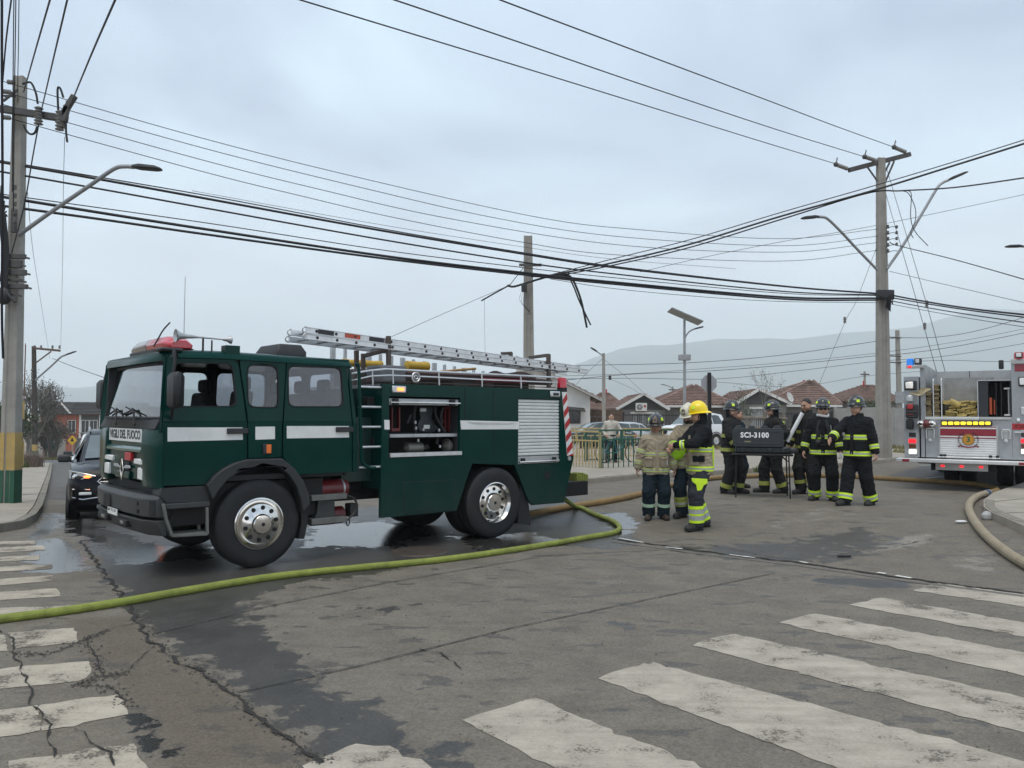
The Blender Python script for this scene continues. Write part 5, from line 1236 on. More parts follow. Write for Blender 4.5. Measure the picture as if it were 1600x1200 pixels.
 C.cap(V(hip_shift,.0,.84),V(lx*.8,ly*.8,1.30),.222*S*bk,.190*S*bk,.05,(1,1.22,1),tagn='torso').cap(shl[0]-V(.03,0,.06),shl[1]+V(.03,0,-.06),.090*S,None,.09,tagn='torso').cap(neck-V(0,0,.02),shl[0]-V(.02,0,.025),.085*S,.07*S,.06,tagn='torso').cap(neck-V(0,0,.02),shl[1]+V(.02,0,-.025),.085*S,.07*S,.06,tagn='torso')
 C.cap(neck-V(0,0,.02),neck+V(0,.012,.075),.095*S,.088*S,.03,tagn='collar')
 for i in(0,1):
  s_,e_,w_=arms[i];cf=e_+(w_-e_)*.93
  C.cap(s_-V(0,0,.02),e_,.084*S*bk,.073*S*bk,.05,tagn='arm%d'%i).cap(e_,cf,.073*S*bk,.062*S*bk,.03,tagn='arm%d'%i)
 if pack:C.cap(V(0,.2,1.0),V(0,.2,1.3),.085*S,None,.04)
 wl_=[(a[2],(a[2]-a[1]).normalized())for a in arms]
 fvh=HR@Vector((0,-1,0))
 def cutc(X,Y,Z):
  d=lo_z*S+.012*np.sin(X*17+seed)-Z
  zc=neck.z+.085*S;d=np.maximum(d,(Z-zc));return d
 ct=soft('coat',C.surf(.009,.0055,cutc,seed+3),coat,t)
 if coat_band:
  m1,m2,w_=coat_band
  band(C,('torso',),V(hip_shift*.8,0,.875),(0,0,1),w_,ct,m1,m2)
  if chest_band:band(C,('torso',),V(lx*.5,ly*.5,1.15),(0,0,1),w_,ct,m1,m2)
  for i in(0,1):
   s_,e_,ww=arms[i];band(C,('arm%d'%i,),e_+(ww-e_)*.62,ww-e_,w_*.95,ct,m1,m2)
   if sleeve2:band(C,('arm%d'%i,),s_+(e_-s_)*.82,e_-s_,w_*.95,ct,m1,m2)
 if yoke:
  Yk=Field();Yk.p=[(a,b,ra+.006,rb+.006,k,sq,ro,tg)for a,b,ra,rb,k,sq,ro,tg in C.p]
  soft('coat_yoke',Yk.surf(.011,.0055,lambda X,Y,Z:1.17*S-Z+0*X,seed+3),yoke,ct,label='black upper half and sleeves of the coat')
 if coat not in(m_cream,):
  for q in(-1,1):
   cc,D,L=ring_at(C,('torso',),V(hip_shift,0,1.0),(0,0,1),36)
   k=min(range(36),key=lambda j:abs(D[j][0]-q*.62)+(2 if D[j][1]>0 else 0));p=cc+Vector(D[k])*(L[k]+.0);dv=Vector(D[k]);mb=MB();mb.obox(p,dv,Vector((0,0,1)).cross(dv),(0,0,1),.045,.15*S,.17*S);po=mb.build('pocket',coat,ct,bevel=.015)
   mb=MB();mb.obox(p+V(0,0,.075)+dv*.005,dv,Vector((0,0,1)).cross(dv),(0,0,1),.05,.16*S,.05*S);mb.build('pocket_flap',coat,po,bevel=.012)
  pts=[]
  for z in(.86,.95,1.05,1.15,1.25,1.35):
   cc,D,L=ring_at(C,('torso',),V(hip_shift*(1.3-z),0,z),(0,0,1),36);k=min(range(36),key=lambda j:D[j][1]);pts.append(cc+Vector(D[k])*L[k])
  mb=MB();mb.loft([[p+Vector((x*S,y,0))for x,y in((-.035,.02),(-.03,-.008),(.03,-.008),(.035,.02))]for p in pts]);mb.build('front_closure',coat,ct,smooth=60)
 if patch:patch(t,S,arms,kne,ank,hips,C,T_,ct,tr)
 hs=None
 if hat:
  sh,TT=helmet(t,Hd(0,.010,.082),hy,hp,hatmat or m_helm,hat,S*.98*hsz)
  if hat=='jet':
   mb=MB();pts=[TT(x,y,z)for x,y,z in((-.085,-.125,.0),(-.05,-.158,.005),(0,-.170,.005),(.05,-.158,.005),(.085,-.125,.0))]
   mb.loft([[p+Vector((0,0,-.028*S))for p in pts]+[p+Vector((0,0,.03*S))for p in reversed(pts)],[p*1+(Vector(Hd(0,0,.07))-p)*.12+Vector((0,0,-.028*S))for p in pts]+[p+(Vector(Hd(0,0,.07))-p)*.12+Vector((0,0,.03*S))for p in reversed(pts)]]);gg=mb.build('goggles',m_helm,sh,smooth=40,bevel=.006)
   mb=MB();mb.loft([[p+(p-Vector(Hd(0,0,.07)))*.02+Vector((0,0,z*S))for p in pts[:]]for z in(-.018,.02)],caps=False);mb.build('goggle_lens',P('goggle_shine',(.10,.11,.12),.12,coat=.8),gg,smooth=60)
  if hat=='badge' or hat=='brim':
   mb=MB();mb.loft([[TT(x,y,z)for x,y,z in((-.035,-.137,.0),(.035,-.137,.0),(.03,-.118,.075),(0,-.11,.092),(-.03,-.118,.075))],[TT(x,y,z)for x,y,z in((-.035,-.155,.0),(.035,-.155,.0),(.03,-.135,.078),(0,-.125,.095),(-.03,-.135,.078))]]);mb.build('helmet_badge',P('worn_bronze_badge',(.22,.15,.10),.4,.4),sh,bevel=.004)
  for q in(-1,1):
   mb=MB();mb.tube([TT(.108*q,.02,-.05),Hd(.083*q,-.01,-.03),Hd(.06*q,-.035,-.1),Hd(0,-.05,-.128)],.008*S,6);mb.build('chin_strap',m_seat,sh)
 if glasses:
  mb=MB()
  for q in(-1,1):mb.obox(Hd(.034*q,-.098,.012),HR@Vector((1,.25*q,0)),HR@Vector((0,1,0)),HR@Vector((0,0,1)),.056*S,.008*S,.036*S)
  mb.obox(Hd(0,-.104,.018),HR@Vector((1,0,0)),HR@Vector((0,1,0)),HR@Vector((0,0,1)),.02*S,.006*S,.008*S);mb.build('sunglasses',m_black,t,bevel=.004)
 if scarf:
  mb=MB();c=neck+V(0,-.005,.075);mb.tube([c+V(.085*math.cos(a),.088*math.sin(a),.012*math.sin(2*a)-(.02 if math.sin(a)<0 else 0))for a in[2*math.pi*k/20 for k in range(20)]],.026*S,8,closed=True);mb.build('hood_collar',P('white_hood',(.66,.65,.62),.9),t)
 return t
# ---- the crew
def neon_patch(t,S,arms,kne,ank,hips,C,T_,ct,tr):
 cc,D,L=ring_at(T_,('leg0',),hips[0]+(kne[0]-hips[0])*.62,kne[0]-hips[0],36)
 k=max(range(36),key=lambda j:D[j][0]-.35*D[j][1]);dv=Vector(D[k]);p=cc+dv*(L[k]+.004);u=Vector((0,0,1)).cross(dv).normalized()
 shp=[(-.11,.07),(.11,.06),(.115,.0),(.06,-.03),(.03,-.10),(-.03,-.11),(-.045,-.02),(-.10,.02)]
 mb=MB();mb.loft([[p+dv*q+u*a*S+Vector((0,0,b*S))for a,b in shp]for q in(-.03,.014)]);mb.build('neon_pocket_patch',m_lime,tr,bevel=.004)
 cc,D,L=ring_at(C,('torso',),Vector((0,0,1.02*S)),(0,0,1),36);k=max(range(36),key=lambda j:D[j][0]-.5*D[j][1]);dv=Vector(D[k]);p=cc+dv*L[k];u=Vector((0,0,1)).cross(dv)
 mb=MB();mb.obox(p,dv,u,(0,0,1),.05,.17*S,.09*S);mb.build('dark_pocket',m_blk,ct,bevel=.012)
 mb=MB();p=cc+(-u)*-.0;cb,D2,L2=ring_at(C,('torso',),Vector((0,0,1.0*S)),(0,0,1),36);kb=max(range(36),key=lambda j:D2[j][1]+.55*D2[j][0]);q0=cb+Vector(D2[kb])*L2[kb];mb.obox(q0+Vector((0,0,.02)),D2[kb],Vector((0,0,1)).cross(Vector(D2[kb])),(0,0,1),.03,.05,.36*S);mb.build('reflective_band',m_lime,ct,bevel=.006)
def chest_gear(t,S,arms,kne,ank,hips,C,T_,ct,tr):
 def on(z,a,off=0):
  cc,D,L=ring_at(C,('torso',),Vector((0,0,z*S)),(0,0,1),36);dv=Vector((math.sin(a),-math.cos(a),0));k=max(range(36),key=lambda j:D[j][0]*dv.x+D[j][1]*dv.y);return cc+Vector(D[k])*(L[k]+off)
 for a0,a1 in((-.55,-.7),(.5,.62)):
  mb=MB();mb.tube(curve([on(1.44,a0*.6),on(1.33,a0),on(1.2,a0),on(1.05,a1),on(.95,a1*1.3)],4),.022,8);mb.build('harness_strap',m_seat,t)
 mb=MB();mb.lathe([(.0,0),(.035,0),(.055,.04),(.05,.09),(.03,.12),(0,.125)],on(1.06,-.35,-.02),(on(1.06,-.35)-Vector((0,0,on(1.06,-.35).z))),14);mb.build('breathing_mask',m_helm,t)
 mb=MB();mb.obox(on(1.2,-.4,.02),(1,0,0),(0,1,0),(0,0,1),.06,.05,.13);mb.build('radio',m_black,t,bevel=.01)
 mb=MB();mb.tube(curve([on(1.38,.3,.02),on(1.3,.42,.05),on(1.15,.45,.06),on(1.03,.35,.05),on(1.0,-.1,.04)],5),.012,7);mb.build('air_hose',m_black,t)
 mb=MB();mb.tube(curve([on(1.36,.62,.02),on(1.3,.7,.03),on(1.15,.62,.04)],5),.006,6);mb.build('pressure_line',m_silver,t)
 mb=MB();p=arms[0][2];mb.obox((p.x+.0,p.y-.06,p.z-.10),(1,0,0),(0,1,0),(0,0,1),.06,.03,.10);mb.build('white_tag',m_white,t,bevel=.012)
def back_patch(t,S,arms,kne,ank,hips,C,T_,ct,tr):
 cc,D,L=ring_at(C,('torso',),Vector((0,0,1.37*S)),(0,0,1),36);k=max(range(36),key=lambda j:D[j][1]+.75*D[j][0]);dv=Vector(D[k]);p=cc+dv*L[k]
 mb=MB();mb.obox(p,dv,Vector((0,0,1)).cross(dv),(0,0,1),.05,.17,.12);mb.build('yellow_back_patch',m_lime,ct,bevel=.01)
def tan_extra(t,S,arms,kne,ank,hips,C,T_,ct,tr):
 cc,D,L=ring_at(C,('torso',),Vector((0,0,1.06*S)),(0,0,1),36);k=max(range(36),key=lambda j:D[j][0]*.75-D[j][1]*.6);dv=Vector(D[k]);p=cc+dv*(L[k]+.015)
 mb=MB();mb.tube([p+Vector((0,0,.06)),p,p+Vector((.005,0,-.09))],[.012,.02,.022],7);mb.build('key_clip',m_silver,ct)
Y2=(m_lime,None,.075)
GRP=None
person('short man in a tan fire coat and black helmet with bronze badge',(1025,811),1.64,-4,m_tan,m_navy,m_boot2,m_skin2,(m_paley,m_silver,.065),((.05,.55,m_mint,None),),'badge',None,lh=(.345,-.02,.79),rh=(-.35,-.02,.79),head=(-14,4),bulk=1.10,hsz=1.14,seed=1,patch=tan_extra,sleeve2=True)
person('bearded man in a tan coat and cream helmet, behind the yellow helmet',(1078,809),1.80,-32,m_tan,m_navy,m_boot,m_skin2,(m_paley,m_silver,.06),((.10,.6,m_limed,m_silver),(.05,.4,m_limed,None)),'brim',m_hcrm,lh=(.02,-.36,1.16),rh=(-.17,-.34,1.14),le=(.5,.3,-.6),re=(-.6,.3,-.5),head=(-15,22),beard=True,seed=2,curl=(.7,.7))
person('man in a yellow helmet and two-tone coat with neon trouser bands',(1094,826),1.86,-78,m_tan,m_gry,m_boot,m_skin,(m_lime,m_silver,.075),((.055,.42,m_lime,None),(.055,.66,m_lime,None),(.055,.88,m_lime,None),(.07,.54,m_silver,None),(.07,.77,m_silver,None)),'brim',m_hyel,lh=(.08,-.40,1.20),rh=(-.05,-.42,1.15),le=(.7,-.1,-.6),re=(-.6,.2,-.6),feet=((.13,-.11,22),(-.11,.11,-5)),head=(-25,10),hsz=.93,seed=3,yoke=m_blk,patch=neon_patch,curl=(.8,.7),hood=True)
person('man in a worn black turnout coat facing right, left of the black case',(1143,771),1.79,50,m_blk2,m_blk2,m_boot,m_skin,(m_limed,None,.07),((.085,.80,m_limed,None),),'jet',None,lh=(.27,-.20,.92),rh=(-.25,-.22,.95),head=(2,6),feet=((.12,-.08,10),(-.12,.08,-12)),seed=4,bulk=1.08,hood=True)
person('man in a black coat with yellow back patch, behind the black case',(1209,770),1.80,-82,m_blk2,m_blk2,m_boot,m_skin,(m_lime,m_silver,.07),((.085,.76,m_limed,None),),'jet',None,lh=(.27,-.05,1.0),rh=(-.28,-.22,.92),head=(-22,6),feet=((.12,.14,8),(-.12,-.14,-8)),seed=5,bulk=1.06,pack=True,patch=back_patch,hood=True)
person('bareheaded dark-haired man in a black turnout coat facing left',(1262,772),1.92,-50,m_blk2,m_blk2,m_boot,m_skin2,(m_limed,None,.06),((.07,.62,m_limed,None),),None,None,lh=(.28,-.1,.84),rh=(-.26,-.16,.86),head=(-10,14),feet=((.10,.05,8),(-.10,-.05,-8)),seed=6,hair=True)
person('man in sunglasses with white collar and breathing set on his chest',(1287,782),1.82,-22,m_blk,m_blk,m_boot,m_skin,(m_lime,m_silver,.08),((.11,.86,m_lime,m_silver),),'jet',None,lh=(.30,-.14,.86),rh=(-.34,-.05,.84),le=(.8,.3,0),head=(4,0),feet=((.15,.02,15),(-.15,.02,-18)),seed=7,bulk=1.05,glasses=True,scarf=True,pack=True,patch=chest_gear)
person('striding man in a black coat with bright lime bands, right hand raised',(1341,789),1.84,-52,m_blk,m_blk,m_boot,m_skin,(m_lime,m_silver,.085),((.10,.86,m_lime,m_silver),),'jet',None,lh=(.33,-.0,.82),rh=(-.22,-.44,1.12),re=(-.7,.3,-.3),head=(-16,4),feet=((.13,.17,10),(-.11,-.22,-6)),seed=8,bulk=1.06,curl=(.6,.2))
person('man in dark navy half hidden behind the black case and a firefighter',None,1.70,50,m_navy,m_navy,m_boot,m_skin2,None,None,None,None,head=(20,0),seed=9,loc=at(1152,740,17.6)*Vector((1,1,0))if False else Vector((at(1152,700,17.6).x,17.6,.2)),hair=True)
p=at(1059,704,12.45);hl=thing('held_helmet','lime green fire helmet held upside down at chest height','helmet',p,math.radians(-60))
sh,TT=helmet(hl,(0,0,0),.3,math.radians(150),m_hgrn,'plain',1.0)
hl['label']='lime green fire helmet with grey stripes held at chest height'
a=at(1230,690,16.25);b=at(1254,645,16.15)
mb=MB();d=(b-a);mb.lathe([(.034,0),(.040,0),(.040,d.length),(.034,d.length),(.034,0)],(0,0,0),d,20);tube=mb.build('white_tube',P('white_plastic_tube',(.78,.78,.77),.4),None,loc=a);tag(tube,'white plastic tube leaning up from the hand by the black case','tube')
# ---- folding table with the open black case
m_case=P('black_case_plastic',(.012,.016,.019),.42,var=.25,scale=10,dirt=.2,dirtcol=(.035,.045,.04),bump=.1,bscale=120)
ctr=at(1190,705,15.7);zg_=.2;rzt=math.radians(-14)
ppm=F/15.7
ztab=at(1190,708,15.7).z
tb=thing('folding_table','black folding table with thin legs under the black case','table',(ctr.x,15.7,zg_),rzt)
mb=MB();mb.box(-.56,.56,-.33,.33,ztab-zg_-.04,ztab-zg_);mb.build('tabletop',m_black,tb,bevel=.01)
for x in(-.5,.5):
 for y in(-.28,.28):
  mb=MB();mb.tube([(x*.96,y,ztab-zg_-.04),(x,y*1.05,.0)],.014,8);mb.build('leg',m_steel if False else m_black,tb)
 mb=MB();mb.tube([(x*.98,-.28,.28),(x*.98,.28,.28)],.011,6);mb.build('leg_brace',m_black,tb)
 for y in(-.28,.28):
  mb=MB();mb.tube([(x*.97,y,ztab-zg_-.16),(x*.72,y,ztab-zg_-.04)],.009,6);mb.build('leg_brace',m_black,tb)
cs=thing('equipment_case','open black case lettered SCI-3100 standing on the folding table','case',(ctr.x,15.7,ztab),rzt)
mb=MB();mb.box(-.50,.52,-.22,.26,.0,.13);cb=mb.build('case_base',m_case,cs,bevel=.03)
for k in range(4):mb=MB();x=-.36+k*.25;mb.box(x-.05,x+.05,-.235,-.2,.02,.11);mb.build('base_rib',m_case,cb,bevel=.01)
zl0,zl1=.13,at(1190,669,15.75).z-ztab
ring=lambda z,i,y:None
mb=MB();mb.plate(rrect(-.545,.40,zl0,zl1,.05),[],lambda a,b,t:(a,t+(b-zl0)*.12,b),-.24,-.06);cl=mb.build('case_lid',m_case,cs,bevel=.02)
for k in range(4):mb=MB();x=-.43+k*.24;mb.loft([[(x-.08,-.15+.06,zl1-.01),(x+.08,-.09,zl1-.01),(x+.08,.03,zl1-.01),(x-.08,.03,zl1-.01)],[(x-.045,-.08,zl1+.05),(x+.045,-.08,zl1+.05),(x+.045,.02,zl1+.05),(x-.045,.02,zl1+.05)]]);mb.build('lid_rib',m_case,cl,bevel=.008)
mb=MB();mb.plate(rrect(-.51,.37,zl0+.05,zl1-.04,.04),[rrect(-.48,.34,zl0+.08,zl1-.07,.03)],lambda a,b,t:(a,t+(b-zl0)*.12,b),-.248,-.23);mb.build('lid_rim',m_case,cl,bevel=.004)
zt_=zl0+(zl1-zl0)*.62
tm=text_mb('SCI-3100',.140,lambda a,b,t:(-.14+a,-.2465-t+(zt_+b-zl0)*.12,zt_+b),.003,.035,sx=.92,spacing=1.10);tm.build('lettering',P('white_lettering',(.8,.8,.79),.5),cl,smooth=0)
mb=MB();mb.obox((-.27,-.238+.01,zl0+.10),(1,0,0),(0,1,0),(0,0,1),.12,.008,.025);mb.build('case_label',P('faded_gold',(.22,.2,.1),.5),cl,smooth=0)
mb=MB();mb.box(.30,.62,-.18,.18,.005,.10);pl_=mb.build('equipment_pouch',P('grey_black_bag',(.03,.032,.033),.7,var=.3),None,loc=(ctr.x+.05,15.7,ztab),rz=rzt,bevel=.03);tag(pl_,'flat black pouch on the right end of the folding table','pouch')
# ------------------------------------------------------------------ silver fire engine seen from behind
A2=Vector((8.71,17.8,0.0));U2=Vector((0.843,-0.539,0)).normalized();V2=Vector((-U2 .y,U2 .x,0));A2 .z=float(gz(A2 .x,A2 .y))
def Q(p,y=0.0):
 r=ray(*p);o=Vector((0,0,H));q=A2+V2*y
 t=(q-o).dot(V2)/r.dot(V2);w=o+r*t
 return((w-A2).dot(U2),w.z-A2 .z)
def K4(x,y):return(1380+x/4.8,530+y/4.8)
def KC(x,y):return(1460+x/11.43,620+y/11.43)
def tread_mat():
 m=P('diamond_plate',(.36,.37,.38),rough=.38,metal=.6,var=.12,scale=4,dirt=.3,dirtcol=(.2,.2,.2))
 nt=m.node_tree;L=nt.links.new;b=nt.nodes['Principled BSDF'];tc=nd(nt,'ShaderNodeTexCoord');hs=[]
 for a in(.785,-.785):
  mp=nd(nt,'ShaderNodeMapping');mp.inputs['Rotation'].default_value=(0,a,0);L(tc.outputs['Object'],mp.inputs[0])
  w=nd(nt,'ShaderNodeTexWave');w.bands_direction='X';w.inputs['Scale'].default_value=13;L(mp.outputs[0],w.inputs['Vector']);hs.append(w.outputs['Fac'])
 mx=nd(nt,'ShaderNodeMath',operation='MULTIPLY');L(hs[0],mx.inputs[0]);L(hs[1],mx.inputs[1])
 bp=nd(nt,'ShaderNodeBump');bp.inputs['Strength'].default_value=.5;bp.inputs['Distance'].default_value=.008;L(mx.outputs[0],bp.inputs['Height']);L(bp.outputs[0],b.inputs['Normal'])
 return m
m_tread=tread_mat()
m_brush=P('brushed_aluminium',(.42,.425,.42),rough=.42,metal=.55,var=.14,scale=3,dirt=.35,dirtcol=(.25,.24,.22))
m_bright=P('bright_aluminium',(.62,.63,.63),rough=.35,metal=.5,var=.06,dirt=.2)
m_dred=P('dark_red_stripe',(.24,.008,.025),.35,var=.08,coat=.3);m_dkbox=P('dark_box_paint',(.02,.022,.027),.5,var=.2)
m_hosey=P('yellow_hose_jacket',(.48,.36,.12),.85,var=.25,scale=14,bump=.2);m_hoset=P('tan_hose_jacket',(.20,.155,.085),.9,var=.3,scale=14,bump=.2)
f2=thing('fire_engine','silver fire engine with diamond plate back, stowed hoses and number 3 crest','fire engine',A2,math.atan2(U2 .y,U2 .x))
def rb(name,a,b,y0,y1,mat,par=f2,bev=.006,K=K4,label=None):
 p,q=Q(K(*a),y0),Q(K(*b),y0);mb=MB();mb.box(min(p[0],q[0]),max(p[0],q[0]),y0,y1,min(p[1],q[1]),max(p[1],q[1]));return mb.build(name,mat,par,bevel=bev,label=label)
zdk=Q(K4(640,582))[1];zbt=Q(K4(640,895))[1];ztp=Q(K4(315,190))[1]
zcab=Q(K4(640,645))[1]
col=rb('rear_panel',(152,282),(275,885),0,3.2,m_tread);xl=Q(K4(152,500))[0];xR=Q(K4(965,500))[0];xe=2.47
rb('rear_post',(275,192),(316,885),.0,.06,m_tread)
p0=Q(K4(316,580));mb=MB();mb.box(p0[0],xR,.0,3.2,zbt,zdk-.04);low=mb.build('rear_panel',m_tread,f2,bevel=.006)
mb=MB();mb.box(xR,xe,.0,3.2,zbt,Q(K4(960,150))[1]);rc=mb.build('rear_panel',m_tread,f2,bevel=.006)
mb=MB();xh0=Q(K4(316,400))[0];yb_=2.6
mb.box(xh0-.03,xh0,.06,yb_,zdk,ztp);mb.box(xR-.0,xR+.03,.06,yb_,zdk,ztp-.02);mb.box(xh0,xR,yb_,yb_+.04,zdk,ztp-.03);mb.box(xh0,xR,.0,yb_,zdk-.04,zdk)
hb_=mb.build('hose_bed',m_brush,f2)
for a in(.45,1.0):mb=MB();x=xh0+(xR-xh0)*a;mb.box(x-.006,x+.006,yb_-.012,yb_,zdk,ztp-.03);mb.build('seam',m_dkbox,hb_)
def divider(zx,ztop,y0=.05):
 x,z=Q(K4(zx,ztop),y0);mb=MB();mb.plate([(y0,zdk),(y0,z-.05),(y0+.06,z),(1.9,z),(1.9,zdk)],[],lambda a,b,t:(x+t,a,b),0,.02);return mb.build('hose_bed_divider',m_bright,hb_)
divider(370,295);divider(431,290)
a=Q(K4(440,292),.8);b=Q(K4(712,302),.8);mb=MB();mb.box(a[0],b[0]+.3,.8,.83,zdk,a[1]);mb.build('bed_plate',P('scratched_plate',(.30,.30,.295),.5,.4,var=.25,scale=5,dirt=.6,dirtcol=(.42,.42,.41)),hb_)
x0,z1=Q(K4(710,313),.02);x1_=Q(K4(957,313),.02)[0];xo=Q(K4(785,320),.02)[0]
mb=MB();mb.box(x0,xo,.02,.06,zdk,z1);mb.box(x0,x1_,.02,.7,z1-.02,z1);mb.box(x0,x0+.02,.06,.7,zdk,z1);mb.box(x1_-.02,x1_,.02,.7,zdk,z1);mb.box(x0,x1_,.68,.7,zdk,z1);cbn=mb.build('tool_cabinet',m_dkbox,f2)
mb=MB();mb.box(x0-.012,x0,.0,.03,zdk,z1);mb.box(x0,x1_,.0,.03,z1,z1+.012);mb.build('cabinet_edge',m_bright,cbn)
for zx in(845,883):x=Q(K4(zx,400),.1)[0];mb=MB();mb.box(x,x+.012,.05,.66,zdk+.01,z1-.03);mb.build('cabinet_partition',m_dkbox,cbn)
for zx0,zx1,zy0 in((795,818,438),(828,842,455)):
 rb('orange_board',(zx0,zy0),(zx1,565),.12,.5,P('orange_board_paint',(.5,.09,.03),.5),cbn)
a=Q(K4(940,370),.15);b=Q(K4(945,570),.15);mb=MB();mb.cyl((a[0],.15,a[1]),(b[0],.15,zdk+.02),.018,n=10);mb.box(a[0]-.09,a[0]+.04,.12,.18,a[1]-.02,a[1]+.02);mb.box(b[0]-.09,b[0]+.04,.12,.18,zdk+.02,zdk+.06);mb.build('lifting_bar',m_bright,cbn,bevel=.006)
def fold(x,y,z,w,h,l,mat,par,ang=0.0,tilt=0.0):
 c_,s_=math.cos(ang),math.sin(ang);r=[]
 for yy in(0,l):r.append([(x+a*c_-yy*s_*0,y+yy+a*s_,z+b+a*tilt)for a,b in[(-w/2,0),(-w/2+h*.3,-h/2),(w/2-h*.3,-h/2),(w/2,0),(w/2-h*.3,h/2),(-w/2+h*.3,h/2)]])
 mb=MB();mb.loft(r);return mb.build('hose_fold',mat,par,smooth=50,bevel=.004,seg=1)
random.seed(11)
for zx0,zx1,zt0,nn in((318,369,395,13),(377,428,340,15)):
 xa=Q(K4(zx0,500),.1)[0];xb_=Q(K4(zx1,500),.1)[0];zt_=Q(K4(zx0,zt0),.1)[1];hh=(zt_-zdk)/nn
 stk=fold((xa+xb_)/2,.08,zdk+hh/2,(xb_-xa)*.96,hh*.96,1.2,m_hoset,hb_)
 for k in range(1,nn):fold((xa+xb_)/2+random.uniform(-.012,.012),.06+random.uniform(-.03,.05),zdk+hh*(k+.5),(xb_-xa)*random.uniform(.86,.98),hh*.94,1.2,m_hoset,hb_,tilt=random.uniform(-.06,.06))
xa=Q(K4(440,500),.1)[0];xb_=Q(K4(708,500),.1)[0];zt_=Q(K4(560,462),.1)[1];rows=8;hh=(zt_-zdk)/rows
for k in range(rows):
 x=xa+(.02 if k%2 else .0)+.03*k*(k<6)
 while x<xb_-.08:
  w=random.uniform(.16,.36);w=min(w,xb_-x);fold(x+w/2,.04+random.uniform(0,.12),zdk+hh*(k+.5)+random.uniform(-.006,.006),w*.97,hh*random.uniform(.75,.95),.6,m_hosey,hb_,ang=random.uniform(-.12,.12),tilt=random.uniform(-.12,.12));x+=w
a=Q(K4(500,470),.0);b=Q(K4(570,495),.0);mb=MB();mb.tube([(a[0],.0,a[1]+.02),(a[0]+.06,.02,a[1]-.01),(b[0],.05,b[1])],[.06,.062,.06],10);mb.build('hose_end',m_hosey,hb_)
fo=[Q(K4(*q),-.03)for q in((190,406),(228,393),(252,400),(272,384),(296,362),(364,372),(352,384),(330,392),(308,412),(272,427),(235,414))]
mb=MB();mb.plate(fo,[],lambda a,b,t:(a,t-.05-.10*math.sin((a-fo[0][0])*5),b),0,.016);mb.build('loose_hose_flap',P('pale_hose_lining',(.40,.33,.20),.85,var=.2,scale=10),hb_,smooth=50)
rb('deck_lip',(310,582),(720,605),-.04,.02,m_bright);rb('deck_lip',(720,590),(960,606),-.02,.02,m_brush)
m_yl=P('lit_yellow_lamp',(1,.75,.05),.3,emit=1.0,ecol=(1,.66,.02));lbx=rb('arrow_light_bar',(432,612),(818,648),-.05,-.001,m_dkbox)
for k in range(8):rb('lit_lamp',(440+46.6*k,619),(478+46.6*k,642),-.07,-.045,m_yl,lbx,.012)
fr=rb('roller_door',(412,648),(868,905),-.03,-.001,m_brush)
pa,pz=Q(K4(426,656),-.035),Q(K4(852,884),-.035);xa,xb_,za,zb3=pa[0],pz[0],pz[1],pa[1];ns=13;hs_=(zb3-za)/ns
for k in range(ns):
 z=za+k*hs_;mb=MB();mb.loft([[(x,-.034,z+.002),(x,-.040,z+.008),(x,-.041,z+hs_-.01),(x,-.034,z+hs_-.002),(x,-.03,z+hs_*.5)]for x in(xa,xb_)]);mb.build('slat',P('door_slat',(.66,.67,.67),.4,.2,var=.05,dirt=.15),fr,smooth=20)
def zc_(y):return Q(KC(600,y),-.042)[1]
for ya,yb2 in((528,545),(577,697),(728,745)):mb=MB();mb.box(xa+.003,xb_-.003,-.0435,-.0405,zc_(yb2),zc_(ya));mb.build('red_stripe',m_dred,fr,smooth=0)
for ya,yb2 in((550,572),(701,724)):mb=MB();mb.box(xa+.003,xb_-.003,-.0435,-.0405,zc_(yb2),zc_(ya));mb.build('white_stripe',m_white,fr,smooth=0)
cx_,cz_=Q(KC(605,765),-.05);r_=abs(Q(KC(720,765),-.05)[0]-cx_)
m_gold=P('crest_gold',(.55,.24,.02),.45);m_cg=P('crest_green',(.01,.12,.06),.45)
mb=MB();mb.plate(circ(0,0,r_,36),[],lambda a,b,t:(cx_+a,-.047-t,cz_+b),0,.006);cr_=mb.build('crest',m_gold,fr,smooth=0)
mb=MB();mb.plate(circ(0,0,r_*.98,36),[circ(0,0,r_*.93,36)],lambda a,b,t:(cx_+a,-.053-t,cz_+b),0,.002);mb.build('crest_ring',m_cg,cr_,smooth=0)
tm=text_mb('3',r_*1.35,lambda a,b,t:(cx_+a,-.0535-t,cz_+b),.003,.03);tm.build('crest_number',m_cg,cr_,smooth=0)
mb=MB();mb.kind=0
for k in range(18):
 a=math.pi*(.15+1.7*k/17)+math.pi/2*0+1.2;c=(cx_+r_*.80*math.cos(a),cz_+r_*.80*math.sin(a));mb.obox((c[0],-.054,c[1]),(math.cos(a),0,math.sin(a)),(0,1,0),(-math.sin(a),0,math.cos(a)),r_*.12,.002,r_*.06)
o=mb.build('crest_lettering',m_cg,cr_,smooth=0);o['kind']='stuff'
mb=MB()
for s_ in(-1,1):
 for k in range(9):
  a=math.radians(-52+k*13.5);rr=r_*1.42;c=Vector((cx_+s_*rr*math.cos(a)*1.08,-.05,cz_+rr*math.sin(a)))
  for s2 in(-1,1):
   d=Vector((-s_*math.sin(a)+s2*.5*math.cos(a)*s_,0,math.cos(a)+s2*.5*math.sin(a))).normalized();n_=Vector((-d.z,0,d.x));L_=r_*.26
   mb.loft([[c+d*L_*t+n_*L_*w*.5+Vector((0,yy,0))for t,w in((0,0),(.4,.5),(1,0),(.4,-.5))]for yy in(0,-.005)])
o=mb.build('laurel',m_black,cr_,smooth=0);o['kind']='stuff'
mb=MB();pts=[(-1.65,-1.22),(-1.2,-1.1),(-.7,-1.25),(0,-1.38),(.7,-1.25),(1.2,-1.1),(1.65,-1.22)]
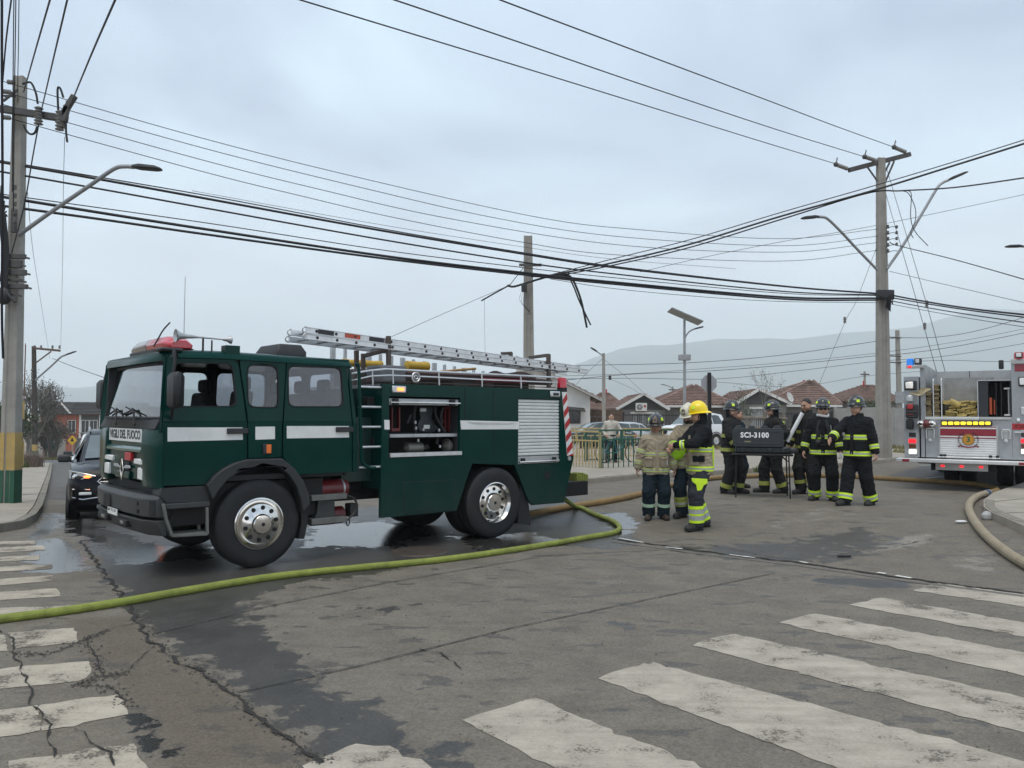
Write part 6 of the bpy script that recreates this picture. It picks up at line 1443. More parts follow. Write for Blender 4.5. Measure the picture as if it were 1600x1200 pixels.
mb.loft([[(cx_+a*r_,-.048-q,cz_+(b+.1)*r_)for a,b in pts]+[(cx_+a*r_,-.048-q,cz_+(b-.12)*r_)for a,b in reversed(pts)]for q in(0,.005)]);mb.build('ribbon',m_dred,cr_,smooth=0)
zz=Q(K4(640,888),-.05)[1];mb=MB();mb.cyl((xa-.05,-.06,zz),(xb_+.06,-.06,zz-.0),.014,n=10);mb.build('door_bar',m_bright,fr)
for zx in(435,462,805,858):x=Q(K4(zx,870),-.05)[0];mb=MB();mb.box(x-.03,x+.03,-.07,-.03,zz-.02,zz+.06);mb.build('bar_clamp',m_black,fr,bevel=.004)
for x0_,x1_2,y0_,y1_2 in((324,380,670,745),(892,950,680,750)):
 hd_=rb('grab_handle',(x0_+6,y0_+8),(x1_2-6,y1_2),-.012,.0,m_brush);p=[Q(K4(*q),-.05)for q in((x0_,y1_2),(x0_,y0_+6),((x0_+x1_2)/2,y0_),(x1_2,y0_+6),(x1_2,y1_2))]
 mb=MB();mb.tube(curve([(a,-.05,b)for a,b in p],4),.013,8);mb.build('handle_loop',m_bright,hd_)
 a=Q(K4((x0_+x1_2)/2,y1_2+12),-.03);mb=MB();mb.lathe([(0,-.05),(.035,-.045),(.04,0),(.05,.03)],(a[0],-.0,a[1]),(0,1,0),14);mb.build('handle_foot',m_bright,hd_)
a=Q(K4(325,637),-.06);mb=MB();mb.sphere((a[0],-.08,a[1]),.085,14,10,(1.2,.9,1));mb.cyl((a[0],-.08,a[1]),(a[0],.0,a[1]),.06);vv=mb.build('red_valve',m_redtank,f2)
for zx in(282,366):
 a=Q(K4(zx,637),-.1);mb=MB();mb.lathe([(0,-.03),(.03,-.03),(.045,-.015),(.075,-.012),(.082,.0),(.08,.05),(.06,.09)],(a[0],-.12,a[1]),(0,1,0),20);mb.build('valve_cap',m_chrome,vv);mb=MB();mb.lathe([(0,-.04),(.028,-.04),(.03,-.02)],(a[0],-.12,a[1]),(0,1,0),12);mb.build('cap_plug',m_black,vv)
fl_=rb('floodlight',(157,312),(250,380),-.06,.0,m_plastic,bev=.02);rb('floodlight_lens',(165,320),(225,370),-.075,-.055,m_chrome,fl_,.015)
gp_=rb('portable_pump_light',(166,487),(262,590),-.16,-.01,m_plastic,bev=.03)
rb('red_cover',(178,488),(222,525),-.19,-.15,m_red,gp_,.015)
for q in((170,540,250,552),(175,560,225,570),(180,575,240,585)):rb('engine_rib',q[:2],q[2:],-.185,-.15,m_steel if q[1]!=560 else m_redtank,gp_,.008)
for(y0_,y1_2,mt,nm)in((415,468,m_brush,'grey_canister'),(596,675,m_black,'black_bottle')):
 a,b=Q(K4(200,y1_2),-.1),Q(K4(200,y0_),-.1);mb=MB();mb.lathe([(0,0),(.075,.01),(.078,b[1]-a[1]-.06),(.06,b[1]-a[1]-.02),(.03,b[1]-a[1]),(0,b[1]-a[1])],(a[0],-.1,a[1]),(0,0,1),18);mb.build(nm,mt,gp_)
m_rl=P('lit_red_lamp',(.5,.01,.02),.3,emit=1.2,ecol=(1,.012,.02));m_wl=P('lit_white_lamp',(1,.95,.8),.3,emit=1.2,ecol=(1,.95,.85))
for dx in(0,842):
 tl=rb('tail_light',(186+dx,682),(266+dx,868),-.03,-.001,m_brush);rb('dark_lens',(192+dx,700),(244+dx,734),-.05,-.025,m_plastic,tl,.008);rb('lit_red_lens',(190+dx,748),(246+dx,779),-.055,-.025,m_rl,tl,.01);rb('amber_lens',(192+dx,786),(246+dx,818),-.05,-.025,P('dark_amber_lens',(.12,.04,.015),.2),tl,.008);rb('lit_white_lens',(192+dx,826),(248+dx,860),-.055,-.025,m_wl,tl,.01)
br=rb('beacon_bracket',(170,196),(300,215),-.1,.06,m_brush);m_blue=P('blue_dome_lens',(.005,.16,.62),.15,coat=.8,emit=.25,ecol=(.0,.25,.9))
a,b=Q(K4(172,195),-.02),Q(K4(230,142),-.02);mb=MB();rr=(b[0]-a[0])/2;mb.lathe([(rr,0),(rr,(b[1]-a[1])*.7),(rr*.8,(b[1]-a[1])*.95),(0,b[1]-a[1])],(a[0]+rr,.02,a[1]),(0,0,1),18);mb.build('blue_dome',m_blue,br);rb('work_lamp',(232,143),(287,190),-.06,.06,m_plastic,br,.015);rb('work_lamp_lens',(240,150),(270,178),-.07,-.055,m_alu,br,.008);rb('lit_red_lamp',(185,200),(210,216),-.12,-.09,m_rl,br,.006)
a,b=Q(K4(978,150),-.02),Q(K4(1062,92),-.02);mb=MB();rr=(b[0]-a[0])/2;mb.lathe([(rr,0),(rr,(b[1]-a[1])*.7),(rr*.8,(b[1]-a[1])*.95),(0,b[1]-a[1])],(a[0]+rr,.05,a[1]),(0,0,1),18);rbn=mb.build('red_dome',m_redlens,f2);rb('work_lamp',(990,100),(1046,140),-.2,-.14,m_plastic,rbn,.015);rb('work_lamp_lens',(996,104),(1036,132),-.21,-.19,m_white,rbn,.008)
rb('red_band',(985,188),(1110,240),-.006,.0,m_dred,rc,.0);rb('top_rail',(955,150),(1110,182),-.03,.02,m_brush,rc)
fl2=rb('floodlight',(1014,282),(1090,352),-.06,0,m_plastic,rc,.02);rb('floodlight_lens',(1022,290),(1060,342),-.075,-.055,m_lampw,rc,.015)
rb('small_handle',(1032,508),(1062,566),-.04,0,m_alu,rc,.01);rb('corner_lamp',(1000,594),(1026,620),-.06,0,m_lampw,rc,.015)
pl2=rb('red_name_plate',(967,632),(1120,680),-.012,.0,m_red,rc,.003)
a=Q(K4(985,656),-.014);tm=text_mb('Z XU',.085,lambda a_,b_,t:(a[0]+a_,-.0135-t,a[1]+b_),.002,.02,align='LEFT',spacing=1.1);tm.build('plate_lettering',m_letter,pl2,smooth=0)
p=Q(K4(985,700),-.03);mb=MB();mb.box(p[0],p[0]+.4,-.04,0,p[1]-.01,p[1]+.02);mb.build('lamp_bar',m_bright,rc)
a=Q(K4(865,190),1.2);b=Q(K4(903,155),1.2);mb=MB();mb.box(a[0],b[0],1.2,1.35,a[1]-.1,b[1]);mb.build('deck_lamp',m_plastic,f2,bevel=.02)
z0_,z1_=Q(K4(300,925),-.3)[1],Q(K4(300,897),-.3)[1]
mb=MB();mb.box(-.12,xe+.06,-.34,.02,z0_,z1_);tlb=mb.build('tailboard',m_bright,f2,bevel=.012)
for x in(.0,2.15):mb=MB();mb.box(x,x+.14,-.345,-.33,z0_+.012,z1_-.012);mb.build('red_reflector',m_dred,tlb)
mb=MB();mb.box(.95-.95+.62,1.6,-.05,-.02,z0_-.16,z0_-.0);pt=mb.build('under_plate',m_brush,f2)
for x in(.72,1.08,1.44):mb=MB();mb.box(x,x+.07,-.075,-.045,z0_-.09,z0_-.05);mb.build('lit_red_lamp',m_rl,pt,bevel=.006)
mb=MB();mb.box(.52,1.75,.06,.09,.42,z0_-.03);mb.build('mud_flap',m_rubber,f2)
mb=MB();mb.box(.25,2.2,.3,7.8,z0_-.05,zbt);mb.box(.6,1.9,2.8,8.4,.35,.8);mb.build('chassis',m_black,f2)
def tyre2(x,y,s_=1):
 mb=MB();mb.lathe(tyre_prof(.53,.30),(x,y,.53),(s_,0,0),40);t=mb.build('wheel',m_rubber,f2,smooth=28);mb=MB();mb.lathe([(.30,.01),(.28,.06),(.15,.08),(.1,.02),(0,.01)],(x,y,.53),(s_,0,0),24);mb.build('rim',m_alu2,t)
for x in(.62,.98,1.72,2.07):tyre2(x,2.35)
tyre2(.1,6.9);tyre2(2.35,6.9,-1)
mb=MB();mb.box(.02,.06,3.2,5.4,zbt,zcab+.9);mb.box(xe-.04,xe,3.2,5.4,zbt,zcab+.9);mb.box(.06,xe-.04,3.2,5.4,zcab+.5,zcab+.86);mb.build('body_side',m_bright,f2,bevel=.01)
rcab=[(5.5,.55),(5.5,2.4),(5.7,2.5),(8.1,2.48),(8.45,2.3),(8.6,1.5),(8.6,.55)]
hole=[(7.2,1.65),(7.2,2.25),(8.1,2.25),(8.3,1.65)];hole2=[(5.8,1.65),(5.8,2.25),(6.9,2.25),(6.9,1.65)]
mb=MB();mb.plate(rcab,[hole,hole2],lambda a,b,t:(t,a,b),.0,.05);mb.plate(rcab,[hole,hole2],lambda a,b,t:(xe-t,a,b),.0,.05);mb.loft([[(x,y,z)for y,z in rcab[:4]]+[(x,y,z-.06)for y,z in reversed(rcab[:4])]for x in(.05,xe-.05)]);cab2=mb.build('cab',m_red,f2,smooth=20)
mb=MB();mb.plate(hole,[],lambda a,b,t:(.02+t,a,b),0,.01);mb.plate(hole2,[],lambda a,b,t:(.02+t,a,b),0,.01);mb.plate(hole,[],lambda a,b,t:(xe-.03+t,a,b),0,.01);mb.plate(hole2,[],lambda a,b,t:(xe-.03+t,a,b),0,.01);g_=mb.build('cab_windows',g_dark,cab2,smooth=0);g_['kind']='stuff'
mb=MB();mb.box(.05,xe-.05,8.42,8.5,.6,1.6);mb.build('cab_front',m_red,cab2);mb=MB();mb.add([(.06,8.58,1.55),(xe-.06,8.58,1.55),(xe-.06,8.46,2.25),(.06,8.46,2.25)],[(0,1,2,3)]);mb.build('windscreen',g_wind,cab2)
# ------------------------------------------------------------------ hoses on the ground
def hose(name,pts,r,mat,label,lift=None,cat='fire hose'):
 p3=[]
 for i,q in enumerate(pts):
  if len(q)==3:g=at(q[0],q[1],q[2])
  else:g=gp(*q);g.z+=r*.95
  p3 .append(g)
 c=curve(p3,10);out=[]
 for v in c:out.append((v.x,v.y,max(v.z,float(gz(v.x,v.y))+r*.9)))
 mb=MB();mb.tube(out,r,13);o=mb.build(name,mat,None,smooth=22);return tag(o,label,cat)
m_gh=P('lime_hose_jacket',(.20,.235,.04),.75,var=.3,scale=9,bump=.25,bscale=140,dirt=.5,dirtcol=(.17,.15,.05));m_th=P('ochre_hose_jacket',(.23,.15,.06),.8,var=.2,scale=8,bump=.2,bscale=100,dirt=.4,dirtcol=(.2,.16,.1));m_ph=P('faded_hose_jacket',(.29,.24,.165),.85,var=.16,scale=8,bump=.25,bscale=100,dirt=.5,dirtcol=(.2,.155,.09))
e0=TP(Z2(1420,905),.5);ev=TA+TU*e0[0]+TV*.5+Vector((0,0,e0[1]))
hose('fire_hose',[(-60,985),(0,974),(100,961),(200,945),(300,927),(430,906),(560,892),(700,878),(830,859),(915,844),(958,836),(968,828),(958,818),(930,807),(902,796),(882,780,ev.y)],.038,m_gh,'long lime green fire hose snaking across the crossing from the green engine')
hose('fire_hose',[(790,815),(880,798),(950,787),(1000,776),(1050,762),(1110,751),(1180,747),(1260,746),(1330,748),(1400,752),(1480,757),(1530,761),(1552,766),(1558,771),(1546,774)],.058,m_th,'ochre supply hose running behind the crew towards the silver engine')
hose('fire_hose',[(1546,774),(1528,780),(1517,789),(1514,800),(1520,816),(1536,838),(1562,862),(1600,888),(1680,930)],.062,m_ph,'pale faded supply hose curving round the right kerb')
g=gp(1543,775);g2=gp(1536,778);dd=(g2-g).normalized()
cp=MB();cp.lathe([(.05,0),(.072,.0),(.075,.02),(.066,.03),(.066,.07),(.075,.08),(.075,.12),(.05,.12)],(0,0,0),dd,18)
o=cp.build('hose_coupling',P('blue_coupling',(.05,.10,.22),.4,.3),None,loc=g+Vector((0,0,.06)));tag(o,'blue hose coupling joining the ochre and pale hoses','coupling')
g=gp(1502,817);mb=MB();mb.sphere((0,0,.02),.06,9,5,(1.6,.8,.35));o=mb.build('crumpled_bag',P('white_plastic_film',(.7,.7,.69),.5),None,loc=g,smooth=0);tag(o,'crumpled white plastic scrap lying on the road inside the pale hose bend','litter')
for q,lb,mt,sc_ in(((1542,812),'grey crushed sheet by the right kerb corner',P('grey_scrap',(.4,.4,.39),.6),(1.2,.9,1.2)),((1319,871),'thin black stick lying on the wet patch',m_black,None)):
 g=gp(*q);mb=MB()
 if sc_:mb.sphere((0,0,.05),.07,7,5,sc_)
 else:mb.obox((0,0,.015),(1,.1,0),(0,1,0),(0,0,1),.17,.02,.02)
 tag(mb.build('scrap',mt,None,loc=g,smooth=0),lb,'litter')
a=TP(Z2(1450,845),.5);b=TP(Z2(1508,795),.5)
fh=thing('folded_hose','small folded stack of lime hose on the green engine back step','fire hose',TA+TU*a[0]+TV*.5+Vector((0,0,a[1])),TRZ)
for k in range(6):
 w=(b[0]-a[0])/6;mb=MB();mb.loft([[(k*w+.004,y,0),(k*w+w-.004,y,0),(k*w+w-.004,y,b[1]-a[1]-.015*(k%3)),(k*w+w/2,y,b[1]-a[1]+.01-.015*(k%3)),(k*w+.004,y,b[1]-a[1]-.015*(k%3))]for y in(-.12,.12)]);mb.build('hose_fold',m_gh,fh,bevel=.006)
# ------------------------------------------------------------------ cars
def car(name,label,loc,rz,L_,W_,H_,body_m,van=False,cat='car',lod=1):
 t=thing(name,label,cat,loc,rz);hw=W_/2;k=H_/1.68
 st=[(-.50,.62,.62,.66,.45),(-.492,.84,.80,.84,.6),(-.47,.94,.93,.96,.7),(-.42,.98,.99,1.02,.74),(-.30,1.0,1.03,1.06,.78),(-.215,1.0,1.05,1.08,.80),(-.04,1.0,1.06,1.57,.70),(.08,1.0,1.07,1.655,.70),(.26,1.0,1.08,1.65,.69),(.41 if not van else .45,.99,1.09,1.58,.67),(.478,.96,1.08,1.12,.75),(.496,.92,.98,1.0,.72),(.50,.80,.70,.72,.6)]
 rings=[]
 for i,(yf,w,zb_,zt_,xt)in enumerate(st):
  y=yf*L_;z0_=.26 if 1<i<len(st)-2 else .36;w*=hw;xt*=hw;zb_*=k;zt_*=k
  half=[(w*.90,z0_),(w*.985,z0_+.12),(w,.62*k if zb_>.7 else zb_*.85),(w*.985,zb_-.06),(w*.96,zb_),(xt+(w*.96-xt)*.04,zt_-.03),(xt*.92,zt_),(xt*.45,zt_+.018),(0,zt_+.024)]
  ring_=[(x,y,z)for x,z in half]+[(-x,y,z)for x,z in reversed(half[:-1])]
  rings.append(ring_)
 mb=MB();mb.loft(rings);bd=mb.build('body',body_m,t,smooth=35)
 g=P('car_glass',(.02,.025,.03),.05,var=.05,coat=.6,spec=.8)
 ws_g=P('windscreen_sheen',(.10,.125,.13),.05,var=.2,scale=3,coat=.5,spec=.7)
 def sp(yq,s_,q):
  yq*=1.0
  for i in range(len(st)-1):
   if st[i][0]<=yq<=st[i+1][0]:
    f_=(yq-st[i][0])/(st[i+1][0]-st[i][0]);A_=Vector(rings[i][4]).lerp(Vector(rings[i+1][4]),f_);B_=Vector(rings[i][5]).lerp(Vector(rings[i+1][5]),f_);p=A_.lerp(B_,q);p.x*=s_;return p+Vector((.008*s_,0,.0))
 for s_ in(-1,1):
  for(a0,a1,b0,b1)in((-.155,.02,-.055,.02),(.035,.20,.035,.20),(.215,.39,.215,.345)):
   mb=MB();q=[sp(a0,s_,.10),sp((a0+a1)/2,s_,.10),sp(a1,s_,.10),sp(b1,s_,.88),sp((b0+b1)/2,s_,.90),sp(b0,s_,.86)]
   n_=Vector((s_,0,.3));mb.loft([q,[p-n_*.014 for p in q]]);mb.build('side_window',g,t,smooth=0)
 for(i0,i1,nm,gm)in((5,6,'windscreen',ws_g),(9,10,'rear_window',g)):
  A_,B_=rings[i0],rings[i1]
  def wp(ix,q):return Vector(A_[ix]).lerp(Vector(B_[ix]),q)
  lo,hi=(.08,.95)if i0==5 else(.06,.72);n_=Vector((0,-1 if i0==5 else 1,.6)).normalized()*.010
  q=[wp(6,lo),wp(7,lo),wp(8,lo),wp(9,lo),wp(10,lo),wp(10,hi),wp(9,hi),wp(8,hi),wp(7,hi),wp(6,hi)]
  mb=MB();m_=len(q);mb.loft([[p+n_ for p in q],[p-n_ for p in q]],caps=False)
  mb.add([p+n_ for p in q],[(0,1,8,9),(1,2,7,8),(2,3,6,7),(3,4,5,6)]);mb.build(nm,gm,t,smooth=50)
 R_=.36*k
 for y in(-.5*L_+.93,.5*L_-.98):
  for s_ in(-1,1):
   mb=MB();mb.lathe([(.20,.0),(.22,-.01),(R_-.05,-.012),(R_,.03),(R_,.19),(R_-.04,.22),(.2,.22)],(s_*(hw+.012),y,R_),(-s_,0,0),28);w=mb.build('wheel',m_rubber,t,smooth=35)
   mb=MB();mb.lathe([(.21,.02),(.215,.0),(.19,.015),(.06,.04),(.05,.02),(0,.018)],(s_*(hw+.012),y,R_),(-s_,0,0),20);mb.build('rim',m_alu2,w)
   mb=MB();mb.lathe([(R_+.01,-.004),(R_+.06,-.004),(R_+.07,.03),(R_+.0,.05)],(s_*(hw-.0),y,R_),(-s_,0,0),28);mb.build('arch_trim',m_plastic,w)
 for s_ in(-1,1):
  mb=MB();mb.obox((s_*(hw+.10),-.165*L_,1.12*k),(1,0,0),(0,1,0),(0,0,1),.22,.13,.15);mr_=mb.build('wing_mirror',body_m if van else m_plastic,t,bevel=.04)
  mb=MB();mb.tube([(s_*hw*.95,-.165*L_,1.06*k),(s_*(hw+.06),-.165*L_,1.09*k)],.025,6);mb.build('mirror_stalk',m_black,mr_)
  for nm,yy,a,mt in(('headlight',-.478,-1,m_lampw),('tail_light',.488,1,m_redlens)):
   mb=MB();c=(s_*hw*.70,yy*L_,.87*k)
   if nm=='headlight':
    ps=[(s_*hw*.50,-.4935*L_,.86*k),(s_*hw*.80,-.485*L_,.80*k),(s_*hw*.945,-.462*L_,.83*k),(s_*hw*.955,-.44*L_,.95*k),(s_*hw*.76,-.475*L_,.92*k)]
    mb.loft([[Vector(p)+Vector((s_*.012,-.02,.004))for p in ps],[Vector(p)+Vector((0,.06,0))for p in ps]]);hl_=mb.build(nm,P('headlight_glass',(.30,.31,.32),.08,var=.3,scale=18,coat=.6),t,bevel=.008)
    mb=MB();mb.tube([Vector(p)+Vector((s_*.012,-.024,.008))for p in(ps[0],ps[4],ps[3])],.012,6);mb.build('chrome_brow',m_chrome,hl_)
    mb=MB();q_=(Vector(ps[0])+Vector(ps[1]))/2;mb.sphere(q_+Vector((0,-.018,.03)),.05,10,6,(1.3,.4,.5));mb.build('indicator',m_amberlit if lod==2 else m_amber,hl_)
    mb=MB();q_=(Vector(ps[2])+Vector(ps[4]))/2;mb.sphere(q_+Vector((0,-.03,-.02)),.055,10,6,(1,.5,1));mb.build('projector_lens',m_chrome,hl_)
   else:
    mb.box(s_*hw*.86-.07,s_*hw*.86+.07,.485*L_,.503*L_,.78*k,1.0*k);mb.build(nm,mt,t,bevel=.02)
  if lod==2:
   mb=MB();ps=[(s_*hw*.42,-.5*L_,.50),(s_*hw*.72,-.492*L_,.46),(s_*hw*.9,-.478*L_,.50),(s_*hw*.9,-.478*L_,.64),(s_*hw*.6,-.496*L_,.63)]
   mb.loft([[Vector(p)+Vector((0,-.012,0))for p in ps],[Vector(p)+Vector((0,.05,0))for p in ps]]);fg_=mb.build('fog_lamp_recess',m_black,t,bevel=.006)
   mb=MB();mb.tube([Vector(p)+Vector((0,-.02,0))for p in(ps[4],ps[3],ps[2],ps[1],ps[0])],.012,6);mb.build('chrome_surround',m_chrome,fg_)
   mb=MB();mb.obox((s_*hw*.68,-.499*L_,.565),(1,0,0),(0,1,0),(0,0,1),.2,.03,.05);mb.build('fog_lamp',m_lampw,fg_,bevel=.01)
   mb=MB();mb.tube([(s_*hw*.66,-.02*L_,H_-.05),(s_*hw*.68,.1*L_,H_+.02),(s_*hw*.68,.3*L_,H_+.0),(s_*hw*.66,.4*L_,H_-.07)],.018,6);mb.build('roof_rail',m_alu2,t)
 gp2=[(-.34,.88),(.34,.88),(.44,.78),(.26,.60),(-.26,.60),(-.44,.78)]
 mb=MB();mb.plate([(a*W_/1.85,b*k)for a,b in gp2],[],lambda a,b,t_:(a,-.503*L_+t_,b),0,.05);gr_=mb.build('grille',m_black,t,bevel=.008)
 if lod==2:
  for z,w in((.83,.36),(.77,.40),(.71,.34),(.65,.29)):mb=MB();mb.obox((0,-.505*L_,z*k),(1,0,0),(0,1,0),(0,0,1),w*2*W_/1.85,.03,.022);mb.build('grille_slat',m_chrome,gr_,bevel=.005)
  mb=MB();mb.tube([(a*W_/1.85,-.506*L_,b*k)for a,b in gp2],.014,6,closed=True);mb.build('chrome_frame',m_chrome,gr_)
  mb=MB();mb.box(-.45,.45,-.505*L_,-.47*L_,.30,.36);mb.build('skid_plate',m_alu2,t,bevel=.01)
 mb=MB();mb.box(-.26,.26,-.512*L_ if lod<2 else-.507*L_,-.5*L_,.50,.61);mb.build('licence_plate',m_white,t)
 mb=MB();mb.box(-hw*.8,hw*.8,-.42*L_,.42*L_,.2,.34);mb.build('underbody',m_black,t)
 return t
m_carblk=P('black_car_paint',(.003,.0035,.006),.18,var=.1,spec=.22);m_carwht=P('white_car_paint',(.70,.71,.72),.25,var=.04,coat=.5);m_carsil=P('silver_car_paint',(.5,.51,.52),.3,.3,var=.05,coat=.5);m_cardk=P('dark_green_car_paint',(.012,.03,.026),.25,coat=.5);m_carmir=m_carblk
rzs=math.radians(27);w=gp(107,808);off=Matrix.Rotation(rzs,3,'Z')@Vector((-.92,-1.42,0));c=w-off;c.z=float(gz(c.x,c.y))
t=car('parked_car','black sport utility car with chrome grille, behind the green engine front',c,rzs,4.7,1.88,1.68,m_carblk,lod=2)
t.rotation_euler.x=0
c=at(116,700,24.5);c=Vector((c.x+1.0,24.5,float(gz(c.x,24.5))));car('parked_car','white sport utility car mostly hidden behind the black car',c,math.radians(27),4.6,1.85,1.72,m_carwht)
c=at(1080,690,43);car('parked_car','white off-road car parked by the grey houses behind the stop sign',(c.x,43,float(gz(c.x,43))),math.radians(-62),3.9,1.75,1.9,m_carwht)
c=at(988,690,46);car('parked_car','silver hatchback with red tail light parked beyond the railing',(c.x,46,float(gz(c.x,46))-.12),math.radians(215-90),4.1,1.75,1.5,m_carsil)
c=at(925,690,41);car('parked_car','dark green car parked behind the yellow railing',(c.x,41,float(gz(c.x,41))-.1),math.radians(-75),4.2,1.75,1.45,m_cardk)
# ------------------------------------------------------------------ railing at the plaza edge
m_ry=P('yellow_rail_paint',(.44,.34,.15),.6,var=.15,dirt=.3);m_rg=P('green_rail_paint',(.015,.09,.055),.55,var=.15,dirt=.25)
bar_me={}
def railing(label,p0,p1,hgt,mat,nbar,mid=True,zb0=.08,top2=True):
 """p0, p1 = ground points"""
 d=p1-p0;L_=math.hypot(d.x,d.y);t=thing('railing',label,'railing',p0,math.atan2(d.y,d.x));g_=d.z/L_
 def bar_(z,r):mb=MB();mb.bar((0,0,z),(L_,0,z+d.z),r,r);return mb
 bar_(hgt,.05).build('top_rail',mat,t,bevel=.005)
 if top2:bar_(hgt-.26,.04).build('middle_rail',mat,t,bevel=.004)
 bar_(zb0,.04).build('bottom_rail',mat,t,bevel=.004)
 h1=hgt-(.26 if top2 else 0)-zb0
 me_=MB().box(-.011,.011,-.011,.011,0,h1).mesh('bar',mat,0)
 for k in range(nbar):
  o=link(bpy.data.objects.new('bar',me_));o.parent=t;x=L_*(k+.5)/nbar;o.location=(x,0,zb0+g_*x)
 for x in(0,L_):
  mb=MB();mb.box(x-.035,x+.035,-.035,.035,-.05,hgt+g_*x);mb.build('post',mat,t,bevel=.006)
 if top2:
  for k in range(1,4):x=L_*k/4;mb=MB();mb.box(x-.02,x+.02,-.02,.02,hgt-.26+g_*x,hgt+g_*x);mb.build('spacer',mat,t)
 return t
R0=gp(800,727);R1=gp(938,737);R2=gp(1060,731);R3=gp(1130,727)
railing('yellow steel railing left of the green gate panel',R0,R1,1.12,m_ry,30)
railing('green steel railing panel between the yellow one and the tan coats',R1,R2,1.16,m_rg,16)
Ra=gp(850,716);Rb=gp(1095,715);railing('yellow railing further back across the plaza',Ra,Rb,1.1,m_ry,36)
Rg=gp(915,722);Rh=gp(972,720);railing('short green railing standing behind the front one',Rg,Rh,1.05,m_rg,9)
# ------------------------------------------------------------------ bicycle and its rider behind the railing
bp_=at(968,700,26.5);bp_.z=float(gz(bp_.x,26.5))+.02
bk=thing('bicycle','bicycle held by the woman in the cream jumper behind the railing','bicycle',bp_,math.radians(10))
for x in(-.52,.52):
 mb=MB();mb.tube([(x+.33*math.cos(a),0,.34+.33*math.sin(a))for a in[2*math.pi*k/28 for k in range(28)]],.018,6,closed=True);w=mb.build('wheel',m_rubber,bk)
 for k in range(8):a=math.pi*k/8;mb=MB();mb.tube([(x+.32*math.cos(a),0,.34+.32*math.sin(a)),(x-.32*math.cos(a),0,.34-.32*math.sin(a))],.003,4);mb.build('spoke',m_alu,w)
mb=MB()
for a,b in(((-.52,.34),(-.1,.34)),((-.52,.34),(-.2,.82)),((-.1,.34),(-.2,.86)),((-.1,.34),(.36,.80)),((-.2,.8),(.38,.86)),((.36,.92),(.52,.34))):mb.cyl((a[0],0,a[1]),(b[0],0,b[1]),.017,n=8)
mb.build('frame',P('teal_bike_paint',(.02,.14,.15),.35),bk)
mb=MB();mb.tube([(.30,-.28,1.0),(.36,-.1,.98),(.36,.1,.98),(.30,.28,1.0)],.014,7);mb.build('handlebar',m_chrome,bk);mb=MB();mb.sphere((-.22,0,.9),.09,10,6,(1.4,.8,.4));mb.build('saddle',m_black,bk)
person('woman in a cream jumper standing with a bicycle behind the railing',None,1.62,-6,m_cream,m_navy,m_boot,m_skin,None,None,None,None,lh=(.30,-.22,1.0),rh=(-.2,-.12,.98),head=(10,4),loc=(at(955,700,26.9).x,26.9,float(gz(at(955,700,26.9).x,26.9))+.02),seed=12,bulk=.88,hair=True)
# ------------------------------------------------------------------ stop sign seen from behind, solar lamp, dumpster-like post
bs=at(1109,735,28);zg=float(gz(bs.x,28));sg=thing('stop_sign','back of an octagonal stop sign on a black post','sign',(bs.x,28,zg),math.radians(8))
zc=at(1109,599,28).z-zg;r=.31
mb=MB();mb.plate([(r*math.cos(math.radians(22.5+45*k)),zc+r*math.sin(math.radians(22.5+45*k)))for k in range(8)],[],lambda a,b,t:(a,t,b),.04,.044);mb.build('sign_plate',P('grey_sign_back',(.33,.34,.35),.5,.3,var=.1),sg)
mb=MB();mb.box(-.06,.06,-.04,.04,-.05,zc+.38);mb.build('post',m_black,sg,bevel=.008)
b0=at(1070,700,34);zg=float(gz(b0 .x,34));sl=thing('solar_street_lamp','grey solar street lamp with a tilted panel and a battery box','street lamp',(b0 .x,34,zg))
zz=lambda y:at(1070,y,34).z-zg
m_galv=P('galvanised_steel',(.33,.34,.35),.5,.5,var=.12,dirt=.2)
mb=MB();mb.cyl((0,0,-.1),(0,0,zz(497)),.075,.05,12);mb.build('pole',m_galv,sl)
mb=MB();mb.box(-.24,.24,-.16,.16,zz(563),zz(554));mb.build('battery_box',m_galv,sl,bevel=.015)
pp=[(0,0,zz(532)),(.08,0,zz(524)),(.25,0,zz(517)),(.50,0,zz(513))];mb=MB();mb.tube(curve(pp,4),.03,8);mb.build('lamp_arm',m_galv,sl);mb=MB();mb.obox((.62,0,zz(512)),(1,0,.25),(0,1,0),(-.25,0,1),.36,.14,.06);mb.build('lamp_head',m_plastic,sl,bevel=.02)
A_=Vector((at(1046,484,34).x-b0 .x,0,zz(484)));B_=Vector((at(1095,505,34).x-b0 .x,0,zz(505)));d=(B_-A_);mb=MB();mb.obox((A_+B_)/2,d.normalized(),Vector((0,1,-.05)).normalized(),d.normalized().cross(Vector((0,1,-.05)).normalized()),d.length,1.0,.04);spn=mb.build('solar_panel',m_galv,sl,bevel=.005)
mb=MB();n_=d.normalized().cross(Vector((0,1,-.05)).normalized());n_=n_ if n_.z>0 else-n_;mb.obox((A_+B_)/2+n_*.024,d.normalized(),Vector((0,1,-.05)).normalized(),n_,d.length*.94,.94,.012);mb.build('solar_cells',P('solar_cell_blue',(.01,.015,.05),.2),spn)
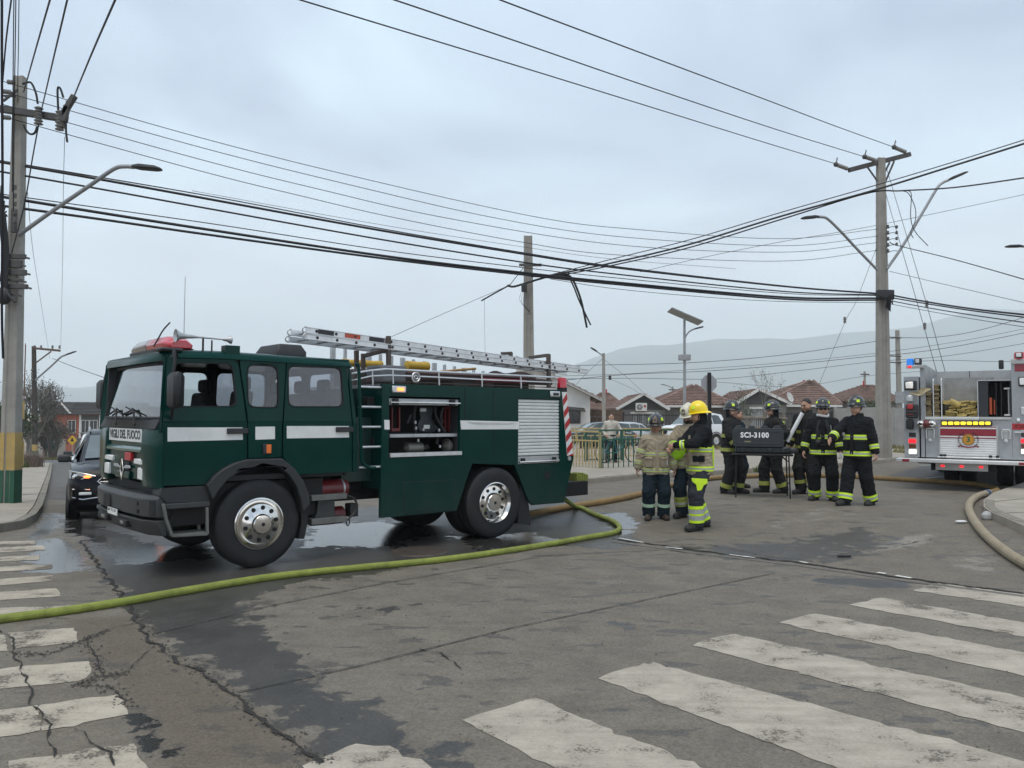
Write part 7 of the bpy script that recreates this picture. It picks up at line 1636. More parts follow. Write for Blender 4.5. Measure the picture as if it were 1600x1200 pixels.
# ------------------------------------------------------------------ houses
m_wgrey=P('grey_house_wall',(.20,.195,.18),.9,var=.1,scale=1.5,dirt=.3);m_wdark=P('dark_gable_wall',(.075,.075,.072),.9,var=.12);m_wwhite=P('white_house_wall',(.66,.65,.62),.9,var=.06,scale=1.2,dirt=.25,dirtcol=(.4,.38,.34));m_trim=P('white_eave_trim',(.62,.61,.58),.6,var=.06)
m_tile=P('terracotta_tiles',(.245,.165,.135),.85,var=.34,scale=2.2,dirt=.45,dirtcol=(.13,.10,.085),bump=.3,bscale=20);m_tiled=P('dark_roof_tiles',(.05,.045,.043),.85,var=.3,scale=2);m_brick=P('red_brick',(.34,.11,.07),.9,var=.25,scale=3);m_wind=P('window_dark',(.025,.03,.035),.12,coat=.5);m_wood=P('brown_timber',(.11,.065,.04),.8,var=.3,scale=6);m_iron=P('black_iron',(.015,.015,.016),.6);m_panel=P('concrete_panel',(.34,.33,.31),.9,var=.14,scale=1.4,dirt=.4,dirtcol=(.24,.22,.19))
def tiles(mb,a,b,c,d,rows,cols):
 """overlapping tile courses on the plane a-b (eave) to d-c (ridge)"""
 a,b,c,d=map(Vector,(a,b,c,d));n=(b-a).cross(d-a).normalized()
 if n.z<0:n=-n
 for r in range(rows):
  t0,t1=r/rows,min(1,(r+1.12)/rows);A_,B_=a.lerp(d,t0),b.lerp(c,t0);C_,D_=b.lerp(c,t1),a.lerp(d,t1)
  k=cols*2;v=[]
  for(p,q,up)in((A_,B_,.10),(D_,C_,.01)):
   for i in range(k+1):v.append(p.lerp(q,i/k)+n*(up+.045*(i%2)+random.uniform(0,.012)))
  v+=[A_.lerp(B_,i/k)for i in range(k+1)]
  f =[(i,i+1,k+1+i+1,k+1+i)for i in range(k)]+[(i,2*k+2+i,2*k+3+i,i+1)for i in range(k)]
  mb.add(v,f )
def hip(mb,x0,x1,y0,y1,ze,zr,rows,cols,ridge=.4):
 """hipped roof; ridge = share of the length"""
 xm,ym=(x0+x1)/2,(y0+y1)/2;h=(x1-x0)*ridge/2;r0,r1=(xm-h,ym,zr),(xm+h,ym,zr)
 tiles(mb,(x0,y0,ze),(x1,y0,ze),r1,r0,rows,cols);tiles(mb,(x1,y1,ze),(x0,y1,ze),r0,r1,rows,cols);tiles(mb,(x0,y1,ze),(x0,y0,ze),r0,r0,rows,cols);tiles(mb,(x1,y0,ze),(x1,y1,ze),r1,r1,rows,cols)
def window(par,x,z,w,h,y=0,mat=m_wind,bars=False,fm=m_trim):
 mb=MB();mb.plate([(x-w/2,z),(x+w/2,z),(x+w/2,z+h),(x-w/2,z+h)],[[(x-w/2+.06,z+.06),(x+w/2-.06,z+.06),(x+w/2-.06,z+h-.06),(x-w/2+.06,z+h-.06)]],lambda a,b,t:(a,y+t,b),-.06,.03);wf=mb.build('window',fm,par)
 mb=MB();mb.box(x-w/2+.05,x+w/2-.05,y-.015,y-.005,z+.05,z+h-.05);mb.build('pane',mat,wf)
 mb=MB();mb.box(x-.025,x+.025,y-.045,y-.016,z+.06,z+h-.06);mb.build('glazing_bar',fm,wf)
 if bars:
  for k in range(5):mb=MB();xx=x-w/2+w*(k+.5)/5;mb.box(xx-.012,xx+.012,y-.11,y-.085,z,z+h);mb.build('window_bar',m_iron,wf)
 return wf
def gable_house(label,D,xl,xr,ye_px,apex_px,ze_px,hipx=None,ac=None,dish=None,door=True):
 """front gable between photo columns xl, xr with its eaves at ze_px, apex at apex_px, at distance D; hipx = (left, right, apex x, apex y) of the hipped roof behind"""
 L0=at(xl,ze_px,D);R0_=at(xr,ze_px,D);Ax=at(apex_px[0],apex_px[1],D);zg=float(gz(L0 .x,D))-.1
 t=thing('house',label,'house',(L0 .x,D,zg));W=R0_.x-L0 .x;ze=L0 .z-zg;za=Ax.z-zg;xa=Ax.x-L0 .x;dep=5.0
 ov=.38
 w0,w1=.30,W-.30
 zw=lambda x:ze+(za-ze)*(x/xa if x<xa else(W-x)/(W-xa))
 mb=MB();mb.plate([(w0,0),(w1,0),(w1,zw(w1)-.12),(xa,za-.14),(w0,zw(w0)-.12)],[[(W*.30,0),(W*.78,0),(W*.78,ze-.35),(W*.30,ze-.35)]],lambda a,b,q:(a,q,b),0,.15);wl_=mb.build('wall',m_wgrey,t)
 mb=MB();mb.plate([(w0+.01,ze-.05),(w1-.01,ze-.05),(xa,za-.16)],[],lambda a,b,q:(a,q,b),-.012,-.002);mb.build('gable',m_wdark,t)
 mb=MB();mb.box(w0,w0+.15,.15,dep,0,ze);mb.box(w1-.15,w1,.15,dep,0,ze);mb.box(w0,w1,dep,dep+.1,0,ze);mb.build('wall',m_wgrey,t)
 mb=MB();mb.box(W*.30,W*.78,.12,.2,0,ze-.35);dr=mb.build('gate_door',P('pale_roller_gate',(.42,.42,.41),.6,var=.08),t)
 for k in range(14):mb=MB();x=W*.30+W*.48*(k+.5)/14;mb.box(x-.015,x+.015,.09,.12,0,ze-.36);mb.build('gate_bar',m_iron,dr)
 mb=MB();mb.box(W*.28,W*.80,-.02,.02,ze-.36,ze-.22);mb.build('lintel',m_trim,t)
 for(p,q)in(((0,ze),(xa,za)),((W,ze),(xa,za))):
  mb=MB();mb.bar((p[0],-ov,p[1]-.02),(q[0],-ov,q[1]-.02),.05,.20);mb.build('barge_board',m_trim,t)
 mb=MB();tiles(mb,(0,-ov,ze),(0,dep+2,ze),(xa,dep+2,za),(xa,-ov,za),9,9);tiles(mb,(W,dep+2,ze),(W,-ov,ze),(xa,-ov,za),(xa,dep+2,za),9,9)
 rf=mb.build('roof',m_tile,t,smooth=0);rf['kind']='stuff'
 if hipx:
  hl,hr,ha,hy,hez=hipx;D2=D+4.5
  a,b,c=at(hl,hez,D+1.0),at(hr,hez,D+1.0),at(ha,hy,D2)
  x0_,x1_2=a.x-L0 .x,b.x-L0 .x;zz=a.z-zg;zr_=c.z-zg;cx=c.x-L0 .x
  mb=MB();y0_,y1_2=1.0,9.5;ym=(y0_+y1_2)/2-.8
  rA,rB=(cx-.15,ym,zr_),(cx+.15,ym,zr_)
  tiles(mb,(x0_,y0_,zz),(x1_2,y0_,zz),rB,rA,13,22);tiles(mb,(x1_2,y0_,zz),(x1_2,y1_2,zz),rB,rB,13,14);tiles(mb,(x0_,y1_2,zz),(x0_,y0_,zz),rA,rA,13,14);tiles(mb,(x1_2,y1_2,zz),(x0_,y1_2,zz),rA,rB,10,10)
  r2=mb.build('roof',m_tile,t,smooth=0);r2['kind']='stuff'
  mb=MB()
  for e_ in((x0_,y0_,zz),(x1_2,y0_,zz),(x1_2,y1_2,zz),(x0_,y1_2,zz)):mb.tube([Vector(e_)+Vector((0,0,.06)),Vector(rA if e_[0]==x0_ else rB)+Vector((0,0,.08))],.09,6)
  mb.build('hip_ridge_tiles',m_tile,r2)
  mb=MB();mb.box(x0_+.4,x1_2-.4,y0_+.5,y1_2-.5,0,zz);mb.build('wall',m_wgrey,t);mb=MB();mb.box(x0_,x1_2,y0_-.04,y0_+.04,zz-.16,zz);mb.build('gutter',m_trim,t)
  window(t,(max(W,x0_)+x1_2)/2+.2,.9,1.3,1.1,y0_+.49)
  mb=MB();mb.cyl((x1_2-1.2,ym+1,zz+.3),(x1_2-1.2,ym+1,zr_+.15),.07);mb.build('red_flue',m_red,t)
 if ac:
  a=at(ac[0],ac[1],D-.3);x,z=a.x-L0 .x,a.z-zg
  mb=MB();mb.box(x-.42,x+.42,-.36,-.02,z-.30,z+.30);au=mb.build('air_conditioner',P('cream_metal',(.62,.61,.57),.5),t,bevel=.02)
  mb=MB();mb.lathe([(0,-.012),(.21,-.012),(.23,0)],(x-.13,-.36,z),(0,1,0),20);mb.build('fan_grille',P('grey_fan',(.2,.2,.2),.6),au);mb=MB();mb.lathe([(.0,-.02),(.06,-.02),(.07,-.01)],(x-.13,-.36,z),(0,1,0),12);mb.build('fan_hub',m_alu2,au);mb=MB();mb.box(x+.17,x+.34,-.368,-.36,z-.02,z+.14);mb.build('red_badge',m_red,au)
 if dish:
  a=at(dish[0],dish[1],D-.2);x,z=a.x-L0 .x,a.z-zg;ax=Vector((.6,-.7,.35)).normalized()
  mb=MB();mb.lathe([(0,.0),(.2,.02),(.38,.08),(.39,.09),(.2,.035),(0,.015)],(x,-.35,z),ax,22);ds=mb.build('satellite_dish',P('pale_dish',(.5,.49,.46),.6),t);mb=MB();mb.tube([(x,-.3,z-.05),(x,-.2,z-.5)],.025,6);mb.tube([(x,-.35,z-.3),Vector((x,-.35,z))+ax*.42],.012,5);mb.build('dish_arm',m_galv,ds)
 return t
random.seed(21)
gable_house('grey bungalow with an air conditioner on its dark gable',60,962,1045,640,(1005,615),639,(1020,1152,1084,603,633),ac=(1002,636))
gable_house('grey bungalow with a satellite dish beside its dark gable',58,1146,1235,632,(1184,608),631,(1190,1316,1268,596,632),dish=(1232,621))
def hip_house(label,D,xl,xr,ze_px,apex,wm=m_wgrey,rows=14):
 a,b,c=at(xl,ze_px,D),at(xr,ze_px,D),at(apex[0],apex[1],D+4);zg=float(gz(a.x,D))-.1
 t=thing('house',label,'house',(a.x,D,zg));W=b.x-a.x;mb=MB();cx=c.x-a.x;zz=a.z-zg;zr_=c.z-zg
 rA,rB=(cx-.3,4,zr_),(cx+.3,4,zr_);tiles(mb,(0,0,zz),(W,0,zz),rB,rA,rows,20);tiles(mb,(W,0,zz),(W,8,zz),rB,rB,rows,14);tiles(mb,(0,8,zz),(0,0,zz),rA,rA,rows,14);tiles(mb,(W,8,zz),(0,8,zz),rA,rB,8,10)
 r_=mb.build('roof',m_tile,t,smooth=0);r_['kind']='stuff'
 mb=MB();mb.box(.4,W-.4,.5,7.5,0,zz);mb.build('wall',wm,t);window(t,W*.35,.9,1.2,1.1,.49);window(t,W*.7,.9,1.2,1.1,.49)
 mb=MB();mb.cyl((W*.62,3.5,zz),(W*.62,3.5,zr_+.35),.07);mb.build('red_flue',m_red,t)
 return t
hip_house('bungalow under a red tiled roof right of the satellite dish house',64,1318,1418,628,(1357,602))
hip_house('bungalow whose red roof shows between the white house and the lamp post',72,905,985,641,(945,614))
D=52;a=at(868,640,D);zg=float(gz(a.x,D))-.1
wh=thing('house','white house with a tiled roof slope behind the engine tail','house',(a.x,D,zg));bx_=at(922,640,D).x-a.x;zt0=at(922,619,D).z-zg;zt1=at(868,592,D).z-zg
zp=at(800,575,D).z-zg
mb=MB();mb.plate([(-2.6,0),(bx_,0),(bx_,zt0),(0,zt1),(-2.6,zt1+(zt1-zt0)*2.6/bx_-.02)],[],lambda q,b,t:(q,t,b),0,.2);mb.box(-2.6,bx_,6,6.2,0,zt0);mb.box(bx_-.2,bx_,.2,6,0,zt0);mb.build('wall',m_wwhite,wh)
rs2=(zt0-zt1)/bx_;mb=MB();xr_=bx_+.95;mb.loft([[(-2.6,y,zt1-rs2*2.6+q),(xr_,y,zt1+rs2*xr_+q)]+[(xr_,y,zt1+rs2*xr_+q+.2),(-2.6,y,zt1-rs2*2.6+q+.2)]for y,q in((-.6,0),(-.45,0))]);mb.build('barge_board',m_trim,wh)
mb=MB();tiles(mb,(xr_,6.5,zt1+rs2*xr_+.1),(xr_,-.7,zt1+rs2*xr_+.1),(-2.6,-.7,zt1-rs2*2.6+.1),(-2.6,6.5,zt1-rs2*2.6+.1),14,10);o=mb.build('roof',m_tile,wh,smooth=0);o['kind']='stuff'
c=at(895,662,D);window(wh,c.x-a.x,c.z-zg,1.0,.95,0,bars=True,fm=P('brown_frame',(.12,.11,.10),.6))
mb=MB();c0=at(889,636,D);c1=at(913,640,D);mb.loft([[(c0 .x-a.x-.2,0,c0 .z-zg+.05),(c1 .x-a.x,0,c1 .z-zg+.1)]+[(c1 .x-a.x,-.9,c1 .z-zg-.1),(c0 .x-a.x-.2,-.9,c0 .z-zg-.1)]]*1+[[(c0 .x-a.x-.2,0,c0 .z-zg-.02),(c1 .x-a.x,0,c1 .z-zg+.04)]+[(c1 .x-a.x,-.9,c1 .z-zg-.16),(c0 .x-a.x-.2,-.9,c0 .z-zg-.16)]]);mb.build('awning',m_tiled,wh)
# ---- walls and fences before the houses
def slab_wall(label,p0,p1,hgt,nslab,rows=4,mat=m_panel,cat='wall',name='panel_wall'):
 d=p1-p0;L_=math.hypot(d.x,d.y);t=thing(name,label,cat,p0,math.atan2(d.y,d.x))
 for k in range(nslab):
  x0_,x1_2=L_*k/nslab,L_*(k+1)/nslab;zo=d.z*(k+.5)/nslab
  for r in range(rows):
   mb=MB();mb.box(x0_+.07,x1_2-.07,-.03,.03,zo+hgt*r/rows+.008,zo+hgt*(r+1)/rows);mb.build('panel',mat,t)
  mb=MB();mb.box(x0_-.07,x0_+.07,-.07,.07,-.2+zo,zo+hgt+.05);mb.build('post',mat,t)
 return t
def gpd(px,D):c=at(px,700,D);return Vector((c.x,D,float(gz(c.x,D))-.05))
slab_wall('grey concrete panel wall right of the satellite dish house',gpd(1306,50),gpd(1372,46),2.35,3);slab_wall('grey concrete panel wall behind the right utility pole',gpd(1376,46),gpd(1470,40),2.25,4)
def iron_fence(label,p0,p1,hgt,nb,rails=(.1,.55,.95)):
 d=p1-p0;L_=math.hypot(d.x,d.y);t=thing('iron_fence',label,'fence',p0,math.atan2(d.y,d.x));me_=MB().box(-.016,.016,-.016,.016,0,hgt).mesh('bar',m_iron,0)
 for k in range(nb):o=link(bpy.data.objects.new('bar',me_));o.parent=t;o.location=(L_*(k+.5)/nb,0,d.z*k/nb)
 for q in rails:mb=MB();mb.bar((0,0,hgt*q),(L_,0,hgt*q+d.z),.05,.05);mb.build('rail',m_iron,t)
 for x in(0,L_/2,L_):mb=MB();mb.box(x-.06,x+.06,-.06,.06,-.2,hgt+.1);mb.build('post',m_iron,t)
 return t
iron_fence('black iron fence in front of the air conditioner house',gpd(974,54),gpd(1075,54),2.0,44);iron_fence('black iron fence in front of the satellite dish house',gpd(1212,50),gpd(1300,50),2.1,40);iron_fence('black iron fence between the two grey bungalows',gpd(1085,53),gpd(1210,51.5),1.7,44)
tf=thing('timber_fence','brown timber slat fence left of the air conditioner house','fence',gpd(918,56));Lt=gpd(973,56).x-gpd(918,56).x
for k in range(26):mb=MB();x=Lt*k/26;mb.box(x,x+Lt/26*.8,-.02,.02,0,2.3+random.uniform(-.04,.04));mb.build('slat',m_wood,tf)
for z in(.4,1.9):mb=MB();mb.box(0,Lt,.02,.06,z,z+.1);mb.build('rail',m_wood,tf)
for i,(xa_,xb2,D_)in enumerate(((1150,1195,36),(1196,1225,38))):
 p,q=gpd(xa_,D_),gpd(xb2,D_);tt=thing('log_trellis',('rustic log trellis beside the thin young tree','second log trellis just right of the thin young tree')[i],'trellis',p);w=q.x-p.x
 for x in(0,w):mb=MB();mb.tube([(x,0,-.1),(x+.02,0,1.0),(x,0,1.9)],.06,7);mb.build('log_post',P('grey_log',(.17,.145,.115),.9,var=.3),tt)
 for z in(.7,1.15,1.6):mb=MB();mb.tube([(-.15,-.05,z),(w/2,-.06,z+.03),(w+.15,-.05,z)],.05,7);mb.build('log_rail',P('grey_log',(.17,.145,.115),.9),tt)
# ------------------------------------------------------------------ townhouses at the end of the left street
D=105;a=at(62,705,D);b=at(200,705,D);zg=float(gz(a.x,D));th=thing('townhouse_row','row of red and grey two-storey townhouses at the end of the left street','house',(a.x,D,zg));W=b.x-a.x;ze=at(120,648,D).z-zg;zr_=at(120,628,D).z-zg
mb=MB();mb.box(0,W,0,8,0,ze);mb.build('wall',m_brick,th);nb=3
mb=MB();tiles(mb,(-.5,-.6,ze),(W+.5,-.6,ze),(W+.5,4,zr_),(-.5,4,zr_),9,40);tiles(mb,(W+.5,8.6,ze),(-.5,8.6,ze),(-.5,4,zr_),(W+.5,4,zr_),4,10);o=mb.build('roof',m_tiled,th,smooth=0);o['kind']='stuff'
for cx in(142,186):
 c=at(cx,660,D).x-a.x;mb=MB();mb.box(c-1.25,c+1.25,-.06,0,ze*.45,ze-.1)
 mb.build('grey_panel',P('dark_grey_render',(.085,.08,.075),.8),th)
for cx in(113,134,147,171,186):c=at(cx,660,D).x-a.x;window(th,c,ze*.52,1.05,1.7,-.09)
for cx in(126,157):c=at(cx,660,D).x-a.x;mb=MB();mb.box(c-.12,c+.12,-.15,0,.3,ze);mb.build('downpipe',m_trim,th)
for cx in(97,176):c=at(cx,640,D).x-a.x;mb=MB();mb.loft([[(c-1.3,-.3+q,ze+.1),(c+1.3,-.3+q,ze+.1),(c,-.3+q,ze+1.5)]for q in(0,3)]);mb.build('dormer',m_tiled,th);mb=MB();mb.bar((c-1.35,-.35,ze+.1),(c,-.35,ze+1.55),.1,.2);mb.bar((c+1.35,-.35,ze+.1),(c,-.35,ze+1.55),.1,.2);mb.build('dormer_trim',m_trim,th)
mb=MB();c0=at(117,680,103).x-a.x;c1=at(150,680,103).x-a.x;mb.box(c0,c1,-2,-1.8,0,ze*.40);mb.build('dark_garage',P('dark_grey_render',(.05,.05,.048)),th)
slab_wall('pale block wall in front of the townhouses',Vector((at(150,700,100).x,100,zg)),Vector((at(180,700,100).x,100,zg)),3.0,2,4)
slab_wall('grey panel wall across the end of the left street',Vector((at(56,700,84).x,84,float(gz(at(56,700,84).x,84)))),Vector((at(103,700,84).x,84,float(gz(at(103,700,84).x,84)))),2.0,5,3)
p=at(113,688,70);mb=MB();s_=.8
ws_=thing('warning_sign','yellow diamond road sign showing above the white car','sign',(p.x,70,float(gz(p.x,70))));zc=p.z-float(gz(p.x,70));mb=MB();mb.plate([(-.42,zc),(0,zc+.42),(.42,zc),(0,zc-.42)],[],lambda a_,b_,t:(a_,t,b_),-.02,.02);mb.build('sign_plate',P('yellow_sign',(.62,.38,.02),.5),ws_);mb=MB();mb.plate([(-.15,zc-.1),(.15,zc-.1),(.05,zc+.2),(-.05,zc+.2)],[],lambda a_,b_,t:(a_,t,b_),-.03,-.019);mb.build('sign_symbol',m_black,ws_);mb=MB();mb.cyl((0,.05,0),(0,.05,zc),.04,n=8);mb.build('post',m_galv,ws_)
# ------------------------------------------------------------------ vegetation
m_bark=P('grey_bark',(.075,.062,.052),.95,var=.3,scale=12);m_bark2=P('pale_bark',(.16,.145,.125),.95,var=.25,scale=12);m_leaf=P('dark_leaves',(.045,.062,.028),.8,var=.4,scale=3);m_leafb=P('dry_brown_leaves',(.07,.055,.045),.85,var=.4,scale=3);m_grass=P('dry_grass',(.17,.155,.065),.9,var=.4,scale=1.2);m_agave=P('agave_green',(.07,.115,.10),.6,var=.25)
def branch(mb,p,d,L_,r,depth,tips,spread=.55):
 n=3;pts=[p];dd=d.copy()
 for i in range(n):dd=(dd+Vector((random.uniform(-.18,.18),random.uniform(-.18,.18),random.uniform(-.05,.14)))).normalized();pts.append(pts[-1]+dd*L_/n)
 mb.tube(pts,[r*(1-.35*i/n)for i in range(n+1)],6 if depth>2 else 4)
 tips.extend(pts[1:]if depth<=2 else pts[-1:])
 if depth==0:return
 for k in range(random.choice((2,3,3))):
  v=(dd+Vector((random.uniform(-1,1),random.uniform(-1,1),random.uniform(-.25,.7)))*spread).normalized();branch(mb,pts[-1]if k else pts[2],v,L_*random.uniform(.62,.85),r*.6,depth-1,tips,spread)
def leaves(name,tips,n,sz,sp,mat,par):
 mb=MB()
 for _ in range(n):
  c=Vector(random.choice(tips))+Vector((random.gauss(0,sp),random.gauss(0,sp),random.gauss(0,sp*.8)));u=Vector((random.uniform(-1,1),random.uniform(-1,1),random.uniform(-1,1))).normalized();w=u.orthogonal().normalized();s_=sz*random.uniform(.6,1.3)
  mb.add([c-u*s_,c+w*s_*.45,c+u*s_,c-w*s_*.45],[(0,1,2,3)])
 o=mb.build(name,mat,par,smooth=0);o['kind']='stuff';return o
def tree(name,label,loc,hgt,r,depth,mats,nleaf,sz,sp,spread=.6,trunks=1,cat='tree',group=None):
 t=thing(name,label,cat,loc,0,group);tips=[];mb=MB()
 for k in range(trunks):
  p=Vector((random.uniform(-.3,.3)*(trunks>1),random.uniform(-.3,.3)*(trunks>1),-.1));branch(mb,p,Vector((random.uniform(-.12,.12)+(k-(trunks-1)/2)*.25,random.uniform(-.1,.1),1)).normalized(),hgt*.34,r,depth,tips,spread)
 mb.build('trunk',mats[0],t,smooth=50);leaves('crown',tips,nleaf,sz,sp,mats[1],t);return t
random.seed(5)
def gnd(px,D):c=at(px,700,D);return Vector((c.x,D,float(gz(c.x,D))-.05))
tree('bare_tree','nearly bare tree with a rounded crown beyond the wooden pole',gnd(82,76),7.2,.2,5,(m_bark,m_leafb),1100,.08,.22,.75,2)
tree('bare_tree','dark twiggy tree left of the wooden pole',gnd(46,72),7.0,.2,5,(m_bark2,m_leafb),1000,.09,.28,.7,2)
tree('brown_thicket_tree','low brown leafy tree in front of the panel wall',gnd(66,80),4.2,.15,4,(m_bark2,m_leafb),3200,.12,.5,.9,3)
tree('brown_thicket_tree','low dark leafy tree before the brick townhouses',gnd(88,90),4.0,.15,4,(m_bark,m_leafb),1600,.12,.5,.9,3)
tree('evergreen_tree','dark green tree at the left edge behind the near pole',gnd(-40,46),3.8,.12,4,(m_bark,m_leaf),6000,.13,.45,.7,2)
tree('young_tree','thin young tree with a few pale leaves behind the black case',gnd(1183,37),3.6,.035,3,(m_bark2,m_leaf),420,.05,.12,.5)
tree('garden_tree','green shrub top over the concrete wall beside the right pole',gnd(1366,56),3.6,.06,3,(m_bark,m_leaf),1500,.09,.28,.7,2)
tree('garden_tree','bare thin twigs above the roof by the young tree',gnd(1197,52),5.2,.04,4,(m_bark2,m_leafb),300,.05,.15,.5)
def tuft(name,label,loc,n,hgt,w,mat,spread=.3,cat='plant',curl_=.5):
 mb=MB();t=thing(name,label,cat,loc)
 for _ in range(n):
  a=random.uniform(0,2*math.pi);p=Vector((random.uniform(-spread,spread),random.uniform(-spread,spread),0));d=Vector((math.cos(a),math.sin(a),0));h=hgt*random.uniform(.6,1.1);s_=d.cross(Vector((0,0,1)))*w;pts=[p,p+d*h*.15+Vector((0,0,h*.5)),p+d*h*curl_+Vector((0,0,h*.92))]
  mb.add([pts[0]-s_,pts[0]+s_,pts[1]+s_*.8,pts[1]-s_*.8,pts[2]],[(0,1,2,3),(3,2,4)])
 o=mb.build('blades' if n>60 else 'leaves',mat,t,smooth=0);o['kind']='stuff';return t
tuft('agave','large spiky grey-green agave by the panel wall',gnd(83,79),44,2.6,.14,m_agave,.2)
m_shrub=P('mauve_dry_shrub',(.21,.155,.125),.9,var=.35,scale=2);m_shg=P('shrub_green',(.09,.12,.035),.9,var=.35)
g=gp(38,735);tuft('ornamental_grass','pinkish dry ornamental grass at the far end of the left pavement',(g.x-1.0,g.y+2.2,g.z),420,1.0,.018,m_shrub,.5);tuft('ornamental_grass','green grass clump at the foot of the yellow post',(g.x-.9,g.y+.6,g.z),260,.6,.02,m_shg,.5)
g=gp(1190,743);tuft('weed','small green weed at the kerb below the black case',(g.x,g.y+.1,g.z+.08),60,.2,.012,m_shg,.16)
mb=MB();random.seed(8)
for(xa_,xb2,D_,n)in((1230,1400,43,1500),(1115,1230,40,500),(1400,1425,34,300),(50,105,74,900)):
 for _ in range(n):
  x=random.uniform(at(xa_,700,D_).x,at(xb2,700,D_).x);y=D_+random.uniform(-1.4,1.2);z=float(gz(x,y));h=random.uniform(.1,.32);a=random.uniform(0,6.28);mb.add([(x-.04,y,z),(x+.04,y,z),(x+.1*math.cos(a),y+.1*math.sin(a),z+h)],[(0,1,2)])
o=mb.build('verge_grass',m_grass,None,smooth=0,kind='stuff')
o['label']='dry grass along the far verges'
# ------------------------------------------------------------------ far hills
v=[];f =[];random.seed(3)
nx_,ny_=90,10
ridge=lambda q:0.0
PR=[(-900,560),(-200,600),(300,610),(700,602),(840,590),(900,572),(985,547),(1080,537),(1180,535),(1290,528),(1375,521),(1430,512),(1475,502),(1540,490),(1610,484),(1700,486),(2100,500),(2600,520)]
for j in range(ny_+1):
 for i in range(nx_+1):
  px=-900+3500*i/nx_;py=np.interp(px,[q[0]for q in PR],[q[1]for q in PR]);top=at(px,py,5000);k=j/ny_;hgt=top.z*(math.sin(k*math.pi/2))+random.uniform(-1,1)*22*k*(1-k)*2+16*math.sin(i*1.3+j)*k
  D_=5000-1700*(1-k);v.append((top.x*D_/5000,D_,hgt*(1 if k else 0)-(6 if k==0 else 0)))
for j in range(ny_):
 for i in range(nx_):a=j*(nx_+1)+i;f .append((a,a+1,a+nx_+2,a+nx_+1))
mb=MB();mb.add(v,f );mb.build('hills',P('scrub_hills',(.09,.10,.065),.95,var=.3,scale=.005),None,smooth=80,kind='structure')
# ------------------------------------------------------------------ utility poles
m_pole=P('concrete_pole',(.30,.285,.255),.9,var=.14,scale=3,bump=.25,bscale=60,dirt=.4,dirtcol=(.17,.16,.14));m_arm=P('weathered_steel_arm',(.085,.08,.078),.6,.3,var=.25,dirt=.3);m_insul=P('grey_insulator',(.22,.21,.20),.45,var=.2);m_cable=P('black_cable',(.010,.010,.012),.6,var=.1)
def pole(label,base,D,top,wb,wt,groove=True,paint=False,name='utility_pole',mat=None):
 b=at(base[0],base[1],D);a=at(top[0],top[1],D);zg=float(gz(b.x,D))-.05
 t=thing(name,label,'utility pole',(b.x,D,zg));d=Vector((a.x-b.x,0,a.z-zg));rings=[];hh=d.z
 def ring(k):
  w=(wb+(wt-wb)*k)/2;dp=w*.85;g_=w*.42 if groove else 0;gd=dp*.25 if groove else 0;c=d*k
  return[c+Vector(q)for q in((-w,-dp,0),(-g_-.001,-dp,0),(-g_*.8-.001,-dp+gd,0),(g_*.8+.001,-dp+gd,0),(g_+.001,-dp,0),(w,-dp,0),(w,dp,0),(-w,dp,0))]
 ks=[0,.07,.145,1]if paint else[0,1]
 mb=MB();mb.loft([ring(.0 if not paint else .0),ring(1)]);mb.build('shaft',mat or m_pole,t,smooth=0,bevel=.012,seg=1)
 if paint:
  for k0,k1,mt in paint:
   def grow(r):c=sum(r,Vector())/len(r);return[c+(q-c)*1.02+Vector((0,0,q.z-c.z))*0 for q in r]
   mb=MB();mb.loft([grow(ring(k0)),grow(ring(k1))]);mb.build('painted_band',mt,t,smooth=0)
 return t,zg,(lambda px,py,dd=0:Vector((at(px,py,D+dd).x-b.x,dd,at(px,py,D+dd).z-zg)))
m_pg=P('green_pole_paint',(.018,.085,.05),.8,var=.2,scale=5,dirt=.5,dirtcol=(.10,.12,.09));m_py=P('ochre_pole_paint',(.42,.29,.10),.85,var=.15,scale=4,dirt=.5,dirtcol=(.28,.23,.16))
def lamp_arm(t,pts,r,head_len,par_name='lamp_arm',mat=None):
 mb=MB();c=curve(pts,6);mb.tube(c,r,8);la=mb.build(par_name,mat or m_galv,t,smooth=60)
 a,b=Vector(c[-2]),Vector(c[-1]);d=(b-a).normalized();d.y*=.3;d.normalize();mb=MB();e_=b+d*head_len;u=Vector((0,1,0));w=d.cross(u);w=w if w.z>0 else-w
 mb.loft([[p+u*yy*s_+w*zz*q for yy,zz in((-.5,0),(-.4,.9),(.4,.9),(.5,0),(.4,-.5),(-.4,-.5))]for p,s_,q in((b-d*.05,.10,.04),(b+d*head_len*.2,.22,.07),(b+d*head_len*.8,.24,.06),(e_,.16,.03))]);mb.build('lamp_head',m_plastic,la,bevel=.01);return la
def insul(t,p,r=.05,h=.22,ax=(0,0,1),par=None,nd_=4):
 prof=[(.02,0)]
 for k in range(nd_):prof+=[(r,h*(k+.2)/nd_),(r*1.05,h*(k+.35)/nd_),(r*.55,h*(k+.8)/nd_)]
 mb=MB();mb.lathe(prof+[(.02,h)],p,ax,12);return mb.build('insulator',m_insul,par or t)
DL=gp(15,795).y
t1,z1g,L1=pole('tall concrete pole with green and ochre painted foot on the left pavement',(15,795),DL,(32,120),.33,.21,True,((0.003,.093,m_pg),(.0935,.178,m_py)))
mb=MB();a,b=L1(-40,164,-.25),L1(105,186,-.25);mb.bar(a,b,.12,.14);xa1=mb.build('crossarm',m_arm,t1,bevel=.01)
mb=MB();mb.bar(L1(5,158,-.2),L1(28,140,-.15),.04,.04);mb.bar(L1(6,150,-.2),L1(25,150,-.15),.04,.04);mb.build('arm_brace',m_arm,xa1)
for px,py0_,py1_ in((60,195,166),(93,204,172),(97,200,176)):a=L1(px,py0_,-.38);b=L1(px,py1_,-.38);insul(t1,a,.085,b.z-a.z,par=xa1,nd_=6)
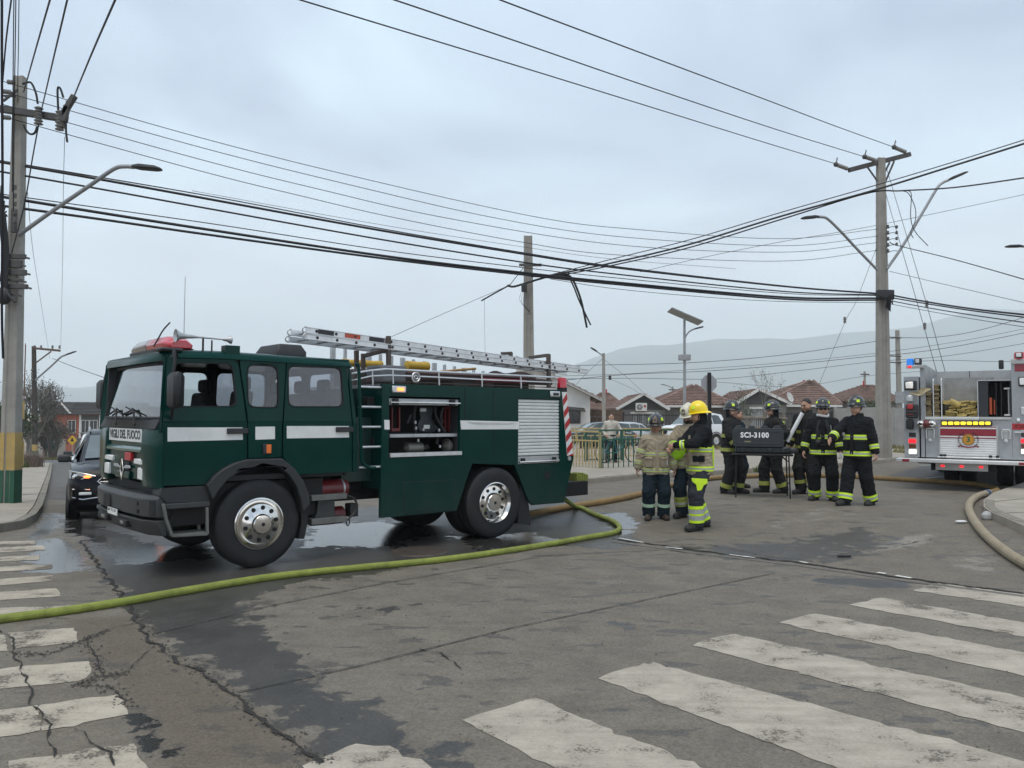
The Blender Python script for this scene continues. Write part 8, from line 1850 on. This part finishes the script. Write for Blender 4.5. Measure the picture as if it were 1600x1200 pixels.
for px,py in((12,128),(6,143),(5,183)):insul(t1,L1(px,py,-.4),.05,.16,(1,0,-.1),par=xa1)
for pts in(((35,131),(48,129),(56,145),(59,162)),((58,198),(54,208),(46,209),(40,202),(37,195)),((91,172),(90,140),(94,138),(99,152)),((104,158),(107,168),(104,180),(103,202),(105,222))):
 mb=MB();mb.tube(curve([L1(x,y,-.42)for x,y in pts],5),.022,7);mb.build('jumper_cable',m_cable,t1)
mb=MB();mb.obox(L1(107,165,-.42),(.5,0,.86),(0,1,0),(-.86,0,.5),.5,.1,.12);mb.obox(L1(102,178,-.42),(.2,0,1),(0,1,0),(-1,0,.2),.35,.1,.12);mb.build('strain_clamp',m_arm,xa1,bevel=.02)
lamp_arm(t1,[L1(30,367,-.1),L1(80,331,-.15),L1(140,290,-.3),L1(178,264,-.4),L1(196,260,-.45),L1(210,261,-.45)],.045,.56)
for y,x1_2,hh in((400,46,.10),(412,40,.16),(425,47,.12),(437,41,.05),(447,49,.10),(459,34,.05)):
 mb=MB();a,b=L1(3,y,-.28),L1(x1_2-6,y+1,-.28);mb.bar(a,b,.08,hh);cl_=mb.build('clamp_band',m_arm,t1,bevel=.008);mb=MB();mb.bar(L1(x1_2-12,y+1,-.3),L1(x1_2,y+4,-.3),.03,.04);mb.build('clamp_bolt',m_arm,cl_)
mb=MB();mb.obox(L1(22,345,-.3),(1,0,0),(0,1,0),(0,0,1),.09,.1,.5);mb.build('cable_bracket',m_arm,t1,bevel=.01)
for k in range(5):insul(t1,L1(23,296+k*13,-.34),.04,.1)
mb=MB()
for k in range(7):x=2+k*1.6;mb.tube(curve([L1(x,290+8*k,-.35),L1(x-3,340,-.4),L1(x+2,400,-.36),L1(x-2,440+4*k,-.4)],5),.016,5)
o=mb.build('hanging_cable_bundle',m_cable,t1);o['kind']='stuff'
mb=MB();mb.sphere(L1(6,462,-.35),.16,9,7,(1,.8,1.2));mb.tube(curve([L1(8,452,-.4),L1(14,462,-.42),L1(24,472,-.4)],4),.03,6);mb.build('splice_box',m_plastic,t1)
c=at(31,770,19.6);zg=float(gz(c.x,19.6));sp_=thing('advertising_panel','tall narrow sign panel seen edge-on right of the painted pole','sign',(c.x,19.6,zg),math.radians(30))
S=lambda px,py:Vector((at(px,py,19.6).x-c.x,0,at(px,py,19.6).z-zg))
for nm,x0_,x1_2,y0_,y1_2,mt,yy in(('white_face',31,36.5,627,518,m_white,0),('brown_edge',36.5,40,624,537,P('rust_brown_edge',(.16,.07,.035),.8),.05),('yellow_band',31,38,655,627,m_py,.02),('black_post',32,36.5,770,655,m_black,.03),('yellow_band',32,37,728,690,m_py,.0)):
 a,b=S(x0_,y0_),S(x1_2,y1_2);mb=MB();mb.box(a.x,b.x,-.12-yy,.35+yy,a.z,b.z);mb.build(nm,mt,sp_,bevel=.008)
Dw=62;t,zg,L_=pole('dark wooden pole with crossarm and small lamp down the left street',(55,719),Dw,(53,541),.34,.24,False,((.0,.105,m_pg),(.106,.16,m_py)),mat=P('dark_wood_pole',(.06,.05,.043),.9,var=.25,scale=8))
mb=MB();mb.bar(L_(52,544,-.2),L_(94,548,-.2),.14,.16);ca=mb.build('crossarm',m_wood,t);mb=MB();mb.bar(L_(56,567,-.2),L_(80,549,-.2),.08,.08);mb.build('arm_brace',m_wood,ca)
for px in(54,64,82,93):insul(t,L_(px,545,-.2),.09,.28,par=ca)
lamp_arm(t,[L_(55,594,-.1),L_(80,572,-.3),L_(95,558,-.4),L_(102,555,-.4)],.07,.9)
for k in range(4):insul(t,L_(50,580+k*5,-.3),.09,.18)
Dc=25.5;t,zg,L_=pole('plain concrete pole rising behind the green engine roof',(827,742),Dc,(825,369),.40,.27,True)
mb=MB();mb.box(-.36,.36,-.26,-.18,L_(826,416).z-.04,L_(826,416).z+.04);cl_=mb.build('clamp_band',m_arm,t);mb=MB();mb.obox(L_(819,450,-.3),(1,0,0),(0,1,0),(0,0,1),.18,.12,.24);mb.build('splice_box',m_plastic,t,bevel=.02)
mb=MB();mb.tube(curve([L_(793,446,-.3),L_(802,448,-.34),L_(820,443,-.3),L_(850,434,-.25),L_(875,428,-.2),L_(888,430,-.2),L_(897,441,-.2),L_(908,470,-.2),L_(917,512,-.2)],5),.035,7);mb.build('cut_cable',m_cable,t)
mb=MB();mb.tube(curve([L_(862,433,-.2),L_(885,431,-.2),L_(896,447,-.2),L_(905,470,-.2),L_(923,508,-.2)],5),.024,6);mb.build('cut_cable',m_cable,t)
mb=MB();mb.tube([L_(752,470,-.3),L_(775,457,-.3),L_(797,445,-.3)],.024,6);mb.tube([L_(797,445,-.3),L_(818,418,-.2)],.012,5);mb.build('cut_cable',m_cable,t)
mb=MB()
for k in range(6):mb.tube(curve([L_(815+2*k,455,-.32),L_(812+3*k,468+3*k,-.36),L_(820+2*k,480+2*k,-.32),L_(828-k,486+k,-.34)],5),.006,4)
o=mb.build('loose_wires',m_cable,t);o['kind']='stuff'
mb=MB();mb.tube([L_(757,468,-.3),L_(757,500,-.3),L_(758,552,-.3)],.005,4);mb.build('drop_wire',m_cable,t)
Dr=gp(1381,720).y;t3,zg,L3=pole('concrete pole with crossarm and two curved lamp arms on the right',(1381,722),Dr,(1376,247),.46,.26,True)
mb=MB();mb.bar(L3(1326,266,-.25),L3(1422,241,.25),.13,.16);ca=mb.build('crossarm',m_arm,t3,bevel=.01)
mb=MB();mb.bar(L3(1356,262,-.1),L3(1371,283,-.15),.05,.05);mb.bar(L3(1397,252,.1),L3(1383,285,.0),.05,.05);mb.bar(L3(1390,254,.1),L3(1381,272,.0),.05,.05);mb.build('arm_brace',m_arm,ca)
for(x0_,y0_),(x1_2,y1_2)in(((1306,257),(1325,264)),((1351,245),(1369,251)),((1397,230),(1416,238))):
 a,b=L3(x0_,y0_,-.5),L3(x1_2,y1_2,-.2);d=b-a;insul(t3,a,.075,d.length,d,par=ca,nd_=6);mb=MB();mb.tube([a,a+Vector((.06,0,.25))],.02,6);mb.build('arcing_horn',m_arm,ca);mb=MB();mb.sphere(a,.09,8,6);mb.build('strain_clamp',m_arm,ca)
lamp_arm(t3,[L3(1371,422,-.2),L3(1340,390,-.5),L3(1312,360,-.8),L3(1293,342,-1.0),L3(1284,339,-1.05),L3(1278,339,-1.1)],.05,.62);lamp_arm(t3,[L3(1386,420,-.2),L3(1410,385,-.3),L3(1440,335,-.4),L3(1463,296,-.5),L3(1472,286,-.5),L3(1483,281,-.5)],.05,.72)
for k in range(5):
 insul(t3,L3(1387,357+9.5*k,-.25),.06,.14)
 if k<4:insul(t3,L3(1401,357+9*k,-.25),.05,.12)
 mb=MB();mb.tube(curve([L3(1387,356+9.5*k,-.3),L3(1395,354+9.5*k,-.3),L3(1402,356+9*k,-.3)],4),.012,5);mb.build('jumper_cable',m_cable,t3)
for pts in(((1410,298),(1420,303),(1430,325),(1430,345),(1423,362),(1427,372)),((1420,298),(1424,305),(1423,340),(1430,362),(1450,384))):
 mb=MB();mb.tube(curve([L3(x,y,-.6)for x,y in pts],5),.014,6);mb.build('loose_cable',m_cable,t3)
mb=MB();mb.box(-.30,.30,-.36,-.2,L3(1380,470).z,L3(1380,455).z);mb.build('clamp_band',m_plastic,t3,bevel=.02);mb=MB()
for k in range(8):mb.tube(curve([L3(1370+k*3,458+k,-.4),L3(1374+k*3,462+2*k,-.5),L3(1386+k,466-k,-.45),L3(1384+k,480+k,-.4)],4),.014,5)
o=mb.build('cable_tangle',m_cable,t3);o['kind']='stuff'
for lb,bx2,D_,tp,wb,wt in(('slim concrete lamp post behind the white house corner',(944,690),50,(943,552),.24,.17),('distant concrete pole left of the silver engine',(1407,700),60,(1402,516),.36,.24),('tiny far pole above the middle roofs',(1352,640),95,(1351,580),.26,.2),('tiny far pole between the roofs and the solar lamp',(1052,640),100,(1051,604),.26,.2)):
 t,zg,L_=pole(lb,bx2,D_,tp,wb,wt,False)
 if 'lamp post' in lb:lamp_arm(t,[L_(942,556,-.1),L_(938,553,-.2),L_(932,549,-.3)],.04,.45);mb=MB();mb.obox(L_(953,590,-.2),(1,0,0),(0,1,0),(0,0,1),.16,.16,.28);mb.build('splice_box',m_plastic,t,bevel=.02)
 elif 'silver' in lb:
  for y in(527,556,566):mb=MB();mb.bar(L_(1390,y,-.2),L_(1408,y+1,-.2),.08,.08);mb.build('bracket',m_arm,t)
  mb=MB();mb.box(-.45,.45,-.3,-.2,L_(1403,630).z,L_(1403,612).z);mb.build('meter_box',m_galv,t)
 else:mb=MB();mb.bar(L_(tp[0]-6,tp[1]+5,-.1),L_(tp[0]+7,tp[1]+5,-.1),.15,.15);mb.build('crossarm',m_arm,t)
 if 'tiny far pole between' in lb:lamp_arm(t,[L_(1051,607),L_(1044,603),L_(1040,602)],.06,.6)
t,zg,L_=pole('lamp post beyond the right edge with its lamp head in view',(1700,720),30,(1690,330),.3,.2,False);lamp_arm(t,[L_(1692,400),L_(1650,388),L_(1610,385),L_(1596,385)],.05,.6)
# ------------------------------------------------------------------ overhead lines
CABLES={}
def wire(label,pts,d0,d1,r=.009,group=None,name='overhead_cable'):
 """pts follow the line in the photo; distance runs from d0 to d1 along it"""
 n=len(pts);s_=[0.0]
 for a,b in zip(pts[:-1],pts[1:]):s_.append(s_[-1]+math.hypot(b[0]-a[0],b[1]-a[1]))
 c2=curve([(x,y,q/s_[-1])for(x,y),q in zip(pts,s_)],10)
 P3=[at(v.x,v.y,1.0/((1-v.z)/d0+v.z/d1))for v in c2]
 mb=MB();mb.tube(P3,r,5);o=mb.build(name,m_cable,None,smooth=60);return tag(o,label,'overhead cable',group)
dl=DL-.35
wire('top thin line from the left crossarm to the right pole',[(4,127),(320,217),(580,282),(843,340),(1000,359),(1220,373),(1372,358)],dl,Dr)
wire('second thin line from the left crossarm to the right pole',[(4,143),(320,232),(560,292),(771,340),(960,369),(1220,384),(1372,369)],dl,Dr)
wire('third thin line from the left crossarm to the right pole',[(4,163),(320,251),(500,296),(694,340),(960,382),(1220,394),(1372,379)],dl,Dr)
wire('lowest thin line from the left crossarm to the right pole',[(4,182),(320,269),(470,306),(616,340),(825,380),(960,398),(1220,408),(1372,391)],dl,Dr)
wire('dotted hair-thin line below the four thin lines',[(300,298),(600,352),(825,387),(960,405),(1150,420)],20,28,.006)
wire('upper thick cable bundle across the street',[(-40,246),(0,253),(160,281),(320,310),(600,361),(825,398),(960,418),(1220,447),(1372,459)],dl,Dr,.03)
wire('thin cable riding on the upper thick bundle',[(-40,244),(0,251),(320,305),(600,358),(825,396),(960,416),(1220,446),(1372,458)],dl,Dr,.014)
wire('second thick cable bundle across the street',[(-40,261),(0,268),(160,296),(320,325),(600,375),(825,411),(960,428),(1220,455),(1372,461)],dl,Dr,.022)
wire('thin cable between the thick bundles across the street',[(-40,296),(0,303),(320,348),(600,391),(825,419),(960,434),(1220,458),(1372,462)],dl,Dr,.012)
wire('third thick cable bundle across the street',[(-40,300),(0,307),(160,333),(320,358),(600,400),(825,427),(960,441),(1220,464),(1372,466)],dl,Dr,.034)
wire('lowest thick cable bundle across the street',[(-40,314),(0,321),(160,343),(320,366),(600,404),(825,430),(960,444),(1220,467),(1372,469)],dl,Dr,.030)
wire('thin sagging line just under the thick bundles',[(860,436),(960,451),(1100,464),(1220,471),(1372,473)],25,Dr,.009)
for lb,pts,r in(('first bundle rising from the middle pole to the upper right',[(830,432),(860,430),(960,410),(1080,381),(1220,338),(1370,296),(1480,262),(1640,212)],.028),('second cable rising from the middle pole to the upper right',[(850,432),(960,404),(1080,374),(1220,332),(1370,289),(1500,250),(1640,206)],.014),('third cable rising from the middle pole to the upper right',[(860,433),(960,414),(1080,386),(1220,343),(1355,302),(1410,298),(1500,292),(1640,272)],.020)):wire(lb,pts,25.3,20,r)
wire('faint line rising to the right edge',[(1000,425),(1100,402),(1220,378),(1370,352),(1600,304),(1660,290)],34,34,.010)
for lb,pts in(('high line from the sky to the left end of the right crossarm',[(380,-28),(470,0),(760,88),(1000,162),(1180,218),(1306,256)]),('high line from the sky to the middle of the right crossarm',[(540,-24),(617,0),(800,62),(1000,131),(1200,198),(1351,245)]),('high line from the sky to the right end of the right crossarm',[(710,-28),(782,0),(1000,82),(1200,157),(1300,195),(1397,230)])):wire(lb,pts,12,Dr-.5,.013)
for i,(lb,pts,r)in enumerate((('steep line from the left crossarm passing over the camera, leftmost',[(37,144),(55,80),(78,0),(88,-34)],.012),('steep line from the left crossarm passing over the camera, middle',[(65,171),(85,85),(105,0),(113,-34)],.012),('steep line from the end of the left crossarm, rightmost of the steep three',[(111,162),(145,80),(180,0),(195,-34)],.014))):wire(lb,pts,dl,8.5,r)
wire('steep cable running down past the left pole to its clamps',[(65,171),(52,240),(38,320),(18,396)],dl,dl-.1,.014)
for i,(lb,pts,r)in enumerate((('thick vertical cable at the extreme left edge',[(3,-20),(3,100),(4,300),(3,480),(5,560)],.02),('slanting cable at the upper left corner',[(19,-10),(10,60),(4,130)],.013),('first of the vertical cables in front of the left pole',[(22,-20),(21,60),(20,180),(19,300)],.008),('second of the vertical cables in front of the left pole',[(25,-20),(24,60),(22,180),(21,330)],.008),('third vertical cable in front of the left pole',[(30,-20),(29,60),(28,120),(28,160)],.007))):wire(lb,pts,12,13.5,r)
wire('hair-thin drop wire hanging left of the engine, nearer the lamp arm',[(101,214),(99,300),(98,400),(95,540)],17,40,.006);wire('hair-thin drop wire slanting beside the left pole',[(43,300),(50,380),(62,460),(78,560)],17,50,.006)
for lb,pts,d0,d1,r in(('line leaving the right pole towards the right edge',[(1390,378),(1404,384),(1500,408),(1640,448)],Dr,22,.016),('lower thin line leaving the right pole to the right',[(1390,424),(1500,450),(1640,482)],Dr,22,.009),('bundle leaving the right pole to the right',[(1386,460),(1450,472),(1530,484),(1660,498)],Dr,22,.030),('second bundle leaving the right pole to the right',[(1386,464),(1450,475),(1530,487),(1660,503)],Dr,22,.022),('third cable leaving the right pole to the right',[(1386,469),(1450,481),(1530,494),(1660,512)],Dr,22,.018),('sagging thin cable leaving the right pole to the right',[(1386,474),(1450,486),(1530,500),(1660,520)],Dr,22,.010)):wire(lb,pts,d0,d1,r)
for lb,pts,r in(('far line over the rooftops, topmost',[(860,574),(905,571),(1073,567),(1220,555),(1370,533),(1403,528),(1460,527),(1530,516),(1640,484)],.02),('far line over the rooftops, second from the top',[(860,596),(982,585),(1100,580),(1220,571),(1367,556),(1410,553),(1500,540),(1640,512)],.02),('far line over the rooftops, third from the top',[(860,588),(982,584),(1100,576),(1220,567),(1367,552),(1500,533),(1640,506)],.014),('far line over the rooftops, lowest',[(880,592),(990,591),(1120,592),(1240,580),(1367,565),(1480,556),(1640,530)],.016),('far line running behind the silver engine',[(1403,566),(1480,563),(1560,565),(1640,562)],.016),('far slack line above the roofs on the right',[(1120,597),(1240,604),(1350,588),(1440,580)],.012)):wire(lb,pts,58,58,r)
for lb,pts,d0,d1,r in(('guy wire slanting left from the right pole',[(1369,388),(1338,470),(1320,504),(1280,600)],Dr,Dr+8,.008),('first guy wire slanting right from the right pole',[(1385,262),(1420,380),(1448,476),(1478,585)],Dr,Dr-6,.009),('second guy wire slanting right from the right pole',[(1383,299),(1415,410),(1445,515),(1466,590)],Dr,Dr-6,.009),('thin guy wire down to the engine roof from the middle pole',[(612,526),(700,487),(795,446)],24,25.3,.007),('thin wire from the distant wooden pole to the right',[(82,560),(120,575),(180,596)],60,40,.02),('left sloping drop from the small lamp post',[(944,562),(980,590),(1012,620)],50,60,.010),('right sloping drop from the small lamp post',[(952,592),(985,606),(1010,622)],50,60,.010),('drop line left of the small lamp post',[(942,560),(920,580),(895,606)],50,52,.010)):wire(lb,pts,d0,d1,r)
for q in(1320,505),(1448,480),(1445,515):p=at(q[0],q[1],Dr-1 if q[0]>1400 else Dr+1.5);o=insul(None,(0,0,0),.06,.25);o.location=p;o.parent=None;tag(o,{1320:'small insulator on the guy wire left of the right pole',1448:'small insulator on the inner guy wire right of the right pole',1445:'small insulator on the outer guy wire right of the right pole'}[q[0]],'insulator')
# ------------------------------------------------------------------ haze
hz=MB();hz.box(-7200,7200,-120,6300,-60,690)
m_hz=bpy.data.materials.new('pale_haze');m_hz.use_nodes=True;nt=m_hz.node_tree;nt.nodes.clear()
o_=nd(nt,'ShaderNodeOutputMaterial');pv=nd(nt,'ShaderNodeVolumePrincipled');pv.inputs['Color'].default_value=(.90,.965,1,1);pv.inputs['Density'].default_value=.00036;pv.inputs['Anisotropy'].default_value=.2
nt.links.new(pv.outputs[0],o_.inputs['Volume'])
ho=hz.build('haze',m_hz,None,smooth=0,kind='stuff')
SC.cycles.volume_bounces=4
SC.cycles.max_bounces=10
